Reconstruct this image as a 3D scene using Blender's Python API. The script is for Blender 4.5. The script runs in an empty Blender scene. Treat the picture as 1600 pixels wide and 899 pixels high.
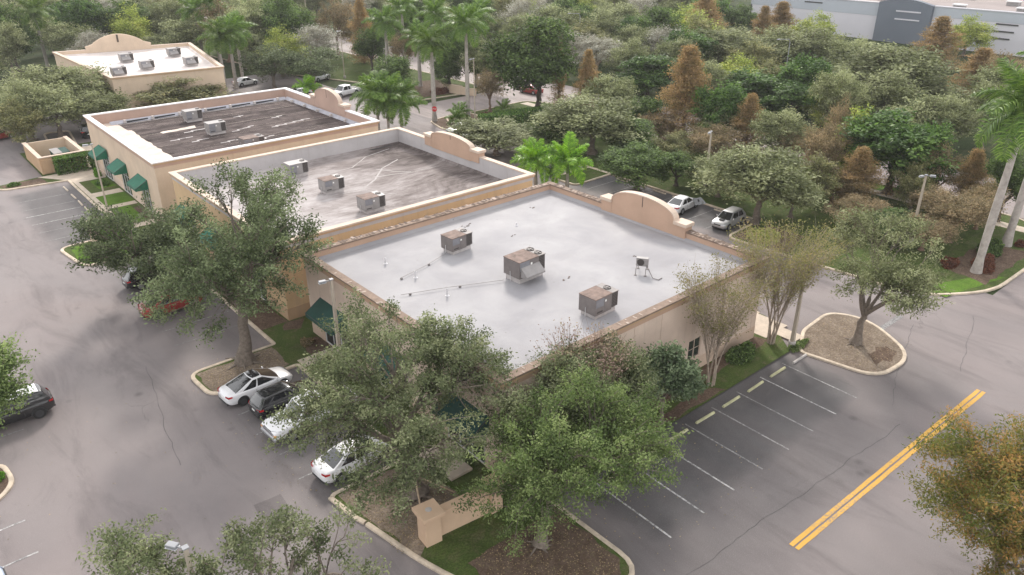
import bpy, bmesh, math, random
import numpy as np
from mathutils import Vector, Matrix

R_ = math.radians
scene = bpy.context.scene
col = scene.collection

# ------------------------------------------------------------------ camera
CAM_H = 28.81
cam_data = bpy.data.cameras.new("camera")
cam = bpy.data.objects.new("camera", cam_data)
col.objects.link(cam)
cam.location = (0, 0, CAM_H)
cam.rotation_euler = (R_(90 - 26.07), R_(0.13), R_(49.34 - 90))
cam_data.sensor_width = 36
cam_data.lens = 1202.07 / 1600 * 36
cam_data.clip_start = 0.5
cam_data.clip_end = 3000
scene.camera = cam

# ------------------------------------------------------------------ light
SUN_AZ, SUN_EL = 53.0, 34.0
world = bpy.data.worlds.new("World")
scene.world = world
world.use_nodes = True
wn = world.node_tree
wn.nodes.clear()
wo = wn.nodes.new("ShaderNodeOutputWorld")
bg = wn.nodes.new("ShaderNodeBackground")
sky = wn.nodes.new("ShaderNodeTexSky")
sky.sky_type = 'NISHITA'
sky.sun_disc = False
sky.sun_elevation = R_(SUN_EL)
sky.sun_rotation = R_(90 - SUN_AZ)
sky.air_density = 1.0
sky.dust_density = 1.0
sky.ozone_density = 1.0
hs = wn.nodes.new("ShaderNodeHueSaturation")
hs.inputs["Saturation"].default_value = 0.12
wn.links.new(sky.outputs[0], hs.inputs["Color"])
# thin high overcast: an even pale veil over the whole sky
veil = wn.nodes.new("ShaderNodeMix")
veil.data_type = 'RGBA'
veil.inputs[0].default_value = 0.6
veil.inputs[7].default_value = (5.4, 5.35, 5.4, 1)
wn.links.new(hs.outputs[0], veil.inputs[6])
wn.links.new(veil.outputs[2], bg.inputs[0])
bg.inputs[1].default_value = 0.15
wn.links.new(bg.outputs[0], wo.inputs[0])

sun_d = bpy.data.lights.new("sun", 'SUN')
sun_d.energy = 1.5
sun_d.angle = R_(10)
sun_d.color = (1.0, 0.93, 0.85)
sun = bpy.data.objects.new("sun", sun_d)
col.objects.link(sun)
sv = Vector((math.cos(R_(SUN_EL)) * math.cos(R_(SUN_AZ)), math.cos(R_(SUN_EL)) * math.sin(R_(SUN_AZ)), math.sin(R_(SUN_EL))))
sun.rotation_euler = sv.to_track_quat('Z', 'Y').to_euler()
sun.location = (60, 80, 60)

scene.view_settings.view_transform = 'Standard'
scene.view_settings.look = 'None'
scene.view_settings.gamma = 1
scene.view_settings.exposure = 1.22
scene.cycles.use_denoising = True
scene.cycles.max_bounces = 6
scene.cycles.transparent_max_bounces = 8

# ------------------------------------------------------------------ materials
MATS = {}


def nt(name):
    m = bpy.data.materials.new(name)
    m.use_nodes = True
    t = m.node_tree
    b = t.nodes["Principled BSDF"]
    return m, t, b


def N(t, typ, **kw):
    n = t.nodes.new(typ)
    for k, v in kw.items():
        if k in n.inputs:
            n.inputs[k].default_value = v
        else:
            setattr(n, k, v)
    return n


def c4(c):
    return (c[0], c[1], c[2], 1)


def ramp(t, stops, fac):
    r = t.nodes.new("ShaderNodeValToRGB")
    e = r.color_ramp.elements
    while len(e) < len(stops):
        e.new(0.5)
    for i, (p, c) in enumerate(stops):
        e[i].position = p
        e[i].color = c4(c)
    t.links.new(fac, r.inputs[0])
    return r.outputs[0]


def noise(t, scale, detail=6, rough=0.6, vec=None, dist=0.0):
    n = N(t, "ShaderNodeTexNoise", Scale=scale, Detail=detail, Roughness=rough, Distortion=dist)
    if vec is not None:
        t.links.new(vec, n.inputs["Vector"])
    return n.outputs[0]


def coords(t, kind="Object", scale=None):
    tc = t.nodes.new("ShaderNodeTexCoord")
    o = tc.outputs[kind]
    if scale:
        mp = N(t, "ShaderNodeMapping")
        mp.inputs["Scale"].default_value = scale
        t.links.new(o, mp.inputs[0])
        o = mp.outputs[0]
    return o


def mixc(t, a, b, fac, mode='MIX'):
    m = t.nodes.new("ShaderNodeMix")
    m.data_type = 'RGBA'
    m.blend_type = mode
    for sock, v in ((m.inputs[6], a), (m.inputs[7], b), (m.inputs[0], fac)):
        if isinstance(v, (int, float)):
            sock.default_value = v
        elif isinstance(v, tuple):
            sock.default_value = c4(v)
        else:
            t.links.new(v, sock)
    return m.outputs[2]


def bump(t, b, h, strength=0.3, dist=0.02):
    bn = N(t, "ShaderNodeBump", Strength=strength, Distance=dist)
    t.links.new(h, bn.inputs["Height"])
    t.links.new(bn.outputs[0], b.inputs["Normal"])


def mat_plain(name, c, rough=0.6, metal=0.0, var=0.12, scale=3.0, bumps=0.0, spec=0.5):
    m, t, b = nt(name)
    o = coords(t)
    n = noise(t, scale, 5, 0.65, o)
    lo = tuple(x * (1 - var) for x in c)
    hi = tuple(min(1, x * (1 + var)) for x in c)
    t.links.new(ramp(t, [(0.3, lo), (0.7, hi)], n), b.inputs["Base Color"])
    b.inputs["Roughness"].default_value = rough
    b.inputs["Metallic"].default_value = metal
    b.inputs["Specular IOR Level"].default_value = spec
    if bumps:
        bump(t, b, noise(t, 60, 3, 0.6, o), bumps, 0.01)
    MATS[name] = m
    return m


def mat_stucco(name, c, dirt=(0.30, 0.24, 0.20), amount=0.35):
    """painted stucco: blotches, vertical run marks, fine grain"""
    m, t, b = nt(name)
    o = coords(t)
    big = noise(t, 0.5, 5, 0.6, o)
    col1 = ramp(t, [(0.3, tuple(x * 0.9 for x in c)), (0.7, tuple(min(1, x * 1.07) for x in c))], big)
    streak = noise(t, 1.0, 5, 0.7, coords(t, "Object", (2.2, 2.2, 0.16)))
    f = ramp(t, [(0.52, (0, 0, 0)), (0.78, (amount, amount, amount))], streak)
    t.links.new(mixc(t, col1, dirt, f), b.inputs["Base Color"])
    b.inputs["Roughness"].default_value = 0.88
    b.inputs["Specular IOR Level"].default_value = 0.2
    bump(t, b, noise(t, 35, 3, 0.6, o), 0.25, 0.01)
    MATS[name] = m
    return m


def mat_asphalt(name, dark, light, warm=None, crack=0.6, rough=0.78, seal=(), seal_cols=None):
    m, t, b = nt(name)
    o = coords(t)
    big = noise(t, 0.11, 6, 0.62, o, 0.4)
    c = ramp(t, [(0.32, dark), (0.5, tuple((a + d) / 2 for a, d in zip(dark, light))), (0.7, light)], big)
    if warm:
        c = mixc(t, c, warm, ramp(t, [(0.45, (0, 0, 0)), (0.75, (0.7, 0.7, 0.7))], noise(t, 0.07, 4, 0.55, coords(t, "Object", (1, 0.6, 1)), 0.8)))
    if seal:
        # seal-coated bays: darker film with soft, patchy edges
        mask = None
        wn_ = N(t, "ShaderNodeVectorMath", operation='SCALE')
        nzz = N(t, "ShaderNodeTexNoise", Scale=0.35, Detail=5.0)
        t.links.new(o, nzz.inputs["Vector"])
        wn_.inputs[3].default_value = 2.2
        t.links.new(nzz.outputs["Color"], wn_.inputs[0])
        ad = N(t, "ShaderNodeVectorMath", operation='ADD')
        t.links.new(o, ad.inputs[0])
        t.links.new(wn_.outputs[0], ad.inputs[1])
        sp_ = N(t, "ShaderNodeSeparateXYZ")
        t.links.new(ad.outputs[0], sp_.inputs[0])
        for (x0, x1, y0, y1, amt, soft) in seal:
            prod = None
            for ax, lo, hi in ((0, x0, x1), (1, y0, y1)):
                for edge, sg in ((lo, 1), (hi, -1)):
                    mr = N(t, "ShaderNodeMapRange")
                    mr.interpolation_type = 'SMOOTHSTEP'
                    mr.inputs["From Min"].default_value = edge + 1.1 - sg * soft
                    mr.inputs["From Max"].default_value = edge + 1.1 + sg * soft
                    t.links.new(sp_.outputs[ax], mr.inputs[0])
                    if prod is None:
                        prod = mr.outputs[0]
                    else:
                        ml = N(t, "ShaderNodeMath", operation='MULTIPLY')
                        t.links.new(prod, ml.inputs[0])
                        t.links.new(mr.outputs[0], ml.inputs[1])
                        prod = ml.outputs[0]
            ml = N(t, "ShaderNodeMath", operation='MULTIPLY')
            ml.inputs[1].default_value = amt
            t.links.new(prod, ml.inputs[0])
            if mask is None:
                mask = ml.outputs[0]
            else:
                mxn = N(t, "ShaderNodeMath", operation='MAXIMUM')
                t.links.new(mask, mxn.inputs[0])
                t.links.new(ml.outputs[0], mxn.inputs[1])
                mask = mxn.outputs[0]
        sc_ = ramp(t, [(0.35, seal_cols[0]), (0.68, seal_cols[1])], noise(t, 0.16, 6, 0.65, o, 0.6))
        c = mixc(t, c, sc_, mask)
    # tyre-worn lanes / dull smears
    sm = noise(t, 0.35, 6, 0.7, coords(t, "Object", (1.0, 0.25, 1)), 1.2)
    c = mixc(t, c, tuple(x * 0.62 for x in dark), ramp(t, [(0.50, (0, 0, 0)), (0.76, (0.7, 0.7, 0.7))], sm))
    # aggregate grain
    g = noise(t, 22, 4, 0.75, o)
    c = mixc(t, c, (0.62, 0.6, 0.6), ramp(t, [(0.54, (0, 0, 0)), (0.8, (0.33, 0.33, 0.33))], g))
    # oil drips
    v = N(t, "ShaderNodeTexVoronoi", Scale=0.55)
    t.links.new(o, v.inputs["Vector"])
    oil = mixc(t, (0, 0, 0), ramp(t, [(0.03, (0.5, 0.5, 0.5)), (0.2, (0, 0, 0))], v.outputs["Distance"]), ramp(t, [(0.55, (0, 0, 0)), (0.62, (1, 1, 1))], noise(t, 0.23, 2, 0.5, o)))
    c = mixc(t, c, tuple(x * 0.35 for x in dark), oil)
    # long meandering cracks
    vc = N(t, "ShaderNodeTexVoronoi", Scale=0.09)
    vc.feature = 'DISTANCE_TO_EDGE'
    wob = N(t, "ShaderNodeVectorMath", operation='ADD')
    nz = N(t, "ShaderNodeTexNoise", Scale=0.5, Detail=5.0)
    t.links.new(o, nz.inputs["Vector"])
    sc = N(t, "ShaderNodeVectorMath", operation='SCALE')
    sc.inputs[3].default_value = 2.4
    t.links.new(nz.outputs["Color"], sc.inputs[0])
    t.links.new(o, wob.inputs[0])
    t.links.new(sc.outputs[0], wob.inputs[1])
    t.links.new(wob.outputs[0], vc.inputs["Vector"])
    ck = ramp(t, [(0.0, (crack, crack, crack)), (0.003, (0, 0, 0))], vc.outputs["Distance"])
    ck = mixc(t, (0, 0, 0), ck, ramp(t, [(0.55, (0, 0, 0)), (0.66, (1, 1, 1))], noise(t, 0.12, 2, 0.5, o)))
    c = mixc(t, c, (0.02, 0.018, 0.016), ck)
    t.links.new(c, b.inputs["Base Color"])
    t.links.new(ramp(t, [(0.3, (rough - 0.12,) * 3), (0.7, (rough + 0.12,) * 3)], sm), b.inputs["Roughness"])
    b.inputs["Specular IOR Level"].default_value = 0.3
    bump(t, b, g, 0.35, 0.012)
    MATS[name] = m
    return m


def mat_ground(name, cols, scale=0.6, fine=9.0, bumpy=0.6, bare=0.0):
    """grass / soil: three-colour blotches plus fine speckle"""
    m, t, b = nt(name)
    o = coords(t)
    n1 = noise(t, scale, 7, 0.68, o, 0.5)
    n2 = noise(t, fine, 5, 0.8, o)
    c = ramp(t, [(0.30, cols[0]), (0.5, cols[1]), (0.72, cols[2])], n1)
    if bare:
        c = mixc(t, c, (0.20, 0.155, 0.105), ramp(t, [(0.5, (0, 0, 0)), (0.72, (bare, bare, bare))], noise(t, scale * 1.7, 6, 0.7, coords(t, "Object", (1, 1.3, 1)), 0.8)))
    c = mixc(t, c, tuple(x * 0.45 for x in cols[0]), ramp(t, [(0.42, (0.6, 0.6, 0.6)), (0.62, (0, 0, 0))], n2))
    t.links.new(c, b.inputs["Base Color"])
    b.inputs["Roughness"].default_value = 0.95
    b.inputs["Specular IOR Level"].default_value = 0.1
    bump(t, b, n2, bumpy, 0.06)
    MATS[name] = m
    return m


def mat_leaf(name, cols, transl=0.3, rough=0.7, objvar=0.16):
    m, t, b = nt(name)
    at = t.nodes.new("ShaderNodeAttribute")
    at.attribute_name = "rnd"
    c = ramp(t, [(0.08, cols[0]), (0.5, cols[1]), (0.92, cols[2])], at.outputs["Fac"])
    oi = t.nodes.new("ShaderNodeObjectInfo")
    h = N(t, "ShaderNodeHueSaturation")
    t.links.new(ramp(t, [(0, (1 - objvar,) * 3), (1, (1 + objvar,) * 3)], oi.outputs["Random"]), h.inputs["Value"])
    t.links.new(c, h.inputs["Color"])
    c = h.outputs[0]
    t.links.new(c, b.inputs["Base Color"])
    b.inputs["Roughness"].default_value = rough
    b.inputs["Specular IOR Level"].default_value = 0.15
    tr = t.nodes.new("ShaderNodeBsdfTranslucent")
    h2 = N(t, "ShaderNodeHueSaturation", Saturation=1.15, Value=1.25)
    t.links.new(c, h2.inputs["Color"])
    t.links.new(h2.outputs[0], tr.inputs[0])
    mx = t.nodes.new("ShaderNodeMixShader")
    mx.inputs[0].default_value = transl
    t.links.new(b.outputs[0], mx.inputs[1])
    t.links.new(tr.outputs[0], mx.inputs[2])
    out = [n for n in t.nodes if n.type == 'OUTPUT_MATERIAL'][0]
    t.links.new(mx.outputs[0], out.inputs[0])
    MATS[name] = m
    return m


def mat_glass(name, c=(0.02, 0.025, 0.03), rough=0.06):
    m, t, b = nt(name)
    b.inputs["Base Color"].default_value = c4(c)
    b.inputs["Roughness"].default_value = rough
    b.inputs["Specular IOR Level"].default_value = 0.8
    b.inputs["Coat Weight"].default_value = 0.6
    MATS[name] = m
    return m


def mat_paint(name, c, metal=0.0, rough=0.35):
    m, t, b = nt(name)
    o = coords(t)
    f = noise(t, 2.5, 5, 0.65, o)
    t.links.new(ramp(t, [(0.3, tuple(x * 0.93 for x in c)), (0.7, c)], f), b.inputs["Base Color"])
    b.inputs["Metallic"].default_value = metal
    b.inputs["Roughness"].default_value = rough
    b.inputs["Coat Weight"].default_value = 0.7
    b.inputs["Coat Roughness"].default_value = 0.08
    MATS[name] = m
    return m


def mat_worn_paint(name, c, under, cover=0.62):
    """road paint worn through to asphalt"""
    m, t, b = nt(name)
    o = coords(t)
    n = noise(t, 5.5, 7, 0.78, o)
    n2 = noise(t, 0.5, 3, 0.5, o)
    s = N(t, "ShaderNodeMath", operation='ADD')
    t.links.new(n, s.inputs[0])
    sc = N(t, "ShaderNodeMath", operation='MULTIPLY')
    sc.inputs[1].default_value = 0.35
    t.links.new(n2, sc.inputs[0])
    t.links.new(sc.outputs[0], s.inputs[1])
    f = ramp(t, [(cover - 0.05, (1, 1, 1)), (cover + 0.16, (0, 0, 0))], s.outputs[0])
    t.links.new(mixc(t, under, c, f), b.inputs["Base Color"])
    b.inputs["Roughness"].default_value = 0.7
    MATS[name] = m
    return m


def mat_roof_white(name):
    m, t, b = nt(name)
    o = coords(t)
    c = ramp(t, [(0.28, (0.245, 0.239, 0.253)), (0.52, (0.30, 0.293, 0.304)), (0.75, (0.355, 0.348, 0.355))], noise(t, 0.22, 6, 0.6, o, 0.5))
    st = noise(t, 1.3, 7, 0.75, coords(t, "Object", (1, 0.7, 1)), 0.6)
    c = mixc(t, c, (0.27, 0.255, 0.255), ramp(t, [(0.52, (0, 0, 0)), (0.80, (0.6, 0.6, 0.6))], st))
    v = N(t, "ShaderNodeTexVoronoi", Scale=0.8)
    t.links.new(o, v.inputs["Vector"])
    c = mixc(t, c, (0.16, 0.14, 0.14), ramp(t, [(0.025, (0.6, 0.6, 0.6)), (0.06, (0, 0, 0))], v.outputs["Distance"]))
    # faint membrane laps, one every 1.8 m
    w = N(t, "ShaderNodeTexWave", Scale=0.175, Distortion=0.15)
    w.bands_direction = 'Y'
    t.links.new(o, w.inputs["Vector"])
    c = mixc(t, c, (0.30, 0.29, 0.31), ramp(t, [(0.0, (0.55, 0.55, 0.55)), (0.004, (0, 0, 0))], w.outputs["Fac"]))
    t.links.new(c, b.inputs["Base Color"])
    t.links.new(ramp(t, [(0.3, (0.62,) * 3), (0.7, (0.8,) * 3)], noise(t, 0.3, 4, 0.6, o)), b.inputs["Roughness"])
    b.inputs["Specular IOR Level"].default_value = 0.2
    bump(t, b, noise(t, 1.2, 5, 0.6, o), 0.12, 0.05)
    MATS[name] = m


def mat_roof_dirty(name):
    """white coating weathered through to grey-brown membrane"""
    m, t, b = nt(name)
    o = coords(t)
    n = noise(t, 0.16, 8, 0.72, coords(t, "Object", (0.8, 1.2, 1)), 1.0)
    n2 = noise(t, 1.1, 7, 0.75, coords(t, "Object", (0.35, 1.4, 1)), 0.8)
    s = N(t, "ShaderNodeMath", operation='ADD')
    sc = N(t, "ShaderNodeMath", operation='MULTIPLY')
    sc.inputs[1].default_value = 0.55
    t.links.new(n2, sc.inputs[0])
    t.links.new(n, s.inputs[0])
    t.links.new(sc.outputs[0], s.inputs[1])
    # more wear towards the far (+x, +y) half of this roof: a drainage stain with its own shape
    sep = N(t, "ShaderNodeSeparateXYZ")
    t.links.new(o, sep.inputs[0])
    gx = N(t, "ShaderNodeMapRange")
    gx.inputs["From Min"].default_value = 24
    gx.inputs["From Max"].default_value = 44
    gx.inputs["To Min"].default_value = -0.30
    gx.inputs["To Max"].default_value = 0.05
    t.links.new(sep.outputs[0], gx.inputs[0])
    s2 = N(t, "ShaderNodeMath", operation='ADD')
    t.links.new(s.outputs[0], s2.inputs[0])
    t.links.new(gx.outputs[0], s2.inputs[1])
    c = ramp(t, [(0.46, (0.42, 0.39, 0.385)), (0.62, (0.30, 0.27, 0.262)), (0.77, (0.195, 0.168, 0.16)), (0.94, (0.085, 0.07, 0.066))], s2.outputs[0])
    t.links.new(c, b.inputs["Base Color"])
    b.inputs["Roughness"].default_value = 0.85
    b.inputs["Specular IOR Level"].default_value = 0.08
    bump(t, b, n2, 0.25, 0.03)
    MATS[name] = m


mat_stucco("stucco_tan", (0.62, 0.495, 0.41))
mat_stucco("stucco_tan_low", (0.54, 0.41, 0.32))
mat_stucco("stucco_ochre", (0.56, 0.40, 0.24))
mat_stucco("stucco_ochre_low", (0.46, 0.32, 0.20))
mat_stucco("stucco_peach", (0.47, 0.32, 0.235), amount=0.18)
mat_stucco("stucco_pink", (0.46, 0.325, 0.265), amount=0.2)
mat_stucco("stucco_cream", (0.58, 0.46, 0.35), amount=0.2)
mat_stucco("parapet_grey", (0.46, 0.435, 0.435), amount=0.3)
mat_stucco("cornice_tan", (0.47, 0.32, 0.20), amount=0.3)
mat_stucco("sign_wall_tan", (0.60, 0.43, 0.30), amount=0.15)
mat_plain("coping_brown", (0.215, 0.155, 0.118), 0.9, var=0.25, scale=2.2, bumps=0.5)
mat_plain("coping_white", (0.72, 0.69, 0.68), 0.7, var=0.1, scale=1.0)
mat_plain("coping_cream", (0.54, 0.43, 0.345), 0.8, var=0.12, scale=1.0)
mat_plain("mortar", (0.36, 0.29, 0.245), 0.95, var=0.3)
mat_plain("debris_brown", (0.12, 0.085, 0.065), 0.95, var=0.4)
mat_asphalt("asphalt_old", (0.170, 0.149, 0.149), (0.222, 0.195, 0.191), warm=(0.242, 0.193, 0.182), crack=0.35,
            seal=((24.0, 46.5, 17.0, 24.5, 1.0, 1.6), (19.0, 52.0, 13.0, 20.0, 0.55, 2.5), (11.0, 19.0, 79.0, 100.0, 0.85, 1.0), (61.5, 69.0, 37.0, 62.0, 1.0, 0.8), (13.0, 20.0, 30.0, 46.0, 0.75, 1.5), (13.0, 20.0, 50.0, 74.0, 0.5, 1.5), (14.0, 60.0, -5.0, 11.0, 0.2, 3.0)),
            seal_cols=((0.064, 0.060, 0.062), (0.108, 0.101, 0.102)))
mat_asphalt("asphalt_sealed", (0.088, 0.082, 0.085), (0.150, 0.140, 0.142), crack=0.4)
mat_asphalt("asphalt_patch_mix", (0.115, 0.10, 0.10), (0.16, 0.14, 0.138), crack=0.2)
mat_asphalt("asphalt_dark", (0.055, 0.050, 0.052), (0.095, 0.088, 0.090), crack=0.3)
mat_asphalt("asphalt_road", (0.24, 0.205, 0.195), (0.31, 0.26, 0.245), crack=0.2)
mat_ground("grass", [(0.060, 0.085, 0.024), (0.085, 0.125, 0.032), (0.125, 0.150, 0.050)], bare=0.75)
mat_ground("grass_dark", [(0.030, 0.046, 0.016), (0.045, 0.068, 0.022), (0.080, 0.095, 0.034)], 0.15, bare=0.5)
mat_ground("grass_bright", [(0.085, 0.155, 0.022), (0.115, 0.215, 0.028), (0.15, 0.25, 0.04)], 0.8, bare=0.25)
mat_ground("soil", [(0.17, 0.13, 0.10), (0.27, 0.215, 0.165), (0.35, 0.29, 0.23)], 0.9, 7.0)
mat_ground("mulch", [(0.10, 0.068, 0.050), (0.16, 0.112, 0.083), (0.22, 0.165, 0.125)], 1.5, 8.0)
mat_plain("concrete", (0.50, 0.425, 0.345), 0.9, var=0.16, scale=1.4, bumps=0.3)
mat_plain("concrete_kerb", (0.52, 0.435, 0.34), 0.9, var=0.28, scale=1.6, bumps=0.4)
mat_plain("concrete_yellow", (0.40, 0.385, 0.235), 0.9, var=0.3, scale=2.5, bumps=0.4)
mat_plain("concrete_grey", (0.42, 0.39, 0.37), 0.9, var=0.25, scale=2.0, bumps=0.4)
mat_plain("pole_concrete", (0.40, 0.345, 0.28), 0.85, var=0.12, scale=2.0)
mat_plain("lamp_grey", (0.25, 0.255, 0.27), 0.5, var=0.08)
mat_worn_paint("paint_white", (0.52, 0.51, 0.50), (0.13, 0.125, 0.125), 0.62)
mat_worn_paint("paint_faded", (0.36, 0.35, 0.345), (0.12, 0.115, 0.115), 0.57)
mat_worn_paint("paint_yellow", (0.56, 0.31, 0.045), (0.22, 0.18, 0.15), 0.72)
mat_roof_white("roof_white")
mat_roof_dirty("roof_dirty")
mat_plain("roof_cream", (0.66, 0.60, 0.57), 0.75, var=0.14, scale=0.4)
for i, c in enumerate([(0.082, 0.066, 0.063), (0.10, 0.081, 0.077), (0.12, 0.098, 0.093), (0.068, 0.055, 0.053)]):
    mat_plain("bitumen_%d" % i, c, 0.95, var=0.45, scale=0.7, bumps=0.4, spec=0.05)
mat_plain("sealant", (0.47, 0.44, 0.43), 0.7, var=0.15)
mat_plain("sealant_dull", (0.33, 0.305, 0.295), 0.8, var=0.25, scale=1.5)
mat_plain("sealant_tan", (0.56, 0.48, 0.41), 0.8, var=0.2, scale=0.8)
mat_plain("flashing_grey", (0.36, 0.36, 0.40), 0.6, var=0.2, scale=1.5)
mat_plain("tar_shadow_black", (0.04, 0.04, 0.045), 0.7, var=0.4)  # tar on the middle roof; painted shadow gaps on the third
mat_plain("unit_grey", (0.165, 0.145, 0.14), 0.6, var=0.16, scale=2.0)
mat_plain("unit_light", (0.26, 0.245, 0.24), 0.55, var=0.12, scale=2.0)
mat_plain("unit_panel", (0.19, 0.19, 0.21), 0.5, var=0.12)
mat_plain("unit_rust", (0.165, 0.115, 0.095), 0.85, var=0.45, scale=2.4, bumps=0.2)
mat_plain("coil_dark", (0.045, 0.038, 0.036), 0.6, var=0.2)
mat_plain("metal_dark", (0.05, 0.05, 0.052), 0.5, var=0.15)
mat_plain("metal_white", (0.68, 0.68, 0.68), 0.45, var=0.06)
mat_plain("pipe_pvc", (0.60, 0.59, 0.60), 0.5, var=0.08)
mat_plain("awning_green", (0.012, 0.125, 0.075), 0.75, var=0.2, scale=1.0)
mat_plain("awning_dark", (0.012, 0.062, 0.050), 0.75, var=0.2, scale=1.0)
mat_plain("wood_stake", (0.45, 0.34, 0.24), 0.9, var=0.2)
mat_plain("bark_grey", (0.165, 0.135, 0.11), 0.95, var=0.4, scale=5, bumps=0.8)
mat_plain("bark_dark", (0.085, 0.068, 0.056), 0.95, var=0.4, scale=5, bumps=0.8)
mat_plain("bark_pale", (0.33, 0.27, 0.215), 0.9, var=0.3, scale=5, bumps=0.4)
mat_plain("bark_rust", (0.19, 0.125, 0.09), 0.95, var=0.35, scale=5, bumps=0.4)
mat_plain("palm_trunk", (0.37, 0.335, 0.305), 0.9, var=0.28, scale=1.6, bumps=0.4)
mat_plain("palm_shaft", (0.12, 0.20, 0.05), 0.5, var=0.2)
mat_plain("rubber", (0.018, 0.018, 0.019), 0.85, var=0.2)
mat_plain("rim_silver", (0.42, 0.42, 0.44), 0.35, metal=0.7, var=0.1)
mat_plain("rim_dark", (0.06, 0.06, 0.065), 0.4, metal=0.4, var=0.1)
mat_plain("plastic_black", (0.022, 0.022, 0.024), 0.6, var=0.15)
mat_plain("tail_red", (0.45, 0.015, 0.02), 0.25, var=0.05)
mat_plain("lamp_clear", (0.55, 0.56, 0.58), 0.15, var=0.05)
mat_plain("lamp_amber", (0.75, 0.30, 0.05), 0.3, var=0.05)
mat_plain("sign_red", (0.55, 0.02, 0.03), 0.5, var=0.05)
mat_plain("sign_white", (0.78, 0.78, 0.76), 0.5, var=0.03)
mat_plain("orange_plastic", (0.62, 0.14, 0.06), 0.5, var=0.1)
mat_plain("warehouse_pale", (0.60, 0.585, 0.63), 0.85, var=0.05, scale=0.1)
mat_plain("warehouse_blue", (0.42, 0.45, 0.50), 0.85, var=0.05, scale=0.1)
mat_plain("warehouse_dark", (0.135, 0.155, 0.19), 0.8, var=0.06, scale=0.1)
mat_plain("warehouse_roof", (0.24, 0.20, 0.19), 0.9, var=0.15, scale=0.1)
mat_glass("glass_dark")
mat_glass("glass_store", (0.025, 0.032, 0.035), 0.08)
mat_glass("glass_car", (0.018, 0.019, 0.022), 0.05)

mat_leaf("leaf_oak", [(0.090, 0.106, 0.046), (0.211, 0.235, 0.114), (0.450, 0.473, 0.270)], 0.3)
mat_leaf("leaf_oak_deep", [(0.047, 0.064, 0.030), (0.112, 0.143, 0.066), (0.255, 0.306, 0.159)], 0.2)
mat_leaf("leaf_oak_fresh", [(0.060, 0.092, 0.030), (0.140, 0.198, 0.066), (0.31, 0.375, 0.155)], 0.32)
mat_leaf("leaf_oak_mid", [(0.064, 0.083, 0.038), (0.145, 0.172, 0.084), (0.33, 0.35, 0.20)], 0.3)
mat_leaf("leaf_brownish", [(0.098, 0.100, 0.043), (0.202, 0.214, 0.094), (0.408, 0.373, 0.189)], 0.25)
mat_leaf("leaf_dark", [(0.037, 0.057, 0.021), (0.086, 0.132, 0.042), (0.194, 0.282, 0.087)], 0.25)
mat_leaf("leaf_glossy", [(0.040, 0.078, 0.024), (0.085, 0.150, 0.042), (0.18, 0.285, 0.075)], 0.3, 0.5)
mat_leaf("leaf_blue", [(0.058, 0.088, 0.046), (0.12, 0.165, 0.088), (0.28, 0.335, 0.20)], 0.28)
mat_leaf("leaf_yellow", [(0.152, 0.187, 0.045), (0.317, 0.383, 0.095), (0.600, 0.600, 0.195)], 0.3)
mat_leaf("leaf_cypress", [(0.165, 0.14, 0.065), (0.30, 0.215, 0.105), (0.46, 0.31, 0.165)], 0.38)
mat_leaf("leaf_cypress_green", [(0.075, 0.105, 0.026), (0.165, 0.165, 0.045), (0.38, 0.21, 0.08)], 0.35)
mat_leaf("leaf_rust", [(0.121, 0.106, 0.057), (0.244, 0.198, 0.112), (0.450, 0.338, 0.203)], 0.3)
mat_leaf("leaf_bare", [(0.190, 0.185, 0.140), (0.359, 0.345, 0.279), (0.600, 0.600, 0.526)], 0.25)
mat_leaf("leaf_crape", [(0.14, 0.15, 0.05), (0.22, 0.21, 0.085), (0.29, 0.23, 0.12)], 0.35)
mat_leaf("leaf_twiggy", [(0.229, 0.165, 0.143), (0.286, 0.215, 0.172), (0.300, 0.272, 0.143)], 0.3)
mat_leaf("frond_royal", [(0.068, 0.128, 0.026), (0.119, 0.210, 0.042), (0.231, 0.338, 0.080)], 0.3, 0.4)
mat_leaf("frond_bright", [(0.116, 0.240, 0.026), (0.204, 0.391, 0.041), (0.367, 0.570, 0.080)], 0.35, 0.4)
mat_leaf("frond_mid", [(0.065, 0.115, 0.024), (0.115, 0.185, 0.04), (0.21, 0.285, 0.075)], 0.3, 0.5)
mat_leaf("hedge_leaf", [(0.040, 0.077, 0.021), (0.086, 0.158, 0.040), (0.204, 0.315, 0.076)], 0.2)
mat_leaf("hedge_bright", [(0.068, 0.159, 0.020), (0.123, 0.263, 0.032), (0.218, 0.391, 0.058)], 0.25)
mat_leaf("leaf_red", [(0.085, 0.045, 0.028), (0.16, 0.065, 0.042), (0.24, 0.105, 0.065)], 0.25)


mh = bpy.data.materials.new("haze_air")
mh.use_nodes = True
mh.node_tree.nodes.clear()
ho = mh.node_tree.nodes.new("ShaderNodeOutputMaterial")
hv = mh.node_tree.nodes.new("ShaderNodeVolumePrincipled")
hv.inputs["Color"].default_value = (0.93, 0.93, 0.94, 1)
hv.inputs["Density"].default_value = 0.00022
mh.node_tree.links.new(hv.outputs[0], ho.inputs["Volume"])
MATS["haze_air"] = mh


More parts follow.
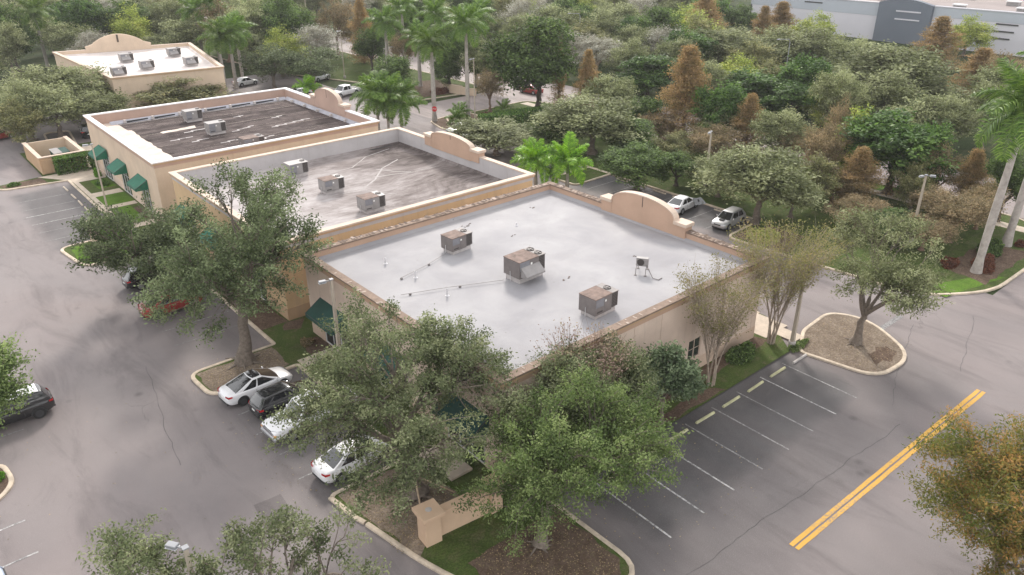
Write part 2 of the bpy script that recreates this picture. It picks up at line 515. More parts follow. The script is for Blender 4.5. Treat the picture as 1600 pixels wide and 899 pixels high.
# ------------------------------------------------------------------ helpers
class MB:
    """collects faces; build() links them as one mesh object"""

    def __init__(self):
        self.v = []
        self.f = []

    def add(self, vs, fs):
        o = len(self.v)
        self.v += [tuple(p) for p in vs]
        self.f += [tuple(i + o for i in q) for q in fs]
        return self

    def box(self, x0, x1, y0, y1, z0, z1):
        vs = [(x, y, z) for z in (z0, z1) for y in (y0, y1) for x in (x0, x1)]
        return self.add(vs, [(0, 2, 3, 1), (4, 5, 7, 6), (0, 1, 5, 4), (1, 3, 7, 5), (3, 2, 6, 7), (2, 0, 4, 6)])

    def prism(self, poly, z0, z1):
        """vertical prism from a ccw plan polygon"""
        n = len(poly)
        vs = [(p[0], p[1], z0) for p in poly] + [(p[0], p[1], z1) for p in poly]
        fs = [tuple(reversed(range(n))), tuple(range(n, 2 * n))]
        fs += [(i, (i + 1) % n, n + (i + 1) % n, n + i) for i in range(n)]
        return self.add(vs, fs)

    def extr_x(self, poly, x0, x1):
        """profile in (y, z) extruded along x"""
        n = len(poly)
        vs = [(x0, p[0], p[1]) for p in poly] + [(x1, p[0], p[1]) for p in poly]
        fs = [tuple(reversed(range(n))), tuple(range(n, 2 * n))]
        fs += [(i, (i + 1) % n, n + (i + 1) % n, n + i) for i in range(n)]
        return self.add(vs, fs)

    def tube(self, pts, rad, sides=8, cap=True):
        pts = [Vector(p) for p in pts]
        if not hasattr(rad, '__len__'):
            rad = [rad] * len(pts)
        rings = []
        up = Vector((0, 0, 1))
        for i, p in enumerate(pts):
            d = (pts[min(i + 1, len(pts) - 1)] - pts[max(i - 1, 0)]).normalized()
            a = d.cross(up if abs(d.z) < 0.95 else Vector((1, 0, 0))).normalized()
            b = d.cross(a)
            rings.append([p + (a * math.cos(k * 2 * math.pi / sides) + b * math.sin(k * 2 * math.pi / sides)) * rad[i] for k in range(sides)])
        vs = [q for r in rings for q in r]
        fs = []
        for i in range(len(pts) - 1):
            for k in range(sides):
                k2 = (k + 1) % sides
                fs.append((i * sides + k, i * sides + k2, (i + 1) * sides + k2, (i + 1) * sides + k))
        if cap:
            fs.append(tuple(range(sides)))
            fs.append(tuple(reversed(range(len(vs) - sides, len(vs)))))
        return self.add(vs, fs)

    def lathe(self, prof, sides=16, centre=(0, 0, 0), axis='Z'):
        vs = []
        for (r, h) in prof:
            for k in range(sides):
                a = k * 2 * math.pi / sides
                if axis == 'Z':
                    q = (r * math.cos(a), r * math.sin(a), h)
                else:
                    q = (r * math.cos(a), h, r * math.sin(a))
                vs.append((centre[0] + q[0], centre[1] + q[1], centre[2] + q[2]))
        fs = []
        for i in range(len(prof) - 1):
            for k in range(sides):
                k2 = (k + 1) % sides
                fs.append((i * sides + k, i * sides + k2, (i + 1) * sides + k2, (i + 1) * sides + k))
        fs.append(tuple(reversed(range(sides))))
        fs.append(tuple(range(len(vs) - sides, len(vs))))
        return self.add(vs, fs)

    def sheet(self, poly, z):
        return self.add([(p[0], p[1], z) for p in poly], [tuple(range(len(poly)))])

    def mesh(self, name, mat, smooth=False, bevel=0.0):
        me = bpy.data.meshes.new(name)
        me.from_pydata(self.v, [], self.f)
        bm = bmesh.new()
        bm.from_mesh(me)
        bmesh.ops.recalc_face_normals(bm, faces=bm.faces)
        if len(bm.faces) == 1 and bm.faces[:][0].normal.z < 0:
            bmesh.ops.reverse_faces(bm, faces=bm.faces)
        if bevel:
            es = [e for e in bm.edges if len(e.link_faces) == 2 and e.calc_face_angle(0) > 0.6]
            bmesh.ops.bevel(bm, geom=es, offset=bevel, segments=2, affect='EDGES', profile=0.5)
        bm.to_mesh(me)
        bm.free()
        me.materials.append(MATS[mat])
        if smooth:
            me.shade_smooth()
            me.set_sharp_from_angle(angle=R_(40))
        return me

    def build(self, name, mat, parent=None, smooth=False, bevel=0.0, loc=None):
        o = bpy.data.objects.new(name, self.mesh(name, mat, smooth, bevel))
        col.objects.link(o)
        if parent is not None:
            o.parent = parent
        if loc is not None:
            o.location = loc
        return o


def tag(o, label=None, cat=None, group=None, kind=None):
    if label:
        o["label"] = label
    if cat:
        o["category"] = cat
    if group:
        o["group"] = group
    if kind:
        o["kind"] = kind
    return o


def empty(name, loc=(0, 0, 0), rz=0.0, label=None, cat=None, group=None):
    o = bpy.data.objects.new(name, None)
    o.empty_display_size = 0.3
    col.objects.link(o)
    o.location = loc
    o.rotation_euler = (0, 0, rz)
    return tag(o, label, cat, group)


def link_mesh(name, me, parent=None, loc=(0, 0, 0), rot=(0, 0, 0), scale=(1, 1, 1)):
    o = bpy.data.objects.new(name, me)
    col.objects.link(o)
    o.parent = parent
    o.location = loc
    o.rotation_euler = rot
    o.scale = scale
    return o


def struct(name, mb, mat, **kw):
    return tag(mb.build(name, mat, **kw), kind="structure")


def copy_tree(o, parent=None):
    c = o.copy()
    col.objects.link(c)
    c.parent = parent
    for ch in o.children:
        copy_tree(ch, c)
    return c
# ================================================================== ground
rnd = random.Random(11)


def round_poly(pts, r=1.0, seg=5):
    """round the corners of a polygon; pts entries may carry their own radius"""
    out = []
    n = len(pts)
    for i in range(n):
        p0, p1, p2 = Vector(pts[i - 1][:2]), Vector(pts[i][:2]), Vector(pts[(i + 1) % n][:2])
        rr = pts[i][2] if len(pts[i]) > 2 else r
        if rr <= 0:
            out.append((p1.x, p1.y))
            continue
        a, b = (p0 - p1), (p2 - p1)
        la = min(rr, a.length * 0.48)
        lb = min(rr, b.length * 0.48)
        s, e = p1 + a.normalized() * la, p1 + b.normalized() * lb
        for k in range(seg + 1):
            t = k / seg
            q = s * (1 - t) ** 2 + p1 * 2 * t * (1 - t) + e * t * t
            out.append((q.x, q.y))
    return out


def kerb(pts, closed=False, w=0.26, h=0.15, name="kerb", mat="concrete_kerb", lift=0.0):
    """sweep a round-shouldered kerb along a plan polyline"""
    pts = [Vector((p[0], p[1])) for p in pts]
    n = len(pts)
    prof = [(-w / 2, -0.03), (-w / 2, h * 0.8), (-w * 0.3, h), (w * 0.3, h), (w / 2, h * 0.8), (w / 2, -0.03)]
    vs, fs = [], []
    rows = []
    for i in range(n):
        if closed:
            d0, d1 = (pts[i] - pts[i - 1]), (pts[(i + 1) % n] - pts[i])
        else:
            d0, d1 = pts[i] - pts[max(i - 1, 0)], pts[min(i + 1, n - 1)] - pts[i]
            if d0.length < 1e-6:
                d0 = d1
            if d1.length < 1e-6:
                d1 = d0
        nrm = (d0.normalized() + d1.normalized())
        if nrm.length < 1e-6:
            nrm = d1.normalized()
        nrm = nrm.normalized()
        px = Vector((-nrm.y, nrm.x))
        k = 1.0 / max(0.5, abs(px.dot(Vector((-d1.normalized().y, d1.normalized().x)))))
        rows.append([(pts[i].x + px.x * a * k, pts[i].y + px.y * a * k, z + lift) for a, z in prof])
    m = len(prof)
    for r in rows:
        vs += r
    lim = n if closed else n - 1
    for i in range(lim):
        j = (i + 1) % n
        for k in range(m - 1):
            fs.append((i * m + k, i * m + k + 1, j * m + k + 1, j * m + k))
    if not closed:
        fs.append(tuple(range(m)))
        fs.append(tuple(reversed(range((n - 1) * m, n * m))))
    o = MB().add(vs, fs).build(name, mat, smooth=True)
    return tag(o, kind="structure")


def jitter_poly(pts, amp=0.18, step=0.7, seed=0):
    r = random.Random(seed)
    out = []
    n = len(pts)
    for i in range(n):
        a, b = Vector(pts[i]), Vector(pts[(i + 1) % n])
        k = max(1, int((b - a).length / step))
        for j in range(k):
            q = a.lerp(b, j / k)
            out.append((q.x + r.uniform(-amp, amp), q.y + r.uniform(-amp, amp)))
    return out


def grid_sheet(x0, x1, y0, y1, z):
    return MB().sheet([(x0, y0), (x1, y0), (x1, y1), (x0, y1)], z)


# one sheet to the horizon, then asphalt and raised ground on top
struct("ground", grid_sheet(-400, 800, -400, 900, -0.06), "grass_dark")
struct("parking_lot", MB().sheet([(-70, -60), (67.6, -60), (67.6, 150), (-70, 150)], 0.0), "asphalt_old")
struct("public_road", grid_sheet(89.0, 101.0, -160, 420, 0.0), "asphalt_road")
struct("entrance_drive", MB().sheet([(67.6, -10), (89.0, -14), (89.0, 22), (86, 17.4), (67.6, 17.4)], -0.004), "asphalt_old")
struct("entrance_drive", MB().sheet([(67.6, 96.5), (86.5, 97.5), (89, 94), (89, 112), (86.5, 107.5), (67.6, 107.0)], -0.004), "asphalt_road")
# darker sealed bays
# worn seam lines in the drive
for pts in ([(53.2, 14.2), (62.5, 17.0)], [(45.5, 15.4), (57.5, 19.6)], [(24.0, 15.2), (44.0, 14.6)], [(8.6, 39.5), (10.6, 52.0)], [(8.5, 33.2), (9.8, 29.6)]):
    a, b = Vector(pts[0]), Vector(pts[1])
    n = int((b - a).length / 0.5)
    nn = (b - a).normalized()
    nn = Vector((-nn.y, nn.x))
    L, Rr = [], []
    wob = 0
    for i in range(n + 1):
        wob += rnd.uniform(-0.09, 0.09)
        q = a.lerp(b, i / n) + nn * wob
        wd = rnd.uniform(0.006, 0.018)
        L.append(q + nn * wd)
        Rr.append(q - nn * wd)
    mb = MB().add([(p.x, p.y, 0.008) for p in L + Rr], [(i, i + 1, n + 2 + i, n + 1 + i) for i in range(n)])
    struct("asphalt_crack", mb, "asphalt_dark")

# patched repair in the car park
for k, poly in enumerate([[(10.0, 31.2), (11.6, 31.0), (11.8, 33.4), (10.3, 33.6)]]):
    struct("asphalt_patch", MB().sheet(jitter_poly(poly, 0.05, 0.5, 90 + k), 0.005), "asphalt_patch_mix")

# main raised block that carries the three buildings
BED = [(13.7, 31.4, 0.5), (18.75, 31.4, 0.0), (18.75, 45.15, 0.3), (12.6, 45.15, 1.1), (12.4, 48.85, 1.0), (18.75, 48.85, 0.2), (18.75, 73.1, 0.2),
       (11.9, 73.0, 1.4), (11.1, 79.2, 1.2), (17.2, 79.3, 0.1), (17.2, 99.9, 0.0), (17.2, 101.4, 0.0), (10.6, 102.2, 1.0), (9.6, 104.2, 0.8), (15.2, 105.0, 0),
       (15.2, 118, 0), (50.0, 118, 1.0), (50.0, 27.4, 0.5), (46.6, 23.4, 0.0), (22.65, 23.4, 0.0), (22.7, 16.7, 1.6), (17.6, 16.8, 3.4), (15.0, 23.4, 2.5)]
bedp = round_poly(BED, 1.0)
struct("lawn", MB().sheet(bedp, 0.10), "grass")


def bed_run(i0, i1):
    """outline points of BED between two corner indices"""
    a = [Vector(p[:2]) for p in BED]
    s, e = a[i0], a[i1 % len(a)]
    k0 = min(range(len(bedp)), key=lambda k: (Vector(bedp[k]) - s).length)
    k1 = min(range(len(bedp)), key=lambda k: (Vector(bedp[k]) - e).length)
    out = []
    k = k0
    while True:
        out.append(bedp[k])
        if k == k1:
            break
        k = (k + 1) % len(bedp)
    return out


left_run = bed_run(0, 13)
# kerb on the car-park side, cracked open once beside the sign wall
kerb(left_run)
kerb(bed_run(19, 20 + 0) + bed_run(20, 22)[0:])
seg = bed_run(22, 0)
a, b = Vector(seg[len(seg) // 2 - 1]), Vector((13.72, 31.0))
kerb(seg[:len(seg) // 2] + [tuple(a.lerp(b, 0.55))])
kerb([tuple(a.lerp(b, 0.575)), tuple(a.lerp(b, 0.72) + Vector((-0.09, 0.0)))], lift=-0.02)
kerb([tuple(a.lerp(b, 0.735) + Vector((-0.05, 0.0))), (13.72, 31.3)])
# front walk side
kerb([(50.0, 28.2), (50.0, 117.5)])

# bare soil and mulch patches on the beds
for k, (poly, mat) in enumerate([
        ([(14.0, 31.1), (18.9, 31.1), (19.3, 27.2), (18.8, 25.4), (15.6, 25.0), (15.0, 24.4)], "soil"),
        ([(16.6, 22.6), (22.4, 22.8), (22.4, 18.0), (21.5, 17.1), (18.4, 17.4), (16.4, 20.2)], "mulch"),
        ([(12.8, 45.5), (18.2, 45.5), (18.3, 48.5), (12.8, 48.5)], "soil"),
        ([(19.3, 41.5), (21.7, 41.0), (21.7, 48.0), (20.3, 47.6)], "mulch"),
        ([(20.1, 50.2), (21.4, 49.7), (22.4, 51.0), (20.6, 51.4)], "mulch"),
        ([(22.9, 25.0), (47.0, 25.2), (46.5, 26.2), (22.9, 26.2)], "mulch"),
        ([(25, 23.6), (39, 23.6), (38, 24.4), (26, 24.5)], "mulch"),
        ([(19.0, 80.2), (20.9, 80.2), (20.9, 86.5), (19.4, 86.0)], "mulch"),
        ([(18.9, 51.5), (21.1, 51.5), (21.1, 72.8), (18.9, 72.8)], "mulch"),
        ([(10.9, 102.3), (15.0, 101.9), (15.0, 104.6), (10.5, 104.0)], "mulch"),
]):
    struct("planting_soil" if mat == "soil" else "mulch_bed", MB().sheet(jitter_poly(poly, 0.14, 0.6, 20 + k), 0.106), mat)
# bright mown patches beside the left car park
struct("lawn", MB().sheet(jitter_poly([(11.7, 73.4), (18.4, 73.4), (18.4, 76.4), (14.4, 78.6), (12.0, 78.6)], 0.05, 0.6, 60), 0.110), "grass_bright")
struct("lawn", MB().sheet([(17.9, 92.6), (20.9, 92.6), (20.9, 88.6), (17.9, 88.6)], 0.110), "grass_bright")
struct("lawn", MB().sheet([(17.9, 87.6), (20.0, 87.6), (20.0, 81.5), (17.9, 81.5)], 0.110), "grass_bright")
struct("lawn", MB().sheet([(19.0, 99.2), (20.9, 99.2), (20.9, 95.4), (19.0, 95.4)], 0.110), "grass_bright")

# tree island by the right-hand row
ISL = round_poly([(47.1, 22.9, 0.5), (48.0, 17.6, 1.6), (52.6, 17.2, 2.2), (55.6, 22.0, 2.2), (54.4, 24.7, 1.2), (50.1, 24.4, 0.6)], 1.0, 6)
struct("tree_island", MB().sheet(ISL, 0.10), "soil")
struct("tree_island_scrub", MB().sheet(jitter_poly([(49.4, 18.2), (52.0, 18.0), (52.8, 19.2), (50.4, 19.6)], 0.25, 0.4, 71), 0.106), "mulch")
kerb(ISL, closed=True)

# front lawn between the drive and the road
FL = round_poly([(62.4, 26.5, 1.5), (62.8, 21.2, 2.6), (68.2, 17.6, 2.5), (86.0, 17.4, 1.5), (88.7, 23.0, 0.5), (88.7, 93.0, 1.0), (86.4, 97.4, 1.0), (69.5, 96.8, 1.5), (67.9, 93.5, 1.0),
                 (67.9, 60.6, 0.4), (61.6, 60.4, 0.5), (61.4, 63.5, 0.8), (61.8, 64.3, 0.3), (67.7, 64.2, 0.1), (67.7, 39.8, 0.1), (61.5, 39.4, 1.1), (61.9, 33.0, 1.5)], 1.0, 5)
struct("front_lawn", MB().sheet(FL, 0.08), "grass")
kerb(FL, closed=True)
struct("pavement", MB().sheet([(84.6, 18.5), (86.2, 18.5), (86.2, 96.5), (84.6, 96.5)], 0.088), "concrete")
struct("lawn", MB().sheet(jitter_poly([(86.4, 28), (88.5, 28), (88.5, 50), (86.4, 50)], 0.05, 1.5, 61), 0.092), "grass_bright")
struct("lawn", MB().sheet(jitter_poly([(64.0, 19.8), (72, 18.0), (71, 19.4), (64.5, 22.0)], 0.1, 0.8, 62), 0.086), "grass_bright")
struct("mulch_bed", MB().sheet(jitter_poly([(69, 18.6), (79.5, 18.3), (79, 22.5), (70, 22.3)], 0.25, 0.8, 63), 0.092), "mulch")
struct("mulch_bed", MB().sheet(jitter_poly([(62.0, 39.0), (67.4, 39.2), (67.4, 34.4), (62.4, 33.5)], 0.15, 0.8, 64), 0.086), "mulch")
# palm island with the stop sign
PI_ = round_poly([(64.9, 91.0, 1.2), (69.5, 89.6, 1.0), (74.5, 94.5, 1.5), (73.6, 98.0, 1.4), (66.4, 96.6, 1.0)], 1.0, 5)
struct("palm_island", MB().sheet(PI_, 0.112), "mulch")
kerb(PI_, closed=True)
# beds north of the entrance, beyond the farthest lot
NB = round_poly([(69.5, 110, 2), (86.5, 108.5, 1.5), (88.6, 114, 1), (88.6, 260, 1), (58, 260, 1), (66, 150, 1), (74, 128, 2)], 1.0)
struct("lawn", MB().sheet(NB, 0.08), "grass")
kerb(NB, closed=True)
struct("mulch_bed", MB().sheet(jitter_poly([(74, 111), (86, 109.6), (86, 122), (76, 124)], 0.3, 1.0, 66), 0.09), "mulch")
# planted island behind the rubbish enclosure
BI = round_poly([(19.0, 117.6, 1), (22.0, 117.2, 1), (23.2, 126.5, 1), (20.0, 127.0, 1)], 0.8)
kerb(BI, closed=True, lift=0.10)
# left-edge island
LI = round_poly([(-6, 42.6, 0.8), (-0.4, 42.6, 1.0), (0.9, 44.0, 0.8), (0.7, 46.4, 0.8), (-6, 46.6, 0.8)], 0.8)
struct("tree_island", MB().sheet(LI, 0.10), "mulch")
kerb(LI, closed=True)

# concrete walks
struct("pavement", MB().box(46.9, 49.85, 25.6, 100, 0.06, 0.125), "concrete")
struct("pavement", MB().box(48.0, 49.3, 23.9, 25.6, 0.06, 0.122), "concrete")
struct("pavement", MB().sheet([(17.4, 79.4), (17.9, 79.4), (17.9, 99.6), (17.4, 99.6)], 0.114), "concrete")
struct("pavement", MB().sheet([(17.4, 99.6), (20.9, 99.6), (23.5, 110), (23.5, 116), (20.6, 116), (20.0, 105.0), (14.6, 104.8), (17.3, 101.0)], 0.116), "concrete")
for y0, y1 in ((92.6, 94.2), (87.5, 88.6), (80.0, 81.3)):
    struct("pavement", MB().sheet([(17.9, y0), (20.9, y0), (20.9, y1), (17.9, y1)], 0.118), "concrete")
struct("pavement", MB().sheet([(18.9, 29.6), (21.7, 29.6), (21.7, 31.2), (18.9, 31.2)], 0.118), "concrete")
struct("pavement", MB().sheet([(18.9, 44.4), (21.7, 44.4), (21.7, 45.6), (18.9, 45.6)], 0.118), "concrete")
# entrance step below the near awning
struct("entrance_step", MB().box(19.5, 21.0, 28.0, 29.5, 0.1, 0.26), "concrete", bevel=0.02)

# ------------------------------------------------------------------ painted lines


def stripe(x0, y0, x1, y1, w=0.10, mat="paint_white", z=0.010, name="parking_stripe"):
    a, b = Vector((x0, y0)), Vector((x1, y1))
    d = (b - a).normalized()
    nrm = Vector((-d.y, d.x)) * w / 2
    n = max(2, int((b - a).length / 0.7))
    L = [a.lerp(b, i / n) + nrm * rnd.uniform(0.85, 1.05) for i in range(n + 1)]
    Rr = [a.lerp(b, i / n) - nrm * rnd.uniform(0.85, 1.05) for i in range(n + 1)]
    mb = MB().add([(p.x, p.y, z) for p in L + Rr], [(i, i + 1, n + 2 + i, n + 1 + i) for i in range(n)])
    return struct(name, mb, mat)


for k in range(8):
    x = 25.5 + 2.74 * k
    stripe(x + 0.12, 22.9, x, 17.28, 0.115, "paint_white" if k in (0, 1, 2, 6) else "paint_faded")
for k in range(2):
    off = (-0.165, 0.165)[k]
    stripe(29.65, 12.84 + off, 51.74, 12.30 + off, 0.25, "paint_yellow", 0.012, "centre_line")
for y in (33.9, 36.65, 39.4, 42.1, 53.6, 56.35, 61.9, 64.6, 67.4, 70.1):
    stripe(13.1, y, 18.3, y, 0.10, "paint_faded")
for y in (96.4, 93.1, 90.6, 87.8, 84.9, 82.1):
    stripe(10.6, y + 0.1, 15.9, y, 0.11, "paint_white" if y in (90.6, 87.8) else "paint_faded")
for y in (34.5, 37.4, 40.35):
    stripe(-4.6, y, 0.72, y, 0.11, "paint_white")
stripe(-4.5, 49.3, 2.4, 49.4, 0.11, "paint_faded")
for y in (42.2, 44.95, 47.7, 50.4, 53.1, 55.9, 58.6):
    stripe(61.6, y, 66.9, y, 0.10, "paint_faded")
stripe(54.2, 20.75, 58.2, 20.7, 0.45, "paint_faded", 0.011, "stop_line")
for k in range(5):
    stripe(57.6 - 0.1 * k, 44.6 - 1.5 * k, 58.6 - 0.1 * k, 44.6 - 1.5 * k, 0.25, "paint_faded", 0.011, "lane_mark")
for y in range(30, 150, 8):
    stripe(95.0, y, 95.0, y + 3, 0.14, "paint_faded", 0.010, "lane_mark")

# ================================================================== buildings


def wall_run(mb, a, b, z0, z1, openings=(), joints=(), depth=0.14, flip=False):
    """vertical wall face from a to b (outward side on the right of a->b) with recessed openings and control-joint grooves"""
    a, b = Vector(a), Vector(b)
    L = (b - a).length
    d = (b - a) / L
    inn = Vector((-d.y, d.x))
    cuts = [(u0, u1, y0, y1, depth) for u0, u1, y0, y1 in openings] + [(u - 0.02, u + 0.02, z0, z1, 0.02) for u in joints]
    us = sorted({0.0, L} | {c[0] for c in cuts} | {c[1] for c in cuts})
    zs = sorted({z0, z1} | {c[2] for c in cuts} | {c[3] for c in cuts})

    def P(u, z, dep=0.0):
        q = a + d * u + inn * dep
        return (q.x, q.y, z)

    def dep(um, zm):
        r = 0.0
        for c in cuts:
            if c[0] < um < c[1] and c[2] < zm < c[3]:
                r = max(r, c[4])
        return r
    D = {}
    for i in range(len(us) - 1):
        for j in range(len(zs) - 1):
            dd = dep((us[i] + us[i + 1]) / 2, (zs[j] + zs[j + 1]) / 2)
            D[i, j] = dd
            mb.add([P(us[i], zs[j], dd), P(us[i + 1], zs[j], dd), P(us[i + 1], zs[j + 1], dd), P(us[i], zs[j + 1], dd)], [(0, 1, 2, 3)])
    for (i, j), dd in D.items():
        e = D.get((i + 1, j))
        if e is not None and e != dd:
            u = us[i + 1]
            mb.add([P(u, zs[j], dd), P(u, zs[j], e), P(u, zs[j + 1], e), P(u, zs[j + 1], dd)], [(0, 1, 2, 3)])
        e = D.get((i, j + 1))
        if e is not None and e != dd:
            z = zs[j + 1]
            mb.add([P(us[i], z, dd), P(us[i], z, e), P(us[i + 1], z, e), P(us[i + 1], z, dd)], [(0, 1, 2, 3)])


def inset(poly, t):
    """inset a ccw convex polygon"""
    n = len(poly)
    out = []
    for i in range(n):
        p0, p1, p2 = Vector(poly[i - 1]), Vector(poly[i]), Vector(poly[(i + 1) % n])
        d0, d1 = (p1 - p0).normalized(), (p2 - p1).normalized()
        n0, n1 = Vector((-d0.y, d0.x)), Vector((-d1.y, d1.x))
        k = 1 + n0.dot(n1)
        out.append(tuple(p1 + (n0 + n1) / k * t))
    return out


def ring(mb, outer, inner, z0, z1):
    n = len(outer)
    vs = [(*p, z0) for p in outer] + [(*p, z0) for p in inner] + [(*p, z1) for p in outer] + [(*p, z1) for p in inner]
    for i in range(n):
        j = (i + 1) % n
        mb.add([vs[i], vs[j], vs[2 * n + j], vs[2 * n + i]], [(0, 1, 2, 3)])
        mb.add([vs[n + j], vs[n + i], vs[3 * n + i], vs[3 * n + j]], [(0, 1, 2, 3)])
        mb.add([vs[2 * n + i], vs[2 * n + j], vs[3 * n + j], vs[3 * n + i]], [(0, 1, 2, 3)])
        mb.add([vs[i], vs[n + i], vs[n + j], vs[j]], [(0, 1, 2, 3)])
    return mb


class Bld:
    def __init__(self, name, label, poly, ztop, zroof):
        self.poly, self.zt, self.zr = poly, ztop, zroof
        cx = sum(p[0] for p in poly) / 4
        cy = sum(p[1] for p in poly) / 4
        self.o = empty(name, (cx, cy, 0), 0, label, "building")
        self.off = (-cx, -cy, 0)

    def part(self, name, mb, mat, parent=None, **kw):
        if parent is None:
            return mb.build(name, mat, self.o, loc=self.off, **kw)
        return mb.build(name, mat, parent, **kw)

    def shell(self, wall, low, roof, parapet, coping, cornice, openings={}, joints={}, t=0.32, band=1.1, cop_over=0.05):
        P4 = self.poly
        n = len(P4)
        inn = inset(P4, t)
        zt, zr = self.zt, self.zr
        for i in range(n):
            a, b = P4[i], P4[(i + 1) % n]
            m = MB()
            wall_run(m, a, b, 0.0, zt - 0.62, openings.get(i, ()), joints.get(i, ()))
            w = self.part("wall", m, wall)
            # lower wainscot band, a few mm proud, interrupted at openings
            L = (Vector(b) - Vector(a)).length
            d = (Vector(b) - Vector(a)).normalized()
            outw = Vector((d.y, -d.x))
            segs, u = [], 0.0
            for (u0, u1, y0, y1) in sorted(openings.get(i, ())):
                if y0 < band:
                    segs.append((u, u0 - 0.02))
                    u = u1 + 0.02
            segs.append((u, L))
            for (u0, u1) in segs:
                q = [Vector(a) + d * u0 - outw * 0.01, Vector(a) + d * u0 + outw * 0.025, Vector(a) + d * u1 + outw * 0.025, Vector(a) + d * u1 - outw * 0.01]
                self.part("wall_base", MB().prism([tuple(p) for p in q], 0.0, band), low)
        m = ring(MB(), inset(P4, -0.03), inn, zt - 0.63, zt - 0.30)
        self.part("parapet", m, parapet)
        m = ring(MB(), inset(P4, -0.14), inset(P4, t - 0.004), zt - 0.30, zt - 0.12)
        self.part("cornice", m, cornice)
        m = ring(MB(), inset(P4, -0.20), inset(P4, t + cop_over), zt - 0.12, zt)
        self.cop = self.part("coping", m, coping)
        m = ring(MB(), inset(P4, t - 0.02), inset(P4, t + 0.012), zr - 0.1, zt - 0.12)
        self.part("parapet_lining", m, parapet)
        if roof:
            m = MB().sheet(inset(P4, t - 0.1), zr)
            self.roof = self.part("roof", m, roof)
            m = MB()
            a1, a2 = inset(P4, t + 0.01), inset(P4, t + 0.28)
            for i in range(n):
                j = (i + 1) % n
                m.add([(*a1[i], zr + 0.2), (*a1[j], zr + 0.2), (*a2[j], zr + 0.006), (*a2[i], zr + 0.006)], [(0, 1, 2, 3)])
            self.part("roof_upstand", m, roof)

    def awning(self, y0, y1, x, zt, mat, proj=1.3, drop=0.85):
        """fabric awning on the -x wall: slope, gable ends, valance"""
        zb = zt - drop
        m = MB().add([(x, y0, zt), (x, y1, zt), (x - proj, y1, zb), (x - proj, y0, zb), (x, y0, zb - 0.02), (x, y1, zb - 0.02), (x - proj, y0, zb - 0.28), (x - proj, y1, zb - 0.28), (x, y0, zb - 0.28), (x, y1, zb - 0.28)],
                     [(0, 1, 2, 3), (3, 2, 7, 6), (0, 3, 6, 8), (1, 9, 7, 2), (0, 8, 9, 1)])
        o = self.part("awning", m, mat)
        f = MB()
        f.tube([(x - proj, y0, zb), (x - proj, y1, zb)], 0.025, 6).tube([(x, y0, zt), (x - proj, y0, zb)], 0.025, 6).tube([(x, y1, zt), (x - proj, y1, zb)], 0.025, 6)
        f.build("awning_frame", "metal_dark", o)
        return o

    def storefront(self, y0, y1, x, z0, z1, n=3, frame="metal_white"):
        """glazing set in an opening of the -x wall"""
        fx = x + 0.07
        m = MB()
        w = 0.06
        m.box(fx - 0.05, fx + 0.05, y0, y1, z0, z0 + w).box(fx - 0.05, fx + 0.05, y0, y1, z1 - w, z1)
        for k in range(n + 1):
            yy = y0 + (y1 - y0 - w) * k / n
            m.box(fx - 0.05, fx + 0.05, yy, yy + w, z0 + w, z1 - w)
        zz = z0 + 2.15
        if zz < z1 - 0.3:
            for k in range(n):
                ya = y0 + (y1 - y0 - w) * k / n + w
                yb = y0 + (y1 - y0 - w) * (k + 1) / n
                m.box(fx - 0.04, fx + 0.04, ya, yb, zz, zz + w)
        o = self.part("window", m, frame)
        for k in range(n):
            ya = y0 + (y1 - y0 - w) * k / n + w
            yb = y0 + (y1 - y0 - w) * (k + 1) / n
            MB().box(fx - 0.008, fx + 0.008, ya, yb, z0 + w, z1 - w).build("pane", "glass_store", o)
        return o

    def arch(self, x, y0, y1, ztop, t=0.42, mat="stucco_peach", coping="coping_cream", block=1.15):
        """arched gable parapet on the +x side with square scroll blocks"""
        zb = self.zt - 0.75
        yc, hw = (y0 + y1) / 2, (y1 - y0) / 2
        zs = self.zt + 0.55
        rise = ztop - zs
        prof = [(y0, zb)]
        prof += [(y0, zs)]
        NN = 22
        for k in range(1, NN):
            a = math.pi * k / NN
            prof.append((yc - hw * math.cos(a), zs + rise * math.sin(a) ** 0.85))
        prof += [(y1, zs), (y1, zb)]
        m = MB().extr_x(prof, x - t, x + 0.05)
        o = self.part("arched_parapet", m, mat)
        # coping strip following the curve
        m = MB()
        top = prof[1:-1]
        vs, fs = [], []
        for (y, z) in top:
            nrm = Vector((y - yc, (z - zs + 0.6) * 1.4)).normalized()
            for dx, dn in ((-t - 0.05, -0.01), (-t - 0.05, 0.07), (0.12, 0.07), (0.12, -0.01)):
                vs.append((x + dx, y + nrm.x * dn, z + nrm.y * dn))
        for i in range(len(top) - 1):
            for k in range(4):
                k2 = (k + 1) % 4
                fs.append((i * 4 + k, i * 4 + k2, i * 4 + 4 + k2, i * 4 + 4 + k))
        m.add(vs, fs)
        m.build("arch_coping", coping, o)
        # central control joint
        MB().box(x - t - 0.012, x - t + 0.02, yc - 0.035, yc + 0.035, zs + 0.25, ztop - 0.06).build("joint", "bark_dark", o)
        for s, ye in ((-1, y0), (1, y1)):
            ya, yb = (ye - block, ye - 0.003) if s < 0 else (ye + 0.003, ye + block)
            m = MB().box(x - t - 0.02, x + 0.35, ya, yb, zb + 0.08, zs - 0.22)
            MBk = m.build("scroll_block", mat, o)
            MB().box(x - t - 0.14, x + 0.5, ya - 0.1 * (s < 0), yb + 0.1 * (s > 0), zs - 0.22, zs + 0.05).build("block_cap", coping, o, bevel=0.02)
        return o


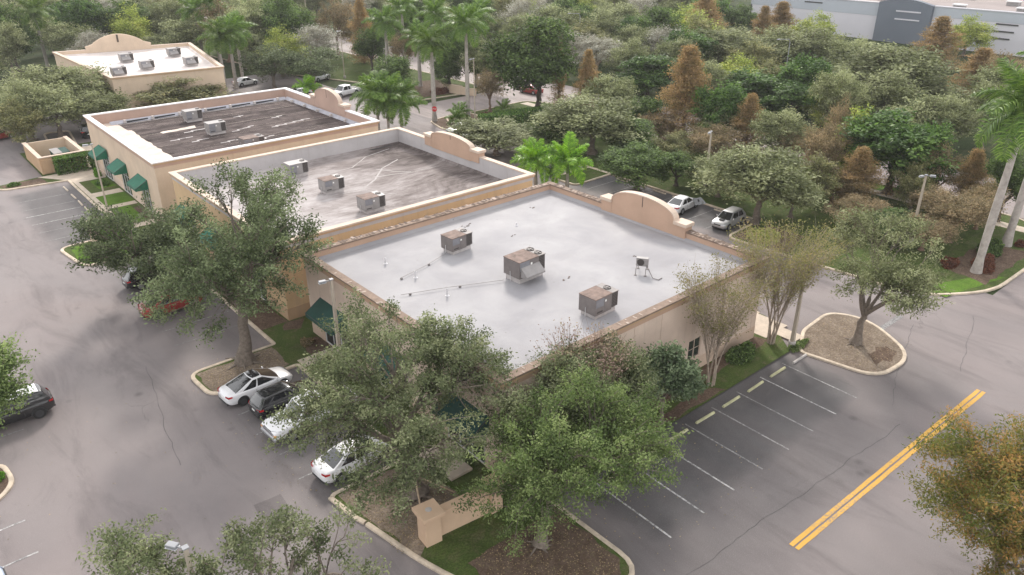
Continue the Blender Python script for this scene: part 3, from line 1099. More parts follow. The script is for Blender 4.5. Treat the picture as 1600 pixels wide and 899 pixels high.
# ---- building with the white roof
A = Bld("office_building", "tan stucco building with glossy white flat roof nearest the camera", [(21.8, 26.3), (46.3, 26.3), (46.3, 48.65), (21.8, 48.65)], 6.65, 5.92)
A.shell("stucco_tan", "stucco_tan_low", "roof_white", "stucco_peach", "coping_brown", "cornice_tan",
        openings={0: [(16.4, 17.75, 1.2, 2.78), (7.0, 8.35, 1.2, 2.78)], 3: [(2.0, 5.6, 0.12, 3.0), (17.2, 20.8, 0.12, 3.0), (9.5, 13.1, 0.12, 3.0)]},
        joints={0: [5.2, 10.6, 13.2, 18.6, 23.9], 3: [7.4, 15.2], 1: [5, 11, 17], 2: [6, 12, 18]})
A.awning(43.0, 46.75, 21.8, 3.75, "awning_dark")
A.awning(27.4, 31.1, 21.8, 3.75, "awning_dark")
A.awning(35.4, 39.2, 21.8, 3.75, "awning_dark")
A.storefront(43.05, 46.65, 21.8, 0.12, 3.0)
A.storefront(27.85, 31.45, 21.8, 0.12, 3.0)
A.storefront(35.55, 39.15, 21.8, 0.12, 3.0)
for xa in (38.2, 28.8):
    m = MB().box(xa, xa + 1.35, 26.33, 26.43, 1.2, 1.27).box(xa, xa + 1.35, 26.33, 26.43, 2.71, 2.78).box(xa, xa + 0.07, 26.33, 26.43, 1.27, 2.71).box(xa + 1.28, xa + 1.35, 26.33, 26.43, 1.27, 2.71).box(xa + 0.64, xa + 0.71, 26.34, 26.42, 1.27, 2.71)
    m.box(xa + 0.07, xa + 0.64, 26.36, 26.40, 1.96, 2.0).box(xa + 0.71, xa + 1.28, 26.36, 26.40, 1.96, 2.0)
    w = A.part("window", m, "coping_cream")
    MB().box(xa + 0.07, xa + 0.64, 26.372, 26.388, 1.27, 2.71).build("pane", "glass_dark", w)
    MB().box(xa + 0.71, xa + 1.28, 26.372, 26.388, 1.27, 2.71).build("pane", "glass_dark", w)
    MB().box(xa - 0.08, xa + 1.43, 26.20, 26.30, 1.10, 1.195).build("sill", "coping_cream", w)
A.arch(46.3, 34.2, 40.7, 8.35, block=1.15)
# broken mortar and tile scraps left on the coping
r = random.Random(4)


def scraps(side, n, z, name, mat, lo, hi, o):
    m = MB()
    for _ in range(n):
        s = r.choice(side)
        L = r.uniform(lo, hi)
        w = r.uniform(0.03, 0.10)
        h = r.uniform(0.006, 0.025)
        if s == 'near':
            x, y, dx, dy = r.uniform(21.9, 46.0), r.uniform(26.15, 26.55), w, L * 0.35
        elif s == 'left':
            x, y, dx, dy = r.uniform(21.65, 22.05), r.uniform(26.5, 48.4), L * 0.35, w
        elif s == 'far':
            x, y, dx, dy = r.uniform(22, 46), r.uniform(48.45, 48.8), w * 1.2, L * 0.4
        elif s == 'right':
            x, y, dx, dy = r.uniform(46.0, 46.45), r.choice([r.uniform(42, 48), r.uniform(26.5, 33)]), L * 0.4, w * 1.2
        m.box(x - dx, x + dx, y - dy, y + dy, z, z + h)
    me = m.build(name, mat, A.o, loc=A.off)
    me["kind"] = "stuff"


scraps(['near', 'near', 'left'], 60, 6.651, "mortar_scraps", "mortar", 0.1, 0.6, A)
scraps(['far', 'far', 'right'], 90, 6.651, "mortar_scraps", "mortar", 0.1, 0.5, A)
scraps(['far', 'far', 'right'], 170, 6.652, "tile_scraps", "debris_brown", 0.2, 0.7, A)

# ---- middle building
B = Bld("office_building", "ochre stucco building with stained grey-white flat roof in the middle", [(21.2, 51.5), (46.7, 51.5), (46.7, 74.3), (21.2, 74.3)], 6.7, 5.0)
opB = [(74.3 - 58.9, 74.3 - 55.3, 0.12, 3.0), (74.3 - 66.2, 74.3 - 62.6, 0.12, 3.0), (74.3 - 73.4, 74.3 - 69.8, 0.12, 3.0)]
B.shell("stucco_ochre", "stucco_ochre_low", "roof_dirty", "parapet_grey", "coping_cream", "cornice_tan", openings={3: opB}, joints={0: [5, 12.5, 20], 3: [6, 13], 1: [6, 13], 2: [8, 16]})
for y0, y1 in ((55.3, 58.9), (62.6, 66.2), (69.8, 73.4)):
    B.awning(y0 + 0.2, y1 - 0.2, 21.2, 3.85, "awning_green")
    B.storefront(y0, y1, 21.2, 0.12, 3.0)
B.arch(46.7, 60.4, 67.2, 7.95, block=1.3)


def ribbon(pts, w, z, mb, seed=0, amp=0.25):
    rr = random.Random(seed)
    P_ = []
    for i in range(len(pts) - 1):
        a, b = Vector(pts[i]), Vector(pts[i + 1])
        k = max(1, int((b - a).length / 0.5))
        P_ += [a.lerp(b, j / k) for j in range(k)]
    P_.append(Vector(pts[-1]))
    L, Rt = [], []
    for i, p in enumerate(P_):
        d = (P_[min(i + 1, len(P_) - 1)] - P_[max(i - 1, 0)]).normalized()
        nn = Vector((-d.y, d.x))
        L.append(p + nn * w * rr.uniform(1 - amp, 1 + amp) / 2)
        Rt.append(p - nn * w * rr.uniform(1 - amp, 1 + amp) / 2)
    n = len(P_)
    mb.add([(p.x, p.y, z) for p in L + Rt], [(i, i + 1, n + i + 1, n + i) for i in range(n - 1)])


for k, (pts, w) in enumerate([([(31.8, 60.8), (33.4, 60.4), (36.2, 62.4), (38.6, 65.0), (41.5, 66.6)], 0.16), ([(33.5, 60.3), (34.6, 58.9), (35.4, 57.4)], 0.13), ([(33.0, 67.0), (36.5, 67.2), (39.5, 69.6), (43.0, 70.6)], 0.12),
                              ([(36.6, 63.0), (38.4, 62.6), (40.3, 61.9)], 0.18), ([(38.0, 65.2), (38.9, 63.4), (40.2, 62.2)], 0.15), ([(40.5, 62.0), (43.0, 61.9)], 0.10)]):
    m = MB()
    ribbon([(a_ * 1.03, b_ * 1.03) for a_, b_ in pts], w, 5.006 + 0.002 * k, m, k, 0.35)
    B.part("sealant_strip", m, "sealant_dull")
m = MB()
ribbon([(42.4, 73.5), (45.2, 73.7)], 0.18, 5.05, m)
B.part("tar_patch", m, "tar_shadow_black")

# ---- third building
Cc = Bld("office_building", "peach stucco building with dark patched felt roof behind the middle one", [(21.0, 78.8), (46.7, 78.8), (47.0, 103.6), (21.3, 104.6)], 6.65, 5.35)


def cpart(*a_, **k_):
    """part of the third roof, whose deck lies 0.4 m lower than drawn"""
    o_ = Cc.part(*a_, **k_)
    o_.location.z -= 0.4
    return o_


opC = []
for y0 in (84.0, 91.3, 98.7):
    opC.append((104.6 - y0 - 1.5, 104.6 - y0 + 1.5, 0.12, 3.0))
Cc.shell("stucco_cream", "stucco_tan", None, "stucco_pink", "coping_white", "cornice_tan", openings={3: opC}, joints={0: [8, 16], 3: [9, 17]})
for y0 in (84.0, 91.3, 98.7):
    Cc.awning(y0 - 1.5, y0 + 1.5, 21.1, 3.95, "awning_green", 1.35, 0.75)
    Cc.storefront(y0 - 1.5, y0 + 1.5, 21.12, 0.12, 3.0, 3)
Cc.arch(46.85, 87.4, 93.6, 8.5, block=1.4, mat="stucco_pink")
cpart("roof", MB().sheet(inset(Cc.poly, 0.22), 5.75), "sealant_tan")
# felt strips, each a lapped sheet
r = random.Random(9)
y = 80.1
while y < 102.2:
    w = 0.98
    x = 24.3
    while x < 45.9:
        L = r.uniform(6, 11)
        xe = min(46.0, x + L)
        if 46.0 - xe < 1.5:
            xe = 46.0
        z = 5.756 + r.uniform(0, 0.012)
        j = r.uniform(-0.02, 0.02)
        m = MB().box(x + 0.01, xe - 0.01, y + 0.02 + j, y + w - 0.02 + j, 5.70, z)
        cpart("roof_strip", m, "bitumen_%d" % r.choice([0, 1, 1, 2, 3]))
        x = xe
    y += 1.0
m = MB().sheet(jitter_poly([(21.8, 79.4), (24.4, 79.4), (24.6, 98.5), (23.2, 99.5), (22.0, 98.5)], 0.12, 0.7, 5), 5.772)
cpart("bare_deck_patch", m, "sealant_tan")
# dashed white sealant patches
for k, (x0, y0, n, dx, dy) in enumerate([(29.0, 93.2, 5, 0.9, 0.15), (33.5, 90.0, 4, 0.8, 0.3), (38.0, 88.9, 9, 0.62, 0.12), (30.5, 86.0, 4, 0.9, 0.05), (26.5, 90.6, 3, 0.9, 0.1), (34.5, 84.4, 3, 0.7, 0.4), (36.5, 96.8, 2, 0.7, 0.0), (40.0, 93.3, 2, 0.8, 0.1), (28.2, 88.5, 3, 0.7, 0.2), (26.0, 83.0, 3, 0.6, 0.3), (37.2, 83.0, 3, 0.7, 0.1)]):
    m = MB()
    for i in range(n):
        xx, yy = x0 + dx * i, y0 + dy * i + 0.18 * (i % 2)
        m.box(xx, xx + dx * 0.95, yy, yy + r.uniform(0.1, 0.22), 5.76, 5.782 + 0.001 * i)
        if i % 2:
            m.box(xx, xx + 0.14, yy - 0.45, yy - 0.002, 5.76, 5.7805 + 0.001 * i)
    cpart("sealant_patch", m, "sealant")
m = MB().sheet(jitter_poly([(27.0, 94.6), (31.0, 94.8), (31.2, 95.9), (26.8, 95.4)], 0.1, 0.5, 9), 5.784)
cpart("sealant_patch", m, "sealant_tan")
# grey flashing along the far and right upstands with white sleeves
m = MB()
m.add([(23.5, 103.2, 6.12), (46.2, 102.35, 6.12), (46.2, 101.9, 5.79), (23.5, 102.75, 5.79)], [(0, 1, 2, 3)])
m.add([(46.38, 79.6, 6.1), (46.55, 102.4, 6.1), (46.05, 102.4, 5.79), (45.9, 79.6, 5.79)], [(0, 1, 2, 3)])
cpart("flashing", m, "flashing_grey")
m = MB()
ribbon([(24.0, 102.3), (45.8, 101.5)], 0.12, 5.80, m, 3)
cpart("sealant_strip", m, "sealant")
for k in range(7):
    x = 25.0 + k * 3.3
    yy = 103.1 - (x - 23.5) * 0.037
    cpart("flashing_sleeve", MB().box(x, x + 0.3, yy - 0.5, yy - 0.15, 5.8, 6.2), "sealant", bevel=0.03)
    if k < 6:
        cpart("shadow_strip", MB().box(x + 0.4, x + 2.9, yy - 0.35, yy - 0.22, 5.79, 6.02), "tar_shadow_black")  # black strip painted in for the shadow gap under the flashing
for k in range(6):
    yy = 81.5 + k * 3.6
    cpart("flashing_sleeve", MB().box(45.75, 46.1, yy, yy + 0.3, 5.8, 6.15), "sealant", bevel=0.03)

# ---- farthest building
E = Bld("office_building", "cream stucco building with pale flat roof at top left", [(31.0, 128.5), (47.3, 126.6), (52.4, 155.2), (30.2, 160.5)], 6.5, 5.7)
E.shell("stucco_cream", "stucco_tan", "roof_cream", "stucco_cream", "coping_cream", "cornice_tan")
# curved gable on its back edge
a, b = Vector(E.poly[3]), Vector(E.poly[2])
d = (b - a).normalized()
nn = Vector((-d.y, d.x))
u0 = 6.3
prof = []
for k in range(25):
    t = k / 24
    prof.append((u0 + 8.6 * t, 7.35 + 1.55 * math.sin(math.pi * t) ** 0.8))
prof = [(u0 - 1.0, 5.9), (u0 - 1.2, 7.0)] + prof + [(u0 + 9.8, 7.0), (u0 + 9.6, 5.9)]
vs = [(*(a + d * u - nn * 0.42), z) for u, z in prof] + [(*(a + d * u + nn * 0.06), z) for u, z in prof]
n = len(prof)
m = MB().add(vs, [tuple(range(n)), tuple(reversed(range(n, 2 * n)))] + [(i, (i + 1) % n, n + (i + 1) % n, n + i) for i in range(n)])
g = E.part("arched_parapet", m, "stucco_cream")
q0, q1 = a + d * (u0 + 4.2) - nn * 0.44, a + d * (u0 + 4.5) - nn * 0.40
MB().box(min(q0.x, q1.x), max(q0.x, q1.x), min(q0.y, q1.y) - 0.05, max(q0.y, q1.y), 7.5, 8.8).build("joint", "bark_dark", g)

# ---- far warehouse
WHp = [(197, -60), (330, -60), (330, 128), (197, 128)]
Wh = empty("warehouse", (197, 60, 0), 0, "long pale grey warehouse with dark curved entrance bay at top right", "building")


def whp(name, mb, mat, parent=None, **kw):
    return mb.build(name, mat, parent or Wh, loc=(-197, -60, 0) if parent is None else None, **kw)


whp("wall", MB().box(197, 197.4, 91.9, 128, 0, 5.6).box(197.0, 330, 127.6, 128, 0, 5.6), "warehouse_pale")
whp("wall", MB().box(197, 197.4, -60, 79.2, 0, 6.6), "warehouse_pale")
whp("upper_wall", MB().box(196.94, 197.4, 91.9, 128, 5.6, 8.55), "warehouse_blue")
whp("upper_wall", MB().box(196.94, 197.4, -60, 79.2, 6.6, 8.75), "warehouse_blue")
whp("parapet_cap", MB().box(196.8, 197.6, 91.9, 128.1, 8.55, 8.75).box(196.8, 197.6, -60, 79.2, 8.75, 8.95), "warehouse_pale")
prof = [(79.25, 0), (91.85, 0), (91.85, 9.0)]
for k in range(1, 12):
    t = k / 12
    prof.append((91.85 - 12.6 * t, 9.0 + 1.05 * math.sin(math.pi * t) - 0.1 * t))
prof.append((79.25, 8.9))
bay = whp("entrance_bay", MB().extr_x(prof, 195.9, 197.4), "warehouse_dark")
for zz in (5.3, 7.1):
    MB().box(195.78, 195.9, 81.6, 87.4, zz, zz + 0.28).build("light_strip", "warehouse_pale", bay)
for y0, y1, zz in ((61.0, 65.5, 6.1), (61.5, 66.0, 4.6), (62.0, 66.5, 3.1), (107, 112, 7.3)):
    whp("window_strip", MB().box(196.85, 197.0, y0, y1, zz, zz + 0.3), "metal_dark")
for y0 in (20, 34, 48):
    for zz in (6.1, 4.6, 3.1):
        whp("window_strip", MB().box(196.85, 197.0, y0, y0 + 4.5, zz, zz + 0.3), "metal_dark")
whp("roof", MB().sheet([(197.4, -60), (330, -60), (330, 127.6), (197.4, 127.6)], 7.7), "warehouse_roof")
for (x, y, s) in ((205, 76, 1.6), (208, 63, 1.8), (215, 55, 1.6), (222, 70, 1.8), (212, 98, 1.6), (230, 84, 2)):
    m = MB().box(x, x + s, y, y + s * 1.5, 7.7, 8.6)
    u = whp("roof_vent", m, "unit_light")
    MB().box(x - 0.2, x + s + 0.2, y - 0.2, y + s * 1.5 + 0.2, 8.6, 8.85).build("vent_hood", "metal_white", u)
# roof ducts seen on the warehouse
whp("roof_duct", MB().box(207, 207.5, 64, 90, 7.72, 8.05), "unit_light")
# ================================================================== roof equipment


def hvac(label, x, y, z, L=2.0, W=1.35, H=1.05, fans=1, hood=False, rust=True, body="unit_grey", rz=0.0, curb=0.28, group="rooftop air handlers"):
    """packaged rooftop unit: curb, cabinet, seams, coil bay with corner post, fans, hood"""
    o = empty("rooftop_unit", (x, y, z), rz, label, "air conditioner", group)
    MB().box(-L / 2 + 0.12, L / 2 - 0.12, -W / 2 + 0.1, W / 2 - 0.1, 0.0, curb).build("roof_curb", "sealant", o)
    z0 = curb
    cx = L * 0.5 - 0.62
    m = MB().box(-L / 2, cx, -W / 2, W / 2, z0, z0 + H - 0.04)
    m.box(cx, L / 2, -W / 2 + 0.14, W / 2 - 0.14, z0, z0 + 0.08)
    for sy in (-1, 1):
        m.box(L / 2 - 0.05, L / 2, sy * (W / 2 - 0.05) - 0.025, sy * (W / 2 - 0.05) + 0.025, z0 + 0.08, z0 + H - 0.04)
    m.build("cabinet", body, o, bevel=0.012)
    m = MB().box(cx + 0.004, L / 2 - 0.06, -W / 2 + 0.06, W / 2 - 0.06, z0 + 0.08, z0 + H - 0.05)
    coil = m.build("condenser_coil", "coil_dark", o)
    g = MB()
    for k in range(9):
        zz = z0 + 0.14 + k * (H - 0.26) / 8
        g.box(cx + 0.02, L / 2 - 0.07, -W / 2 + 0.045, -W / 2 + 0.058, zz, zz + 0.012)
    g.build("coil_fins", "unit_grey", coil)
    MB().box(-L / 2 - 0.02, cx + 0.02, -W / 2 - 0.02, W / 2 + 0.02, z0 + H - 0.04, z0 + H).build("lid", "unit_rust" if rust else body, o, bevel=0.01)
    top = MB().box(cx + 0.022, L / 2 + 0.02, -W / 2 - 0.02, W / 2 + 0.02, z0 + H - 0.04, z0 + H + 0.004).build("fan_deck", body, o, bevel=0.01)
    fy = [0.0] if fans == 1 else [-W * 0.24, W * 0.24]
    fr = 0.25 if fans == 1 else 0.27
    for q in fy:
        fx = (cx + L / 2) / 2
        f = MB().lathe([(fr, 0.0), (fr, 0.05), (fr - 0.035, 0.055), (fr - 0.04, 0.012), (0.02, 0.012)], 20, (fx, q, z0 + H + 0.006)).build("fan_ring", "coil_dark", top, smooth=True)
        b = MB().lathe([(0.075, 0.0), (0.075, 0.05), (0.02, 0.055)], 12, (fx, q, z0 + H + 0.02))
        for k in range(4):
            a = k * math.pi / 2 + 0.4
            ca, sa = math.cos(a), math.sin(a)
            b.add([(fx + ca * 0.07 - sa * 0.05, q + sa * 0.07 + ca * 0.05, z0 + H + 0.03), (fx + ca * 0.07 + sa * 0.05, q + sa * 0.07 - ca * 0.05, z0 + H + 0.045),
                   (fx + ca * (fr - 0.05) + sa * 0.06, q + sa * (fr - 0.05) - ca * 0.06, z0 + H + 0.045), (fx + ca * (fr - 0.05) - sa * 0.06, q + sa * (fr - 0.05) + ca * 0.06, z0 + H + 0.03)], [(0, 1, 2, 3)])
        b.build("fan_blades", "unit_grey", top)
    # access panels on the camera-facing long side
    w3 = (cx + L / 2) / 2
    p0 = -L / 2 + 0.05
    MB().box(p0, p0 + w3 * 0.98, -W / 2 - 0.014, -W / 2 + 0.01, z0 + H * 0.46, z0 + H - 0.08).build("access_panel", "unit_panel", o, bevel=0.006)
    MB().box(p0, p0 + w3 * 0.98, -W / 2 - 0.014, -W / 2 + 0.01, z0 + 0.06, z0 + H * 0.42).build("access_panel", "unit_panel" if not rust else body, o, bevel=0.006)
    MB().box(p0 + w3 * 1.03, cx - 0.04, -W / 2 - 0.014, -W / 2 + 0.01, z0 + 0.06, z0 + H - 0.08).build("access_panel", body, o, bevel=0.006)
    MB().box(p0 + 0.1, p0 + w3 * 0.8, -W / 2 - 0.03, -W / 2 - 0.014, z0 + H * 0.14, z0 + H * 0.22).build("louver_slot", "coil_dark", o)
    MB().box(p0 + w3 * 1.08, p0 + w3 * 1.25, -W / 2 - 0.022, -W / 2 - 0.014, z0 + H * 0.66, z0 + H * 0.78).build("rating_plate", "sign_white", o)
    # conduit on the end
    MB().tube([(-L / 2 - 0.03, 0.1, 0.0), (-L / 2 - 0.03, 0.1, z0 + 0.35), (-L / 2 + 0.02, 0.1, z0 + 0.36)], 0.02, 6).build("conduit", "pipe_pvc", o)
    if hood:
        h0, h1 = z0 + 0.12, z0 + H * 0.66
        y0 = -W / 2 - 0.015
        xa, xb = -L / 2 + 0.12, cx + 0.02
        m = MB().add([(xa, y0, h1), (xb, y0, h1), (xb, y0 - 0.62, h0 + 0.22), (xa, y0 - 0.62, h0 + 0.22), (xa, y0, h0), (xb, y0, h0), (xb, y0 - 0.62, h0 + 0.10), (xa, y0 - 0.62, h0 + 0.10)],
                     [(0, 1, 2, 3), (3, 2, 6, 7), (0, 3, 7, 4), (1, 5, 6, 2), (4, 7, 6, 5), (0, 4, 5, 1)])
        m.build("intake_hood", "unit_light", o, bevel=0.01)
    return o


G_A = "air handlers on the white roof"
hvac("small rusty-topped air handler on white roof, farthest from the near corner", 31.55, 43.15, 5.925, 2.0, 1.3, 1.05, rz=R_(4), group=G_A)
hvac("largest air handler, two fans and side hood, middle of the white roof", 32.25, 36.3, 5.925, 2.45, 1.6, 1.25, fans=2, hood=True, rz=R_(2), group=G_A, curb=0.4)
hvac("air handler with brown top nearest the parapet of the white roof", 32.3, 29.3, 5.925, 2.15, 1.4, 1.15, rz=R_(2), group=G_A)
G_B = "air handlers in a row on the stained roof"
hvac("air handler on stained roof, leftmost and farthest of its row", 32.1, 70.6, 5.0, 2.0, 1.35, 1.1, body="unit_light", rust=False, group=G_B)
hvac("air handler on stained roof, middle one of the row", 32.3, 63.8, 5.0, 2.05, 1.35, 1.1, body="unit_light", group=G_B)
hvac("rust-topped air handler by the front parapet of the stained roof", 32.5, 57.0, 5.0, 2.1, 1.4, 1.1, body="unit_light", group=G_B)
G_C = "air handlers on the dark felt roof"
hvac("grey air handler on dark felt roof nearer its far parapet", 32.0, 98.4, 5.38, 2.05, 1.4, 1.1, body="unit_light", rust=False, group=G_C)
hvac("grey air handler in the middle of the dark felt roof", 31.8, 90.5, 5.38, 2.05, 1.4, 1.1, body="unit_light", rust=False, group=G_C)
hvac("low rusty air handler half hidden by the dark roof front parapet", 32.7, 82.5, 5.38, 2.4, 1.5, 0.8, body="unit_grey", group=G_C)
G_E = "air handlers on the farthest roof"
for (x, y, lab) in ((38.2, 146, "white air handler left of centre on the farthest roof"), (38.6, 136.5, "boxy air handler near the front edge of the farthest roof"), (46.4, 146.5, "air handler at the right back of the farthest roof"),
                    (45.3, 135.2, "air handler at the right front corner of the farthest roof"), (33.4, 133.4, "air handler half hidden behind oaks on the farthest roof")):
    hvac(lab, x, y, 5.71, 2.1, 1.5, 1.15, body="unit_light", rust=False, group=G_E, hood=True)

# mini-split condenser on a pipe stand
o = empty("mini_split_condenser", (38.95, 31.4, 5.925), R_(-58), "small white condenser on a metal pipe stand on the white roof", "air conditioner")
MB().box(-0.42, 0.42, -0.17, 0.17, 0.52, 1.12).build("cabinet", "unit_light", o, bevel=0.02)
MB().lathe([(0.25, 0), (0.25, 0.02), (0.21, 0.025), (0.20, 0.008), (0.03, 0.008)], 18, (-0.1, -0.195, 0.82), 'Y').build("fan_grille", "coil_dark", o)
MB().box(0.2, 0.4, 0.172, 0.185, 0.58, 1.05).build("side_grille", "unit_grey", o)
for sx in (-0.34, 0.34):
    MB().tube([(sx, -0.62, 0.5), (sx, 0.62, 0.5)], 0.025, 6).build("stand_rail", "metal_dark" if sx > 0 else "unit_grey", o)
    for sy in (-0.6, 0.6):
        MB().tube([(sx, sy, 0.0), (sx, sy, 0.5)], 0.022, 6).build("leg", "unit_grey", o)
        MB().box(sx - 0.09, sx + 0.09, sy - 0.09, sy + 0.09, 0.0, 0.03).build("foot_pad", "unit_grey", o)
MB().tube([(0.3, -0.17, 0.62), (0.55, -0.5, 0.45), (0.9, -0.9, 0.06), (1.3, -1.0, 0.04), (1.5, -0.6, 0.03)], 0.03, 6).build("refrigerant_line", "unit_grey", o)
# vents and conduit on the white roof
for k, (x, y, h, lab) in enumerate([(26.1, 44.5, 0.45, "white vent pipe on white roof nearest its far left corner"), (26.4, 41.1, 0.5, "white vent pipe on white roof beside the small air handler line"),
                                    (26.4, 37.4, 0.55, "white vent pipe on white roof beside the long conduit"), (38.2, 44.0, 0.2, "tiny roof vent near the far corner of the white roof")]):
    o = MB().lathe([(0.16, 0), (0.10, 0.05), (0.075, 0.07), (0.07, h), (0.055, h + 0.005), (0.05, h - 0.05)], 14).build("vent_pipe", "pipe_pvc", None, smooth=True, loc=(x, y, 5.925))
    tag(o, lab, "vent pipe", "vent pipes on the white roof")


def conduit(label, pts, blocks):
    o = empty("roof_conduit", (*pts[0], 5.925), 0, label, "conduit")
    a = Vector(pts[0])
    MB().tube([(p[0] - a.x, p[1] - a.y, 0.13) for p in pts], 0.022, 6).build("pipe", "unit_light", o)
    for (x, y) in blocks:
        MB().box(x - a.x - 0.07, x - a.x + 0.07, y - a.y - 0.07, y - a.y + 0.07, 0.0, 0.10).build("support_block", "unit_grey", o, bevel=0.01)


conduit("long thin conduit running to the largest air handler on white roof", [(24.0, 39.3), (27.0, 38.2), (30.6, 36.6)], [(24.6, 39.1), (27.8, 37.85)])
conduit("thin conduit running to the small air handler on white roof", [(25.4, 41.5), (28.0, 42.1), (30.5, 43.0)], [(25.5, 41.5), (28.3, 42.2)])
r = random.Random(21)
m = MB()
for (cx, cy, n, s) in ((35.0, 46.6, 9, 0.5), (42, 46.2, 4, 0.3), (34.1, 34.0, 4, 0.4), (40.7, 33.5, 3, 0.2), (36.5, 42.5, 3, 0.2)):
    for _ in range(n):
        x, y, w = cx + r.uniform(-s, s), cy + r.uniform(-s, s) * 0.5, r.uniform(0.03, 0.09)
        m.box(x, x + w * 2, y, y + w, 5.925, 5.945)
tag(m.build("roof_debris", "debris_brown"), "small dark scraps of debris scattered on the white roof", "debris", kind="stuff")

# ================================================================== poles and signs


def lamp_pole(label, x, y, h, heads=((1, 0),), square=True, rz=0.0, tilt=(0, 0)):
    o = empty("lamp_pole", (x, y, 0), rz, label, "lamp pole", "parking lot lamp poles")
    o.rotation_euler = (tilt[0], tilt[1], rz)
    MB().lathe([(0.26, 0), (0.26, 0.5), (0.22, 0.55)], 16).build("base", "concrete_grey", o)
    m = MB()
    if square:
        a, b = 0.135, 0.075
        m.add([(sx * w, sy * w, z) for z, w in ((0.45, a), (h, b)) for sx, sy in ((-1, -1), (1, -1), (1, 1), (-1, 1))],
              [(0, 1, 5, 4), (1, 2, 6, 5), (2, 3, 7, 6), (3, 0, 4, 7), (4, 5, 6, 7), (3, 2, 1, 0)])
    else:
        m.tube([(0, 0, 0.4), (0, 0, h)], [0.10, 0.06], 10)
    m.build("pole", "pole_concrete", o)
    for (hx, hy) in heads:
        d = Vector((hx, hy, 0)).normalized()
        MB().tube([(0, 0, h - 0.08), tuple(d * 0.35 + Vector((0, 0, h - 0.02)))], 0.035, 6).build("bracket", "lamp_grey", o)
        hd = MB().box(-0.23, 0.23, -0.14, 0.14, -0.06, 0.06)
        u = hd.build("lamp_head", "lamp_grey", o, bevel=0.03)
        u.location = d * 0.58 + Vector((0, 0, h))
        u.rotation_euler = (0, 0, math.atan2(hy, hx))
        MB().box(-0.24, 0.24, -0.15, 0.15, -0.10, -0.092).build("lens", "lamp_clear", u)
    MB().box(-0.12, 0.12, -0.12, 0.12, h, h + 0.06).build("cap", "lamp_grey", o)
    return o


lamp_pole("concrete lamp pole rising in front of the dark green awning", 20.0, 41.0, 7.8, ((-1, 0.2),))
lamp_pole("concrete lamp pole beside the bare shrub trees right of the white roof", 47.3, 23.7, 6.0, ((1, -0.3),))
lamp_pole("slim lamp pole beside the bright lawn and green awnings at left", 16.75, 82.4, 8.5, ((-1, 0.3),), square=False)
lamp_pole("lamp pole on the lawn behind the arched parapet of white roof", 72.3, 50.0, 6.6, ((-1, -0.3),))
lamp_pole("twin-headed lamp pole on the lawn above the small island tree", 73.6, 27.0, 6.8, ((-1, 0.3), (0.6, -1)))
lamp_pole("lamp pole poking up between two foreground treetops at bottom left", 4.75, 24.4, 7.4, ((-0.6, 0.9),))
lamp_pole("slim lamp pole left of the royal palms near the white trucks", 73.5, 134.9, 8.8, ((-1, 0),), square=False)
lamp_pole("pale lamp pole between the two tallest entrance palms", 79.4, 125.9, 6.4, ((-1, 0),), square=False)
lamp_pole("beige lamp pole standing right beside the tall entrance palm", 70.9, 91.2, 9.5, ((-1, 0),), square=False)
lamp_pole("tall slim lamp pole at the top edge above the pale bare tree", 82.0, 165.0, 13.5, ((-1, 0),), square=False)
lamp_pole("short lamp pole poking out of the bright tree by the near kerb", 24.9, 24.2, 4.5, ((1, 0.3),))


def street_lamp(label, x, y, h):
    o = empty("street_lamp", (x, y, 0), 0, label, "street lamp", "street lamps along the road")
    MB().tube([(0, 0, 0), (0, 0, h - 0.6), (-0.25, 0.1, h - 0.15), (-2.2, 0.6, h)], [0.1, 0.07, 0.06, 0.04], 8).build("pole", "lamp_grey", o)
    u = MB().box(-0.4, 0.4, -0.14, 0.14, -0.07, 0.07).build("lamp_head", "lamp_grey", o, bevel=0.03)
    u.location = (-2.5, 0.68, h)


street_lamp("curved street lamp above the tree belt left of the warehouse", 121.9, 120.0, 9.6)
street_lamp("curved street lamp in front of the large olive oak", 122.5, 71.2, 9.6)

# stop sign
o = empty("stop_sign", (66.3, 95.1, 0.11), R_(218), "red octagonal stop sign on the palm island", "sign")
MB().tube([(0, 0, 0), (0, 0, 2.35)], 0.035, 8).build("post", "lamp_grey", o)
oct_ = [(0.42 * math.cos(R_(22.5 + 45 * k)), 0.42 * math.sin(R_(22.5 + 45 * k))) for k in range(8)]
vs = [(0.05, p[0], 2.1 + p[1]) for p in oct_] + [(0.065, p[0], 2.1 + p[1]) for p in oct_]
face = MB().add(vs, [tuple(range(8)), tuple(reversed(range(8, 16)))] + [(i, (i + 1) % 8, 8 + (i + 1) % 8, 8 + i) for i in range(8)]).build("plate", "sign_red", o)
tc = bpy.data.curves.new("lettering", 'FONT')
tc.body = "STOP"
tc.size = 0.30
tc.align_x = 'CENTER'
tc.align_y = 'CENTER'
tc.extrude = 0.002
tc.materials.append(MATS["sign_white"])
t_c = bpy.data.objects.new("lettering_curve", tc)
t_o = bpy.data.objects.new("lettering", bpy.data.meshes.new_from_object(t_c))
bpy.data.objects.remove(t_c)
col.objects.link(t_o)
t_o.parent = face
t_o.location = (0.07, 0, 2.1)
t_o.rotation_euler = (R_(90), 0, R_(90))

# wheel stops


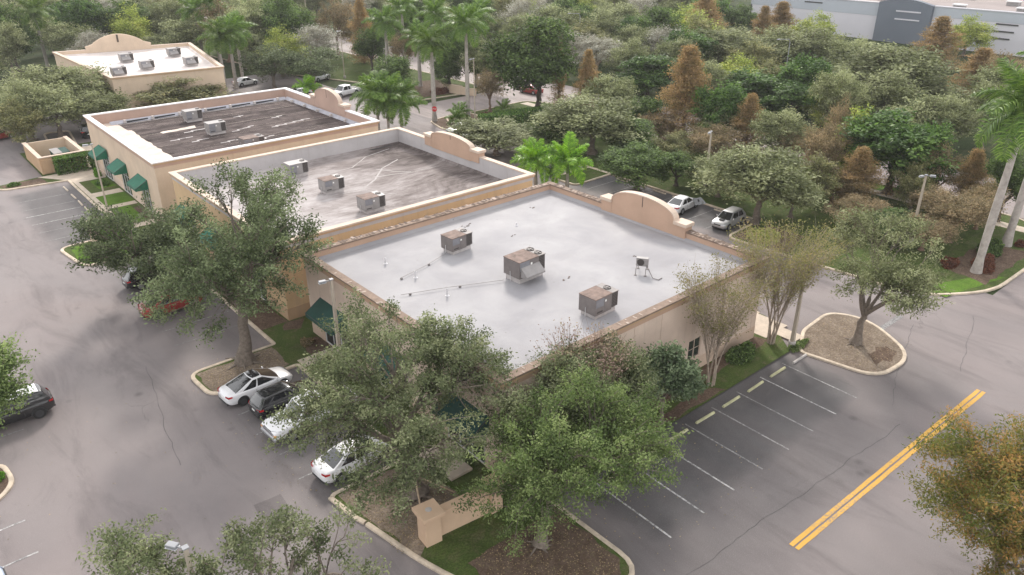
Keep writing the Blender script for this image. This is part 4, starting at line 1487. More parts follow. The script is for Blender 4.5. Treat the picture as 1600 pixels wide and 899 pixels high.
def wheel_stop(x, y, rz, mat, label, group):
    o = MB().add([(-0.92, -0.09, 0), (0.92, -0.09, 0), (0.92, 0.09, 0), (-0.92, 0.09, 0), (-0.88, -0.055, 0.13), (0.88, -0.055, 0.13), (0.88, 0.055, 0.13), (-0.88, 0.055, 0.13)],
                 [(3, 2, 1, 0), (4, 5, 6, 7), (0, 1, 5, 4), (1, 2, 6, 5), (2, 3, 7, 6), (3, 0, 4, 7)]).build("wheel_stop", mat, None, bevel=0.015)
    o.location = (x, y, 0.006)
    o.rotation_euler = (0, 0, rz)
    return tag(o, label, "wheel stop", group)


ords = ["first", "second", "third", "fourth", "fifth", "sixth", "seventh", "eighth"]
for k in range(8):
    x = 46.25 - 2.74 * k
    wheel_stop(x, 22.41 + rnd.uniform(-.05, .05), R_(rnd.uniform(-2, 2)), "concrete_grey" if k == 0 else "concrete_yellow",
               ("grey" if k == 0 else "moss-yellow") + " wheel stop, %s from the tree island in the right-hand row" % ords[k], "wheel stops along the right-hand row")
for k, y in enumerate((98.2, 94.7, 91.8, 89.2, 86.3, 83.4)):
    wheel_stop(16.15, y, R_(90 + rnd.uniform(-2, 2)), "concrete", "pale wheel stop beside the green awnings, %s from the rubbish enclosure" % ords[k], "wheel stops before the green awnings")
for k, y in enumerate((58.1, 55.3, 52.4, 49.6, 44.0, 40.6)):
    wheel_stop(67.05, y, R_(90 + rnd.uniform(-2, 2)), "concrete", "white wheel stop by the front lawn, %s counting from the double palms" % ords[k], "wheel stops along the front lawn")

# monument sign wall with pillar
o = empty("sign_wall", (16.75, 25.55, 0.1), R_(-6), "tan stucco sign wall with square end pillar on the near corner bed", "wall")
MB().box(-1.1, -0.2, -0.9, 0.0, 0, 1.72).build("pillar", "sign_wall_tan", o, bevel=0.015)
MB().box(-1.28, -0.02, -1.08, 0.18, 1.72, 1.95).build("pillar_cap", "sign_wall_tan", o, bevel=0.03)
MB().lathe([(0.17, 0), (0.17, 0.012), (0.12, 0.015)], 16, (-0.65, -0.45, 1.95)).build("bolt_plate", "concrete_grey", o)
MB().box(-0.25, 2.9, -0.58, -0.22, 0, 1.45).build("panel", "sign_wall_tan", o, bevel=0.01)
MB().box(-0.25, 2.9, -0.68, -0.12, 1.45, 1.6).build("panel_cap", "sign_wall_tan", o, bevel=0.02)
MB().box(2.9, 3.6, -0.75, -0.05, 0, 1.72).build("pillar", "sign_wall_tan", o, bevel=0.015)
MB().box(2.78, 3.72, -0.88, 0.08, 1.72, 1.93).build("pillar_cap", "sign_wall_tan", o, bevel=0.03)

# tree stakes
for (x0, y0, x1, y1, lab) in ((16.15, 25.75, 17.05, 27.85, "long timber stake leaning toward the near oak from the sign wall side"), (19.1, 27.2, 17.8, 28.2, "short timber stake propping the near oak on its far side")):
    q = MB().tube([(0, 0, 0), (x1 - x0, y1 - y0, 1.75 if x0 < 17 else 1.0)], 0.05, 4).build("tree_stake", "wood_stake", None, loc=(x0, y0, 0.1))
    tag(q, lab, "stake")

# planter sign in the left island
o = empty("sign_wall", (14.3, 80.0, 0.1), 0, "cream low sign wall among hedges on the bright lawn island", "wall")
MB().box(-0.3, 0.3, -3.0, -0.6, 0, 1.9).build("panel", "stucco_cream", o, bevel=0.02)
MB().box(-0.4, 0.4, -3.1, -0.5, 1.9, 2.05).build("panel_cap", "coping_cream", o, bevel=0.02)

# rubbish enclosure
o = empty("rubbish_enclosure", (18, 109, 0.1), 0, "tan walled rubbish enclosure with gate beside the left car park", "enclosure")
MB().box(-2.3, 2.2, -3.4, -3.1, 0, 2.0).build("wall", "cornice_tan", o)
MB().box(2.2, 2.5, -3.4, 5.6, 0, 2.0).build("wall", "stucco_cream", o)
MB().box(-2.3, 2.2, 5.3, 5.6, 0, 2.0).build("wall", "stucco_cream", o)
MB().box(-2.6, -2.3, -3.4, 5.6, 0, 2.0).build("wall", "cornice_tan", o)
MB().box(-2.7, 2.6, -3.48, -3.02, 2.0, 2.1).build("wall_cap", "coping_cream", o)
MB().box(2.12, 2.6, -3.02, 5.68, 2.0, 2.1).build("wall_cap", "coping_cream", o)
MB().box(-2.7, -2.2, -3.02, 5.68, 2.0, 2.1).build("wall_cap", "coping_cream", o)
g = MB().box(-2.45, -0.6, -3.55, -3.44, 0.1, 1.8).build("gate", "cornice_tan", o)
for k in range(6):
    MB().box(-2.4 + k * 0.3, -2.15 + k * 0.3, -3.58, -3.55, 0.15, 1.75).build("gate_board", "cornice_tan", g)
o = empty("rubbish_skip", (18.6, 110.2, 0.1), R_(6), "dark green steel rubbish skip inside the enclosure", "skip")
MB().add([(-0.8, -0.7, 0.15), (0.8, -0.7, 0.15), (0.8, 0.7, 0.15), (-0.8, 0.7, 0.15), (-0.95, -0.85, 1.3), (0.95, -0.85, 1.3), (0.95, 0.85, 1.6), (-0.95, 0.85, 1.6)],
         [(3, 2, 1, 0), (0, 1, 5, 4), (1, 2, 6, 5), (2, 3, 7, 6), (3, 0, 4, 7), (4, 5, 6, 7)]).build("body", "awning_dark", o)
MB().add([(-1, -0.9, 1.31), (0, -0.9, 1.31), (0, 0.88, 1.62), (-1, 0.88, 1.62), (-1, -0.9, 1.36), (0, -0.9, 1.36), (0, 0.88, 1.67), (-1, 0.88, 1.67)],
         [(3, 2, 1, 0), (0, 1, 5, 4), (1, 2, 6, 5), (2, 3, 7, 6), (3, 0, 4, 7), (4, 5, 6, 7)]).build("lid", "unit_light", o)
ringo = MB()
pts = [(0.62 * math.cos(a), 0, 0.75 + 0.62 * math.sin(a)) for a in [k * 2 * math.pi / 20 for k in range(21)]]
ringo.tube(pts, 0.17, 8, cap=False)
tag(ringo.build("orange_ring", "orange_plastic", None, smooth=True, loc=(16.4, 116.2, 0.05)), "orange ring-shaped object standing behind the rubbish enclosure", "ring")
# entrance wall among beds beyond the drive
o = empty("entrance_wall", (81.4, 109.6, 0.09), R_(-80), "low cream curved entrance wall in the bed beyond the drive", "wall")
for k in range(6):
    a0, a1 = R_(-25 + k * 8.3), R_(-25 + (k + 1) * 8.3)
    m = MB()
    pl = [(9 * math.sin(a), 9 - 9 * math.cos(a)) for a in (a0, a1)] + [(9.4 * math.sin(a), 9 - 9.4 * math.cos(a)) for a in (a1, a0)]
    m.prism(pl, 0, 1.5 - 0.12 * abs(k - 2.5))
    m.build("wall_panel", "stucco_cream", o)

# ================================================================== cars


def interp(keys, xs):
    k = np.array(keys, float)
    out = []
    for c in range(1, k.shape[1]):
        out.append(np.interp(xs, k[:, 0], k[:, c]))
    r_ = np.array(out).T
    ker = np.array([0.25, 0.5, 0.25])
    for _ in range(2):
        p = np.vstack([r_[:1], r_, r_[-1:]])
        r_ = np.vstack([r_[:1], (p[:-2] * ker[0] + p[1:-1] * ker[1] + p[2:] * ker[2])[1:-1], r_[-1:]])
    return r_


CAR = {
    # L, W, wheelbase half, wheel r, lower body keys (x, zbottom, ztop, halfwidth), glasshouse (xr0, xr1, xf1, xf0, zbelt, zroof, w0, w1)
    'sedan': dict(L=4.7, W=1.85, wx=(-1.38, 1.45), wr=0.34,
                  keys=[(-2.35, .42, .78, .62), (-2.28, .30, .92, .78), (-2.0, .22, 1.00, .88), (-1.4, .20, 1.00, .925), (0, .19, .95, .925), (1.0, .19, .92, .92), (1.5, .20, .86, .91), (2.05, .22, .76, .86), (2.28, .27, .66, .74), (2.35, .36, .56, .60)],
                  gh=(-1.95, -0.75, 0.35, 1.25, .90, 1.44, .80, .56)),
    'fastback': dict(L=4.7, W=1.85, wx=(-1.40, 1.47), wr=0.34,
                  keys=[(-2.35, .42, .80, .62), (-2.28, .30, .93, .78), (-2.0, .22, .99, .88), (-1.4, .20, .99, .925), (0, .19, .94, .925), (1.0, .19, .90, .92), (1.5, .20, .84, .91), (2.05, .22, .73, .86), (2.28, .27, .63, .74), (2.35, .36, .54, .60)],
                  gh=(-2.1, -0.45, 0.15, 1.35, .88, 1.44, .82, .58)),
    'suv': dict(L=4.75, W=1.9, wx=(-1.38, 1.42), wr=0.37,
                keys=[(-2.37, .50, .95, .70), (-2.30, .36, 1.04, .82), (-2.0, .28, 1.06, .92), (-1.4, .26, 1.06, .95), (0, .25, 1.04, .95), (0.95, .25, 1.03, .94), (1.5, .26, 1.00, .93), (2.1, .28, .92, .88), (2.3, .34, .80, .78), (2.37, .44, .68, .64)],
                gh=(-2.25, -1.85, 0.30, 1.12, 1.00, 1.66, .84, .66)),
    'hatch': dict(L=4.35, W=1.78, wx=(-1.30, 1.30), wr=0.33,
                  keys=[(-2.17, .45, .85, .68), (-2.08, .30, .95, .80), (-1.7, .22, .97, .87), (-1.2, .20, .97, .89), (0, .19, .94, .89), (0.85, .19, .93, .885), (1.35, .20, .89, .875), (1.85, .22, .80, .82), (2.1, .28, .70, .72), (2.17, .38, .58, .58)],
                  gh=(-2.02, -1.55, 0.25, 1.05, .91, 1.50, .78, .58)),
    'pickup': dict(L=5.85, W=2.0, wx=(-1.75, 1.88), wr=0.41,
                   keys=[(-2.92, .55, 1.08, .93), (-2.85, .45, 1.16, .97), (-1.8, .40, 1.17, .99), (0, .38, 1.15, .99), (1.1, .38, 1.14, .98), (1.6, .38, 1.14, .97), (2.5, .40, 1.10, .95), (2.82, .44, 1.04, .90), (2.92, .50, .98, .84)],
                   gh=(-0.95, -0.75, 0.75, 1.35, 1.12, 1.85, .88, .70)),
}


def car(name, kind, label, paint, x, y, rz, cat="car", rim="rim_silver", tail=True, open_door=False, scoop=False, glass_roof=False, group=None, z=0.012):
    s = CAR[kind]
    o = empty(name, (x, y, z), rz, label, cat, group)
    xs = np.linspace(-s['L'] / 2, s['L'] / 2, 61)
    K = interp(s['keys'], xs)
    half = [(0.0, 0, 0), (0.82, 0, 0), (0.95, .10, 0), (1.0, .30, 0), (1.0, .55, 0), (0.985, .78, 0), (0.955, .92, 0), (0.90, .985, 0), (0.78, 1.0, .008), (0.4, 1.0, .022), (0.0, 1.0, .028)]
    vs, fs = [], []
    nr = 2 * len(half) - 2
    for i in range(61):
        zb, zt, w = K[i]
        pts = [(w * a, zb + (zt - zb) * b + c) for a, b, c in half]
        rg = pts + [(-p[0], p[1]) for p in pts[-2:0:-1]]
        vs += [(xs[i], p[0], p[1]) for p in rg]
    for i in range(60):
        for k in range(nr):
            k2 = (k + 1) % nr
            fs.append((i * nr + k, (i + 1) * nr + k, (i + 1) * nr + k2, i * nr + k2))
    fs.append(tuple(range(nr)))
    fs.append(tuple(reversed(range(60 * nr, 61 * nr))))
    MB().add(vs, fs).build("body", paint, o, smooth=True)
    # glasshouse
    xr0, xr1, xf1, xf0, z0, z1, w0, w1 = s['gh']

    def S(face, u, v, off=0.0):
        w = w0 + (w1 - w0) * v ** 1.35 + off
        xf = xf0 + (xf1 - xf0) * v ** 0.92
        xr = xr0 + (xr1 - xr0) * v ** 0.92
        zz = z0 + (z1 - z0) * v
        if face == 'f':
            return (xf + 0.10 * (1 - u * u) + off, u * w, zz + off * 0.5)
        if face == 'r':
            return (xr - 0.07 * (1 - u * u) - off, -u * w, zz + off * 0.5)
        sgn = 1 if face == 'l' else -1
        return (xr + (xf - xr) * u, sgn * (w + 0.02 * math.sin(math.pi * u)), zz)
    out = [('f', u) for u in np.linspace(-1, 1, 9)[:-1]] + [('l', u) for u in np.linspace(1, 0, 9)[:-1]] + [('r', u) for u in np.linspace(-1, 1, 9)[:-1]] + [('d', u) for u in np.linspace(0, 1, 9)[:-1]]
    lev = list(np.linspace(0, 1, 6))
    vs, fs = [], []
    m_ = len(out)
    for v in lev:
        vs += [S(f, u, v) for f, u in out]
    cxm, = [(xf1 + xr1) / 2]
    for k, (sc, dz) in enumerate(((0.93, .028), (0.7, .048), (0.3, .058))):
        for f, u in out:
            p = S(f, u, 1.0)
            vs.append((cxm + (p[0] - cxm) * sc, p[1] * sc, p[2] + dz))
    vs.append((cxm, 0, z1 + 0.06))
    rows = len(lev) + 3
    for i in range(rows - 1):
        for k in range(m_):
            k2 = (k + 1) % m_
            fs.append((i * m_ + k, i * m_ + k2, (i + 1) * m_ + k2, (i + 1) * m_ + k))
    for k in range(m_):
        fs.append(((rows - 1) * m_ + k, (rows - 1) * m_ + (k + 1) % m_, rows * m_))
    MB().add(vs, fs).build("cabin", paint, o, smooth=True)

    def panel(nm, face, u0, u1, v0, v1, off=0.012, nu=8, nv=5):
        vs, fs = [], []
        for j in range(nv + 1):
            for i in range(nu + 1):
                vs.append(S(face, u0 + (u1 - u0) * i / nu, v0 + (v1 - v0) * j / nv, off))
        for j in range(nv):
            for i in range(nu):
                a = j * (nu + 1) + i
                fs.append((a, a + 1, a + nu + 2, a + nu + 1))
        MB().add(vs, fs).build(nm, "glass_car", o, smooth=True)
    fb = kind == 'fastback'
    panel("windscreen", 'f', -.90, .90, .06, 1.0 if fb else .97)
    panel("rear_window", 'r', -.90 if fb else -.86, .90 if fb else .86, .05 if fb else .12, 1.0 if fb else .94)
    mid = 0.50 if kind != 'pickup' else 0.42
    for sd in ('l', 'd'):
        panel("side_window", sd, mid + .025, .93, .12, .90)
        panel("side_window", sd, .16 if kind != 'suv' else .26, mid - .025, .12, .90)
        if kind == 'suv':
            panel("side_window", sd, .06, .225, .14, .88)
    if glass_roof:
        vs, fs = [], []
        for sc, dz in ((0.90, .042), (0.7, .060), (0.3, .070)):
            for f, u in out:
                p_ = S(f, u, 1.0)
                vs.append((cxm + (p_[0] - cxm) * sc, p_[1] * sc, p_[2] + dz))
        vs.append((cxm, 0, z1 + 0.073))
        for i in range(2):
            for k in range(m_):
                k2 = (k + 1) % m_
                fs.append((i * m_ + k, i * m_ + k2, (i + 1) * m_ + k2, (i + 1) * m_ + k))
        for k in range(m_):
            fs.append((2 * m_ + k, 2 * m_ + (k + 1) % m_, 3 * m_))
        MB().add(vs, fs).build("glass_roof", "glass_car", o, smooth=True)
    # wheels
    wy = s['W'] / 2 - 0.10
    for wx in s['wx']:
        for sg in (-1, 1):
            R0 = s['wr']
            arch = MB()
            nseg = 14
            pv = []
            for k in range(nseg + 1):
                a = math.pi * k / nseg * 1.06 - 0.09
                for rr in (R0 + 0.075, 0.05):
                    pv.append((wx + rr * math.cos(a), sg * (s['W'] / 2 + 0.006 if kind != 'pickup' else s['W'] / 2 + .004), R0 + rr * math.sin(a)))
            arch.add(pv, [(2 * k, 2 * k + 1, 2 * k + 3, 2 * k + 2) for k in range(nseg)])
            arch.build("wheel_arch", "plastic_black", o)
            wm = MB().lathe([(R0 * .62, -.11), (R0 * .93, -.11), (R0, -.08), (R0, .08), (R0 * .93, .11), (R0 * .62, .11)], 22, (0, 0, 0), 'Y').build("wheel", "rubber", o, smooth=True)
            wm.location = (wx, sg * (wy + 0.015), R0)
            rmb = MB().lathe([(R0 * .62, 0), (R0 * .66, .008), (R0 * .55, .0), (R0 * .12, -.01), (R0 * .1, .012), (.01, .013)], 20, (0, sg * .112, 0), 'Y')
            for k in range(5):
                a = k * 2 * math.pi / 5
                ca, sa = math.cos(a), math.sin(a)
                rmb.add([(ca * .05 - sa * .03, sg * .125, sa * .05 + ca * .03), (ca * .05 + sa * .03, sg * .125, sa * .05 - ca * .03), (ca * R0 * .62 + sa * .035, sg * .121, sa * R0 * .62 - ca * .035), (ca * R0 * .62 - sa * .035, sg * .121, sa * R0 * .62 + ca * .035)], [(0, 1, 2, 3)])
            rmb.build("rim", rim, wm)
    # lamps, grille, plates, mirrors, bumpers
    xf, xr = s['L'] / 2, -s['L'] / 2
    zf = K[-4][1]
    wf = K[-4][2]
    zr = K[3][1]
    wr_ = K[3][2]
    for sg in (-1, 1):
        MB().add([(xf - .40, sg * wf * 1.0, zf - .06), (xf - .10, sg * wf * .86, zf - .13), (xf + .0, sg * wf * .50, zf - .15), (xf - .06, sg * wf * .52, zf - .02), (xf - .20, sg * wf * .84, zf - .00), (xf - .40, sg * wf * .98, zf + .035)],
                 [(0, 1, 4, 5), (1, 2, 3, 4), (0, 5, 4, 3, 2, 1)]).build("headlight", "lamp_clear", o)
        if tail:
            MB().add([(xr + .30, sg * (wr_ * 1.03 + .02), zr - .12), (xr + .06, sg * wr_ * .93, zr - .16), (xr - .005, sg * wr_ * .55, zr - .15), (xr + .01, sg * wr_ * .55, zr - .03), (xr + .07, sg * wr_ * .92, zr - .02), (xr + .30, sg * (wr_ * 1.02 + .02), zr - .01)],
                     [(0, 1, 4, 5), (1, 2, 3, 4), (0, 5, 4, 3, 2, 1)]).build("tail_light", "tail_red", o)
        mz = z0 + .06
        MB().add([(xf0 - .38, sg * (w0 + .06), mz), (xf0 - .26, sg * (w0 + .10), mz), (xf0 - .28, sg * (w0 + .24), mz + .02), (xf0 - .36, sg * (w0 + .23), mz + .02), (xf0 - .38, sg * (w0 + .07), mz + .13), (xf0 - .29, sg * (w0 + .10), mz + .12), (xf0 - .30, sg * (w0 + .23), mz + .14), (xf0 - .36, sg * (w0 + .22), mz + .14)],
                 [(0, 1, 2, 3), (4, 7, 6, 5), (0, 4, 5, 1), (1, 5, 6, 2), (2, 6, 7, 3), (3, 7, 4, 0)]).build("mirror", paint, o, bevel=0.015)
        MB().box(-0.02 + (xf0 + xr0) / 2 - .28, .14 + (xf0 + xr0) / 2 - .28, sg * (s['W'] / 2 - .012) - .012, sg * (s['W'] / 2 - .012) + .012, z0 - .17, z0 - .14).build("door_handle", paint, o)
    gz = K[-3][1]
    MB().box(xf - .08, xf + .008, -wf * .5, wf * .5, gz - .16, gz - .04).build("grille", "plastic_black", o, bevel=0.01)
    MB().box(xf - .12, xf + .015, -wf * .7, wf * .7, K[-3][0] - .02, K[-3][0] + .08).build("front_bumper", "plastic_black", o, bevel=0.015)
    MB().box(xr - .015, xr + .12, -wr_ * .72, wr_ * .72, K[2][0] + .0, K[2][0] + .12).build("rear_bumper", "plastic_black", o, bevel=0.015)
    MB().box(xr - .012, xr + .03, -.16, .16, .62, .74).build("number_plate", "sign_white", o)
    # door seams
    for sg in (-1, 1):
        for xx in (xf0 - .25, (xf0 + xr0) / 2 - .05):
            MB().box(xx - .006, xx + .006, sg * (s['W'] / 2 - .004) - .008, sg * (s['W'] / 2 - .004) + .008, .34, z0 - .07).build("door_seam", "plastic_black", o)
    if open_door:
        MB().box(0, 1.05, -.03, .03, .3, .92).build("door", paint, o, bevel=0.02).location = (0.95 - 1.05, -s['W'] / 2 - 0.02, 0)
        d_ = o.children[-1]
        d_.location = (0.9, -s['W'] / 2 - 0.01, 0)
        d_.rotation_euler = (0, 0, R_(180 + 62))
        MB().add([(.1, 0, .93), (1.0, 0, .93), (.95, .0, 1.35), (.55, 0, 1.36)], [(0, 1, 2, 3)]).build("door_window", "glass_car", d_)
    if scoop:
        MB().add([(1.15, -.28, .93), (1.15, .28, .93), (1.5, .25, .93), (1.5, -.25, .93), (1.18, -.26, .985), (1.18, .26, .985), (1.48, .24, .99), (1.48, -.24, .99)],
                 [(4, 5, 6, 7), (0, 1, 5, 4), (1, 2, 6, 5), (2, 3, 7, 6), (3, 0, 4, 7)]).build("bonnet_scoop", "plastic_black", o)
    if kind == 'pickup':
        MB().box(-2.75, -1.02, -.8, .8, 1.16, 1.215).build("bed_cover", "plastic_black", o, bevel=0.01)
        MB().box(2.80, 2.95, -.62, .62, .72, .98).build("chrome_grille", "rim_silver", o, bevel=0.02)
        MB().box(2.82, 2.99, -.92, .92, .44, .62).build("chrome_bumper", "rim_silver", o, bevel=0.04)
        for sg in (-1, 1):
            MB().box(2.72, 2.93, sg * .78 - .1, sg * .78 + .1, .76, .88).build("indicator", "lamp_amber", o, bevel=0.01)
    if kind == 'suv':
        for sg in (-1, 1):
            MB().tube([(xr1 + .15, sg * (w1 - .02), z1 + .02), (xr1 + .3, sg * (w1 - .02), z1 + .09), (xf1 - .3, sg * (w1 - .02), z1 + .09), (xf1 - .1, sg * (w1 - .02), z1 + .02)], .02, 6).build("roof_rail", "plastic_black", o)
    return o


mat_paint("car_white", (0.74, 0.74, 0.755))
mat_paint("car_black", (0.014, 0.014, 0.016), 0.0, 0.2)
mat_paint("car_red", (0.26, 0.025, 0.02))
mat_paint("car_silver", (0.42, 0.42, 0.43), 0.5)
mat_paint("car_grey", (0.20, 0.195, 0.19), 0.3)
mat_paint("car_blue", (0.36, 0.42, 0.52), 0.2)
mat_paint("car_green", (0.16, 0.16, 0.145), 0.3)

GL = "cars parked in the left row"
car("parked_car", 'fastback', "white sedan with black glass roof beside the soil bed of the big oak", "car_white", 15.15, 43.85, R_(4), rim="rim_dark", glass_roof=True, group=GL)
car("parked_car", 'hatch', "black car with red tail light beside the white sedan", "car_black", 15.9, 41.15, R_(3), rim="rim_dark", group=GL)
car("pickup_truck", 'pickup', "white pickup parked nose out, half hidden under the near oak", "car_white", 16.3, 38.3, R_(183), cat="truck", tail=False, group=GL)
car("parked_car", 'sedan', "white sedan under leaves beside the kerb of the near corner bed", "car_white", 16.2, 33.0, R_(3), group=GL)
car("parked_car", 'sedan', "dark red car half hidden under the big left oak", "car_red", 15.0, 59.6, R_(2), rim="rim_dark", group=GL)
car("parked_car", 'suv', "dark brown car mostly covered by the big left oak", "car_black", 15.6, 65.8, R_(1), group=GL)
car("parked_car", 'suv', "dark van-like car with pale roof at the left frame edge", "car_black", 2.1, 50.9, R_(180), rim="rim_dark")
o_suv = [o for o in bpy.data.objects if o.get("label", "").startswith("dark van-like")][0]
MB().box(-1.7, 0.2, -.60, .60, 1.69, 1.735).build("pale_roof_panel", "car_white", o_suv, bevel=0.02)
car("parked_car", 'hatch', "pale blue car corner at the bottom left edge", "car_blue", -2.95, 36.0, R_(1))
GF = "cars parked by the front lawn"
car("parked_car", 'sedan', "white car with its side door open by the front lawn", "car_white", 64.5, 47.3, R_(8), open_door=True, group=GF)
car("parked_car", 'hatch', "grey hatchback with black bonnet scoop parked nose out by the front lawn", "car_silver", 64.4, 41.3, R_(184), scoop=True, tail=False, group=GF)
car("parked_car", 'sedan', "silver car behind the middle arched parapet nearest the palm island", "car_silver", 66.0, 88.0, R_(172), group=GF)
car("parked_car", 'sedan', "white car behind the middle arched parapet under the grey-green oak", "car_white", 66.3, 84.8, R_(176), group=GF)
car("parked_car", 'suv', "dark car under the grey-green oak behind the middle arch", "car_red", 66.5, 80.5, R_(176), group=GF)
GN = "cars parked beyond the third building"
car("pickup_truck", 'pickup', "white pickup parked beyond the third building, nearer one", "car_white", 65.8, 121.2, R_(192), cat="truck", tail=False, group=GN)
car("parked_car", 'suv', "white car parked behind the white pickup beyond the third building", "car_white", 69.0, 136.5, R_(20), group=GN)
car("parked_car", 'sedan', "white car between palm trunks right of the farthest building", "car_white", 56.6, 141.5, R_(10), group=GN)
car("parked_car", 'sedan', "pale car under the dark oaks beyond the third building", "car_silver", 59.5, 126.0, R_(180), group=GN)
car("parked_car", 'sedan', "red car on the public road behind the dome-shaped tree", "car_red", 91.5, 101.5, R_(95))
car("parked_car", 'suv', "black car on the public road at the top right of the palms", "car_black", 96.6, 120.5, R_(92))
car("parked_car", 'hatch', "red car under the oak at the far left edge", "car_red", 14.6, 128.2, R_(20))
car("parked_car", 'suv', "black car in shade behind the third building corner", "car_black", 24.8, 122.4, R_(80))
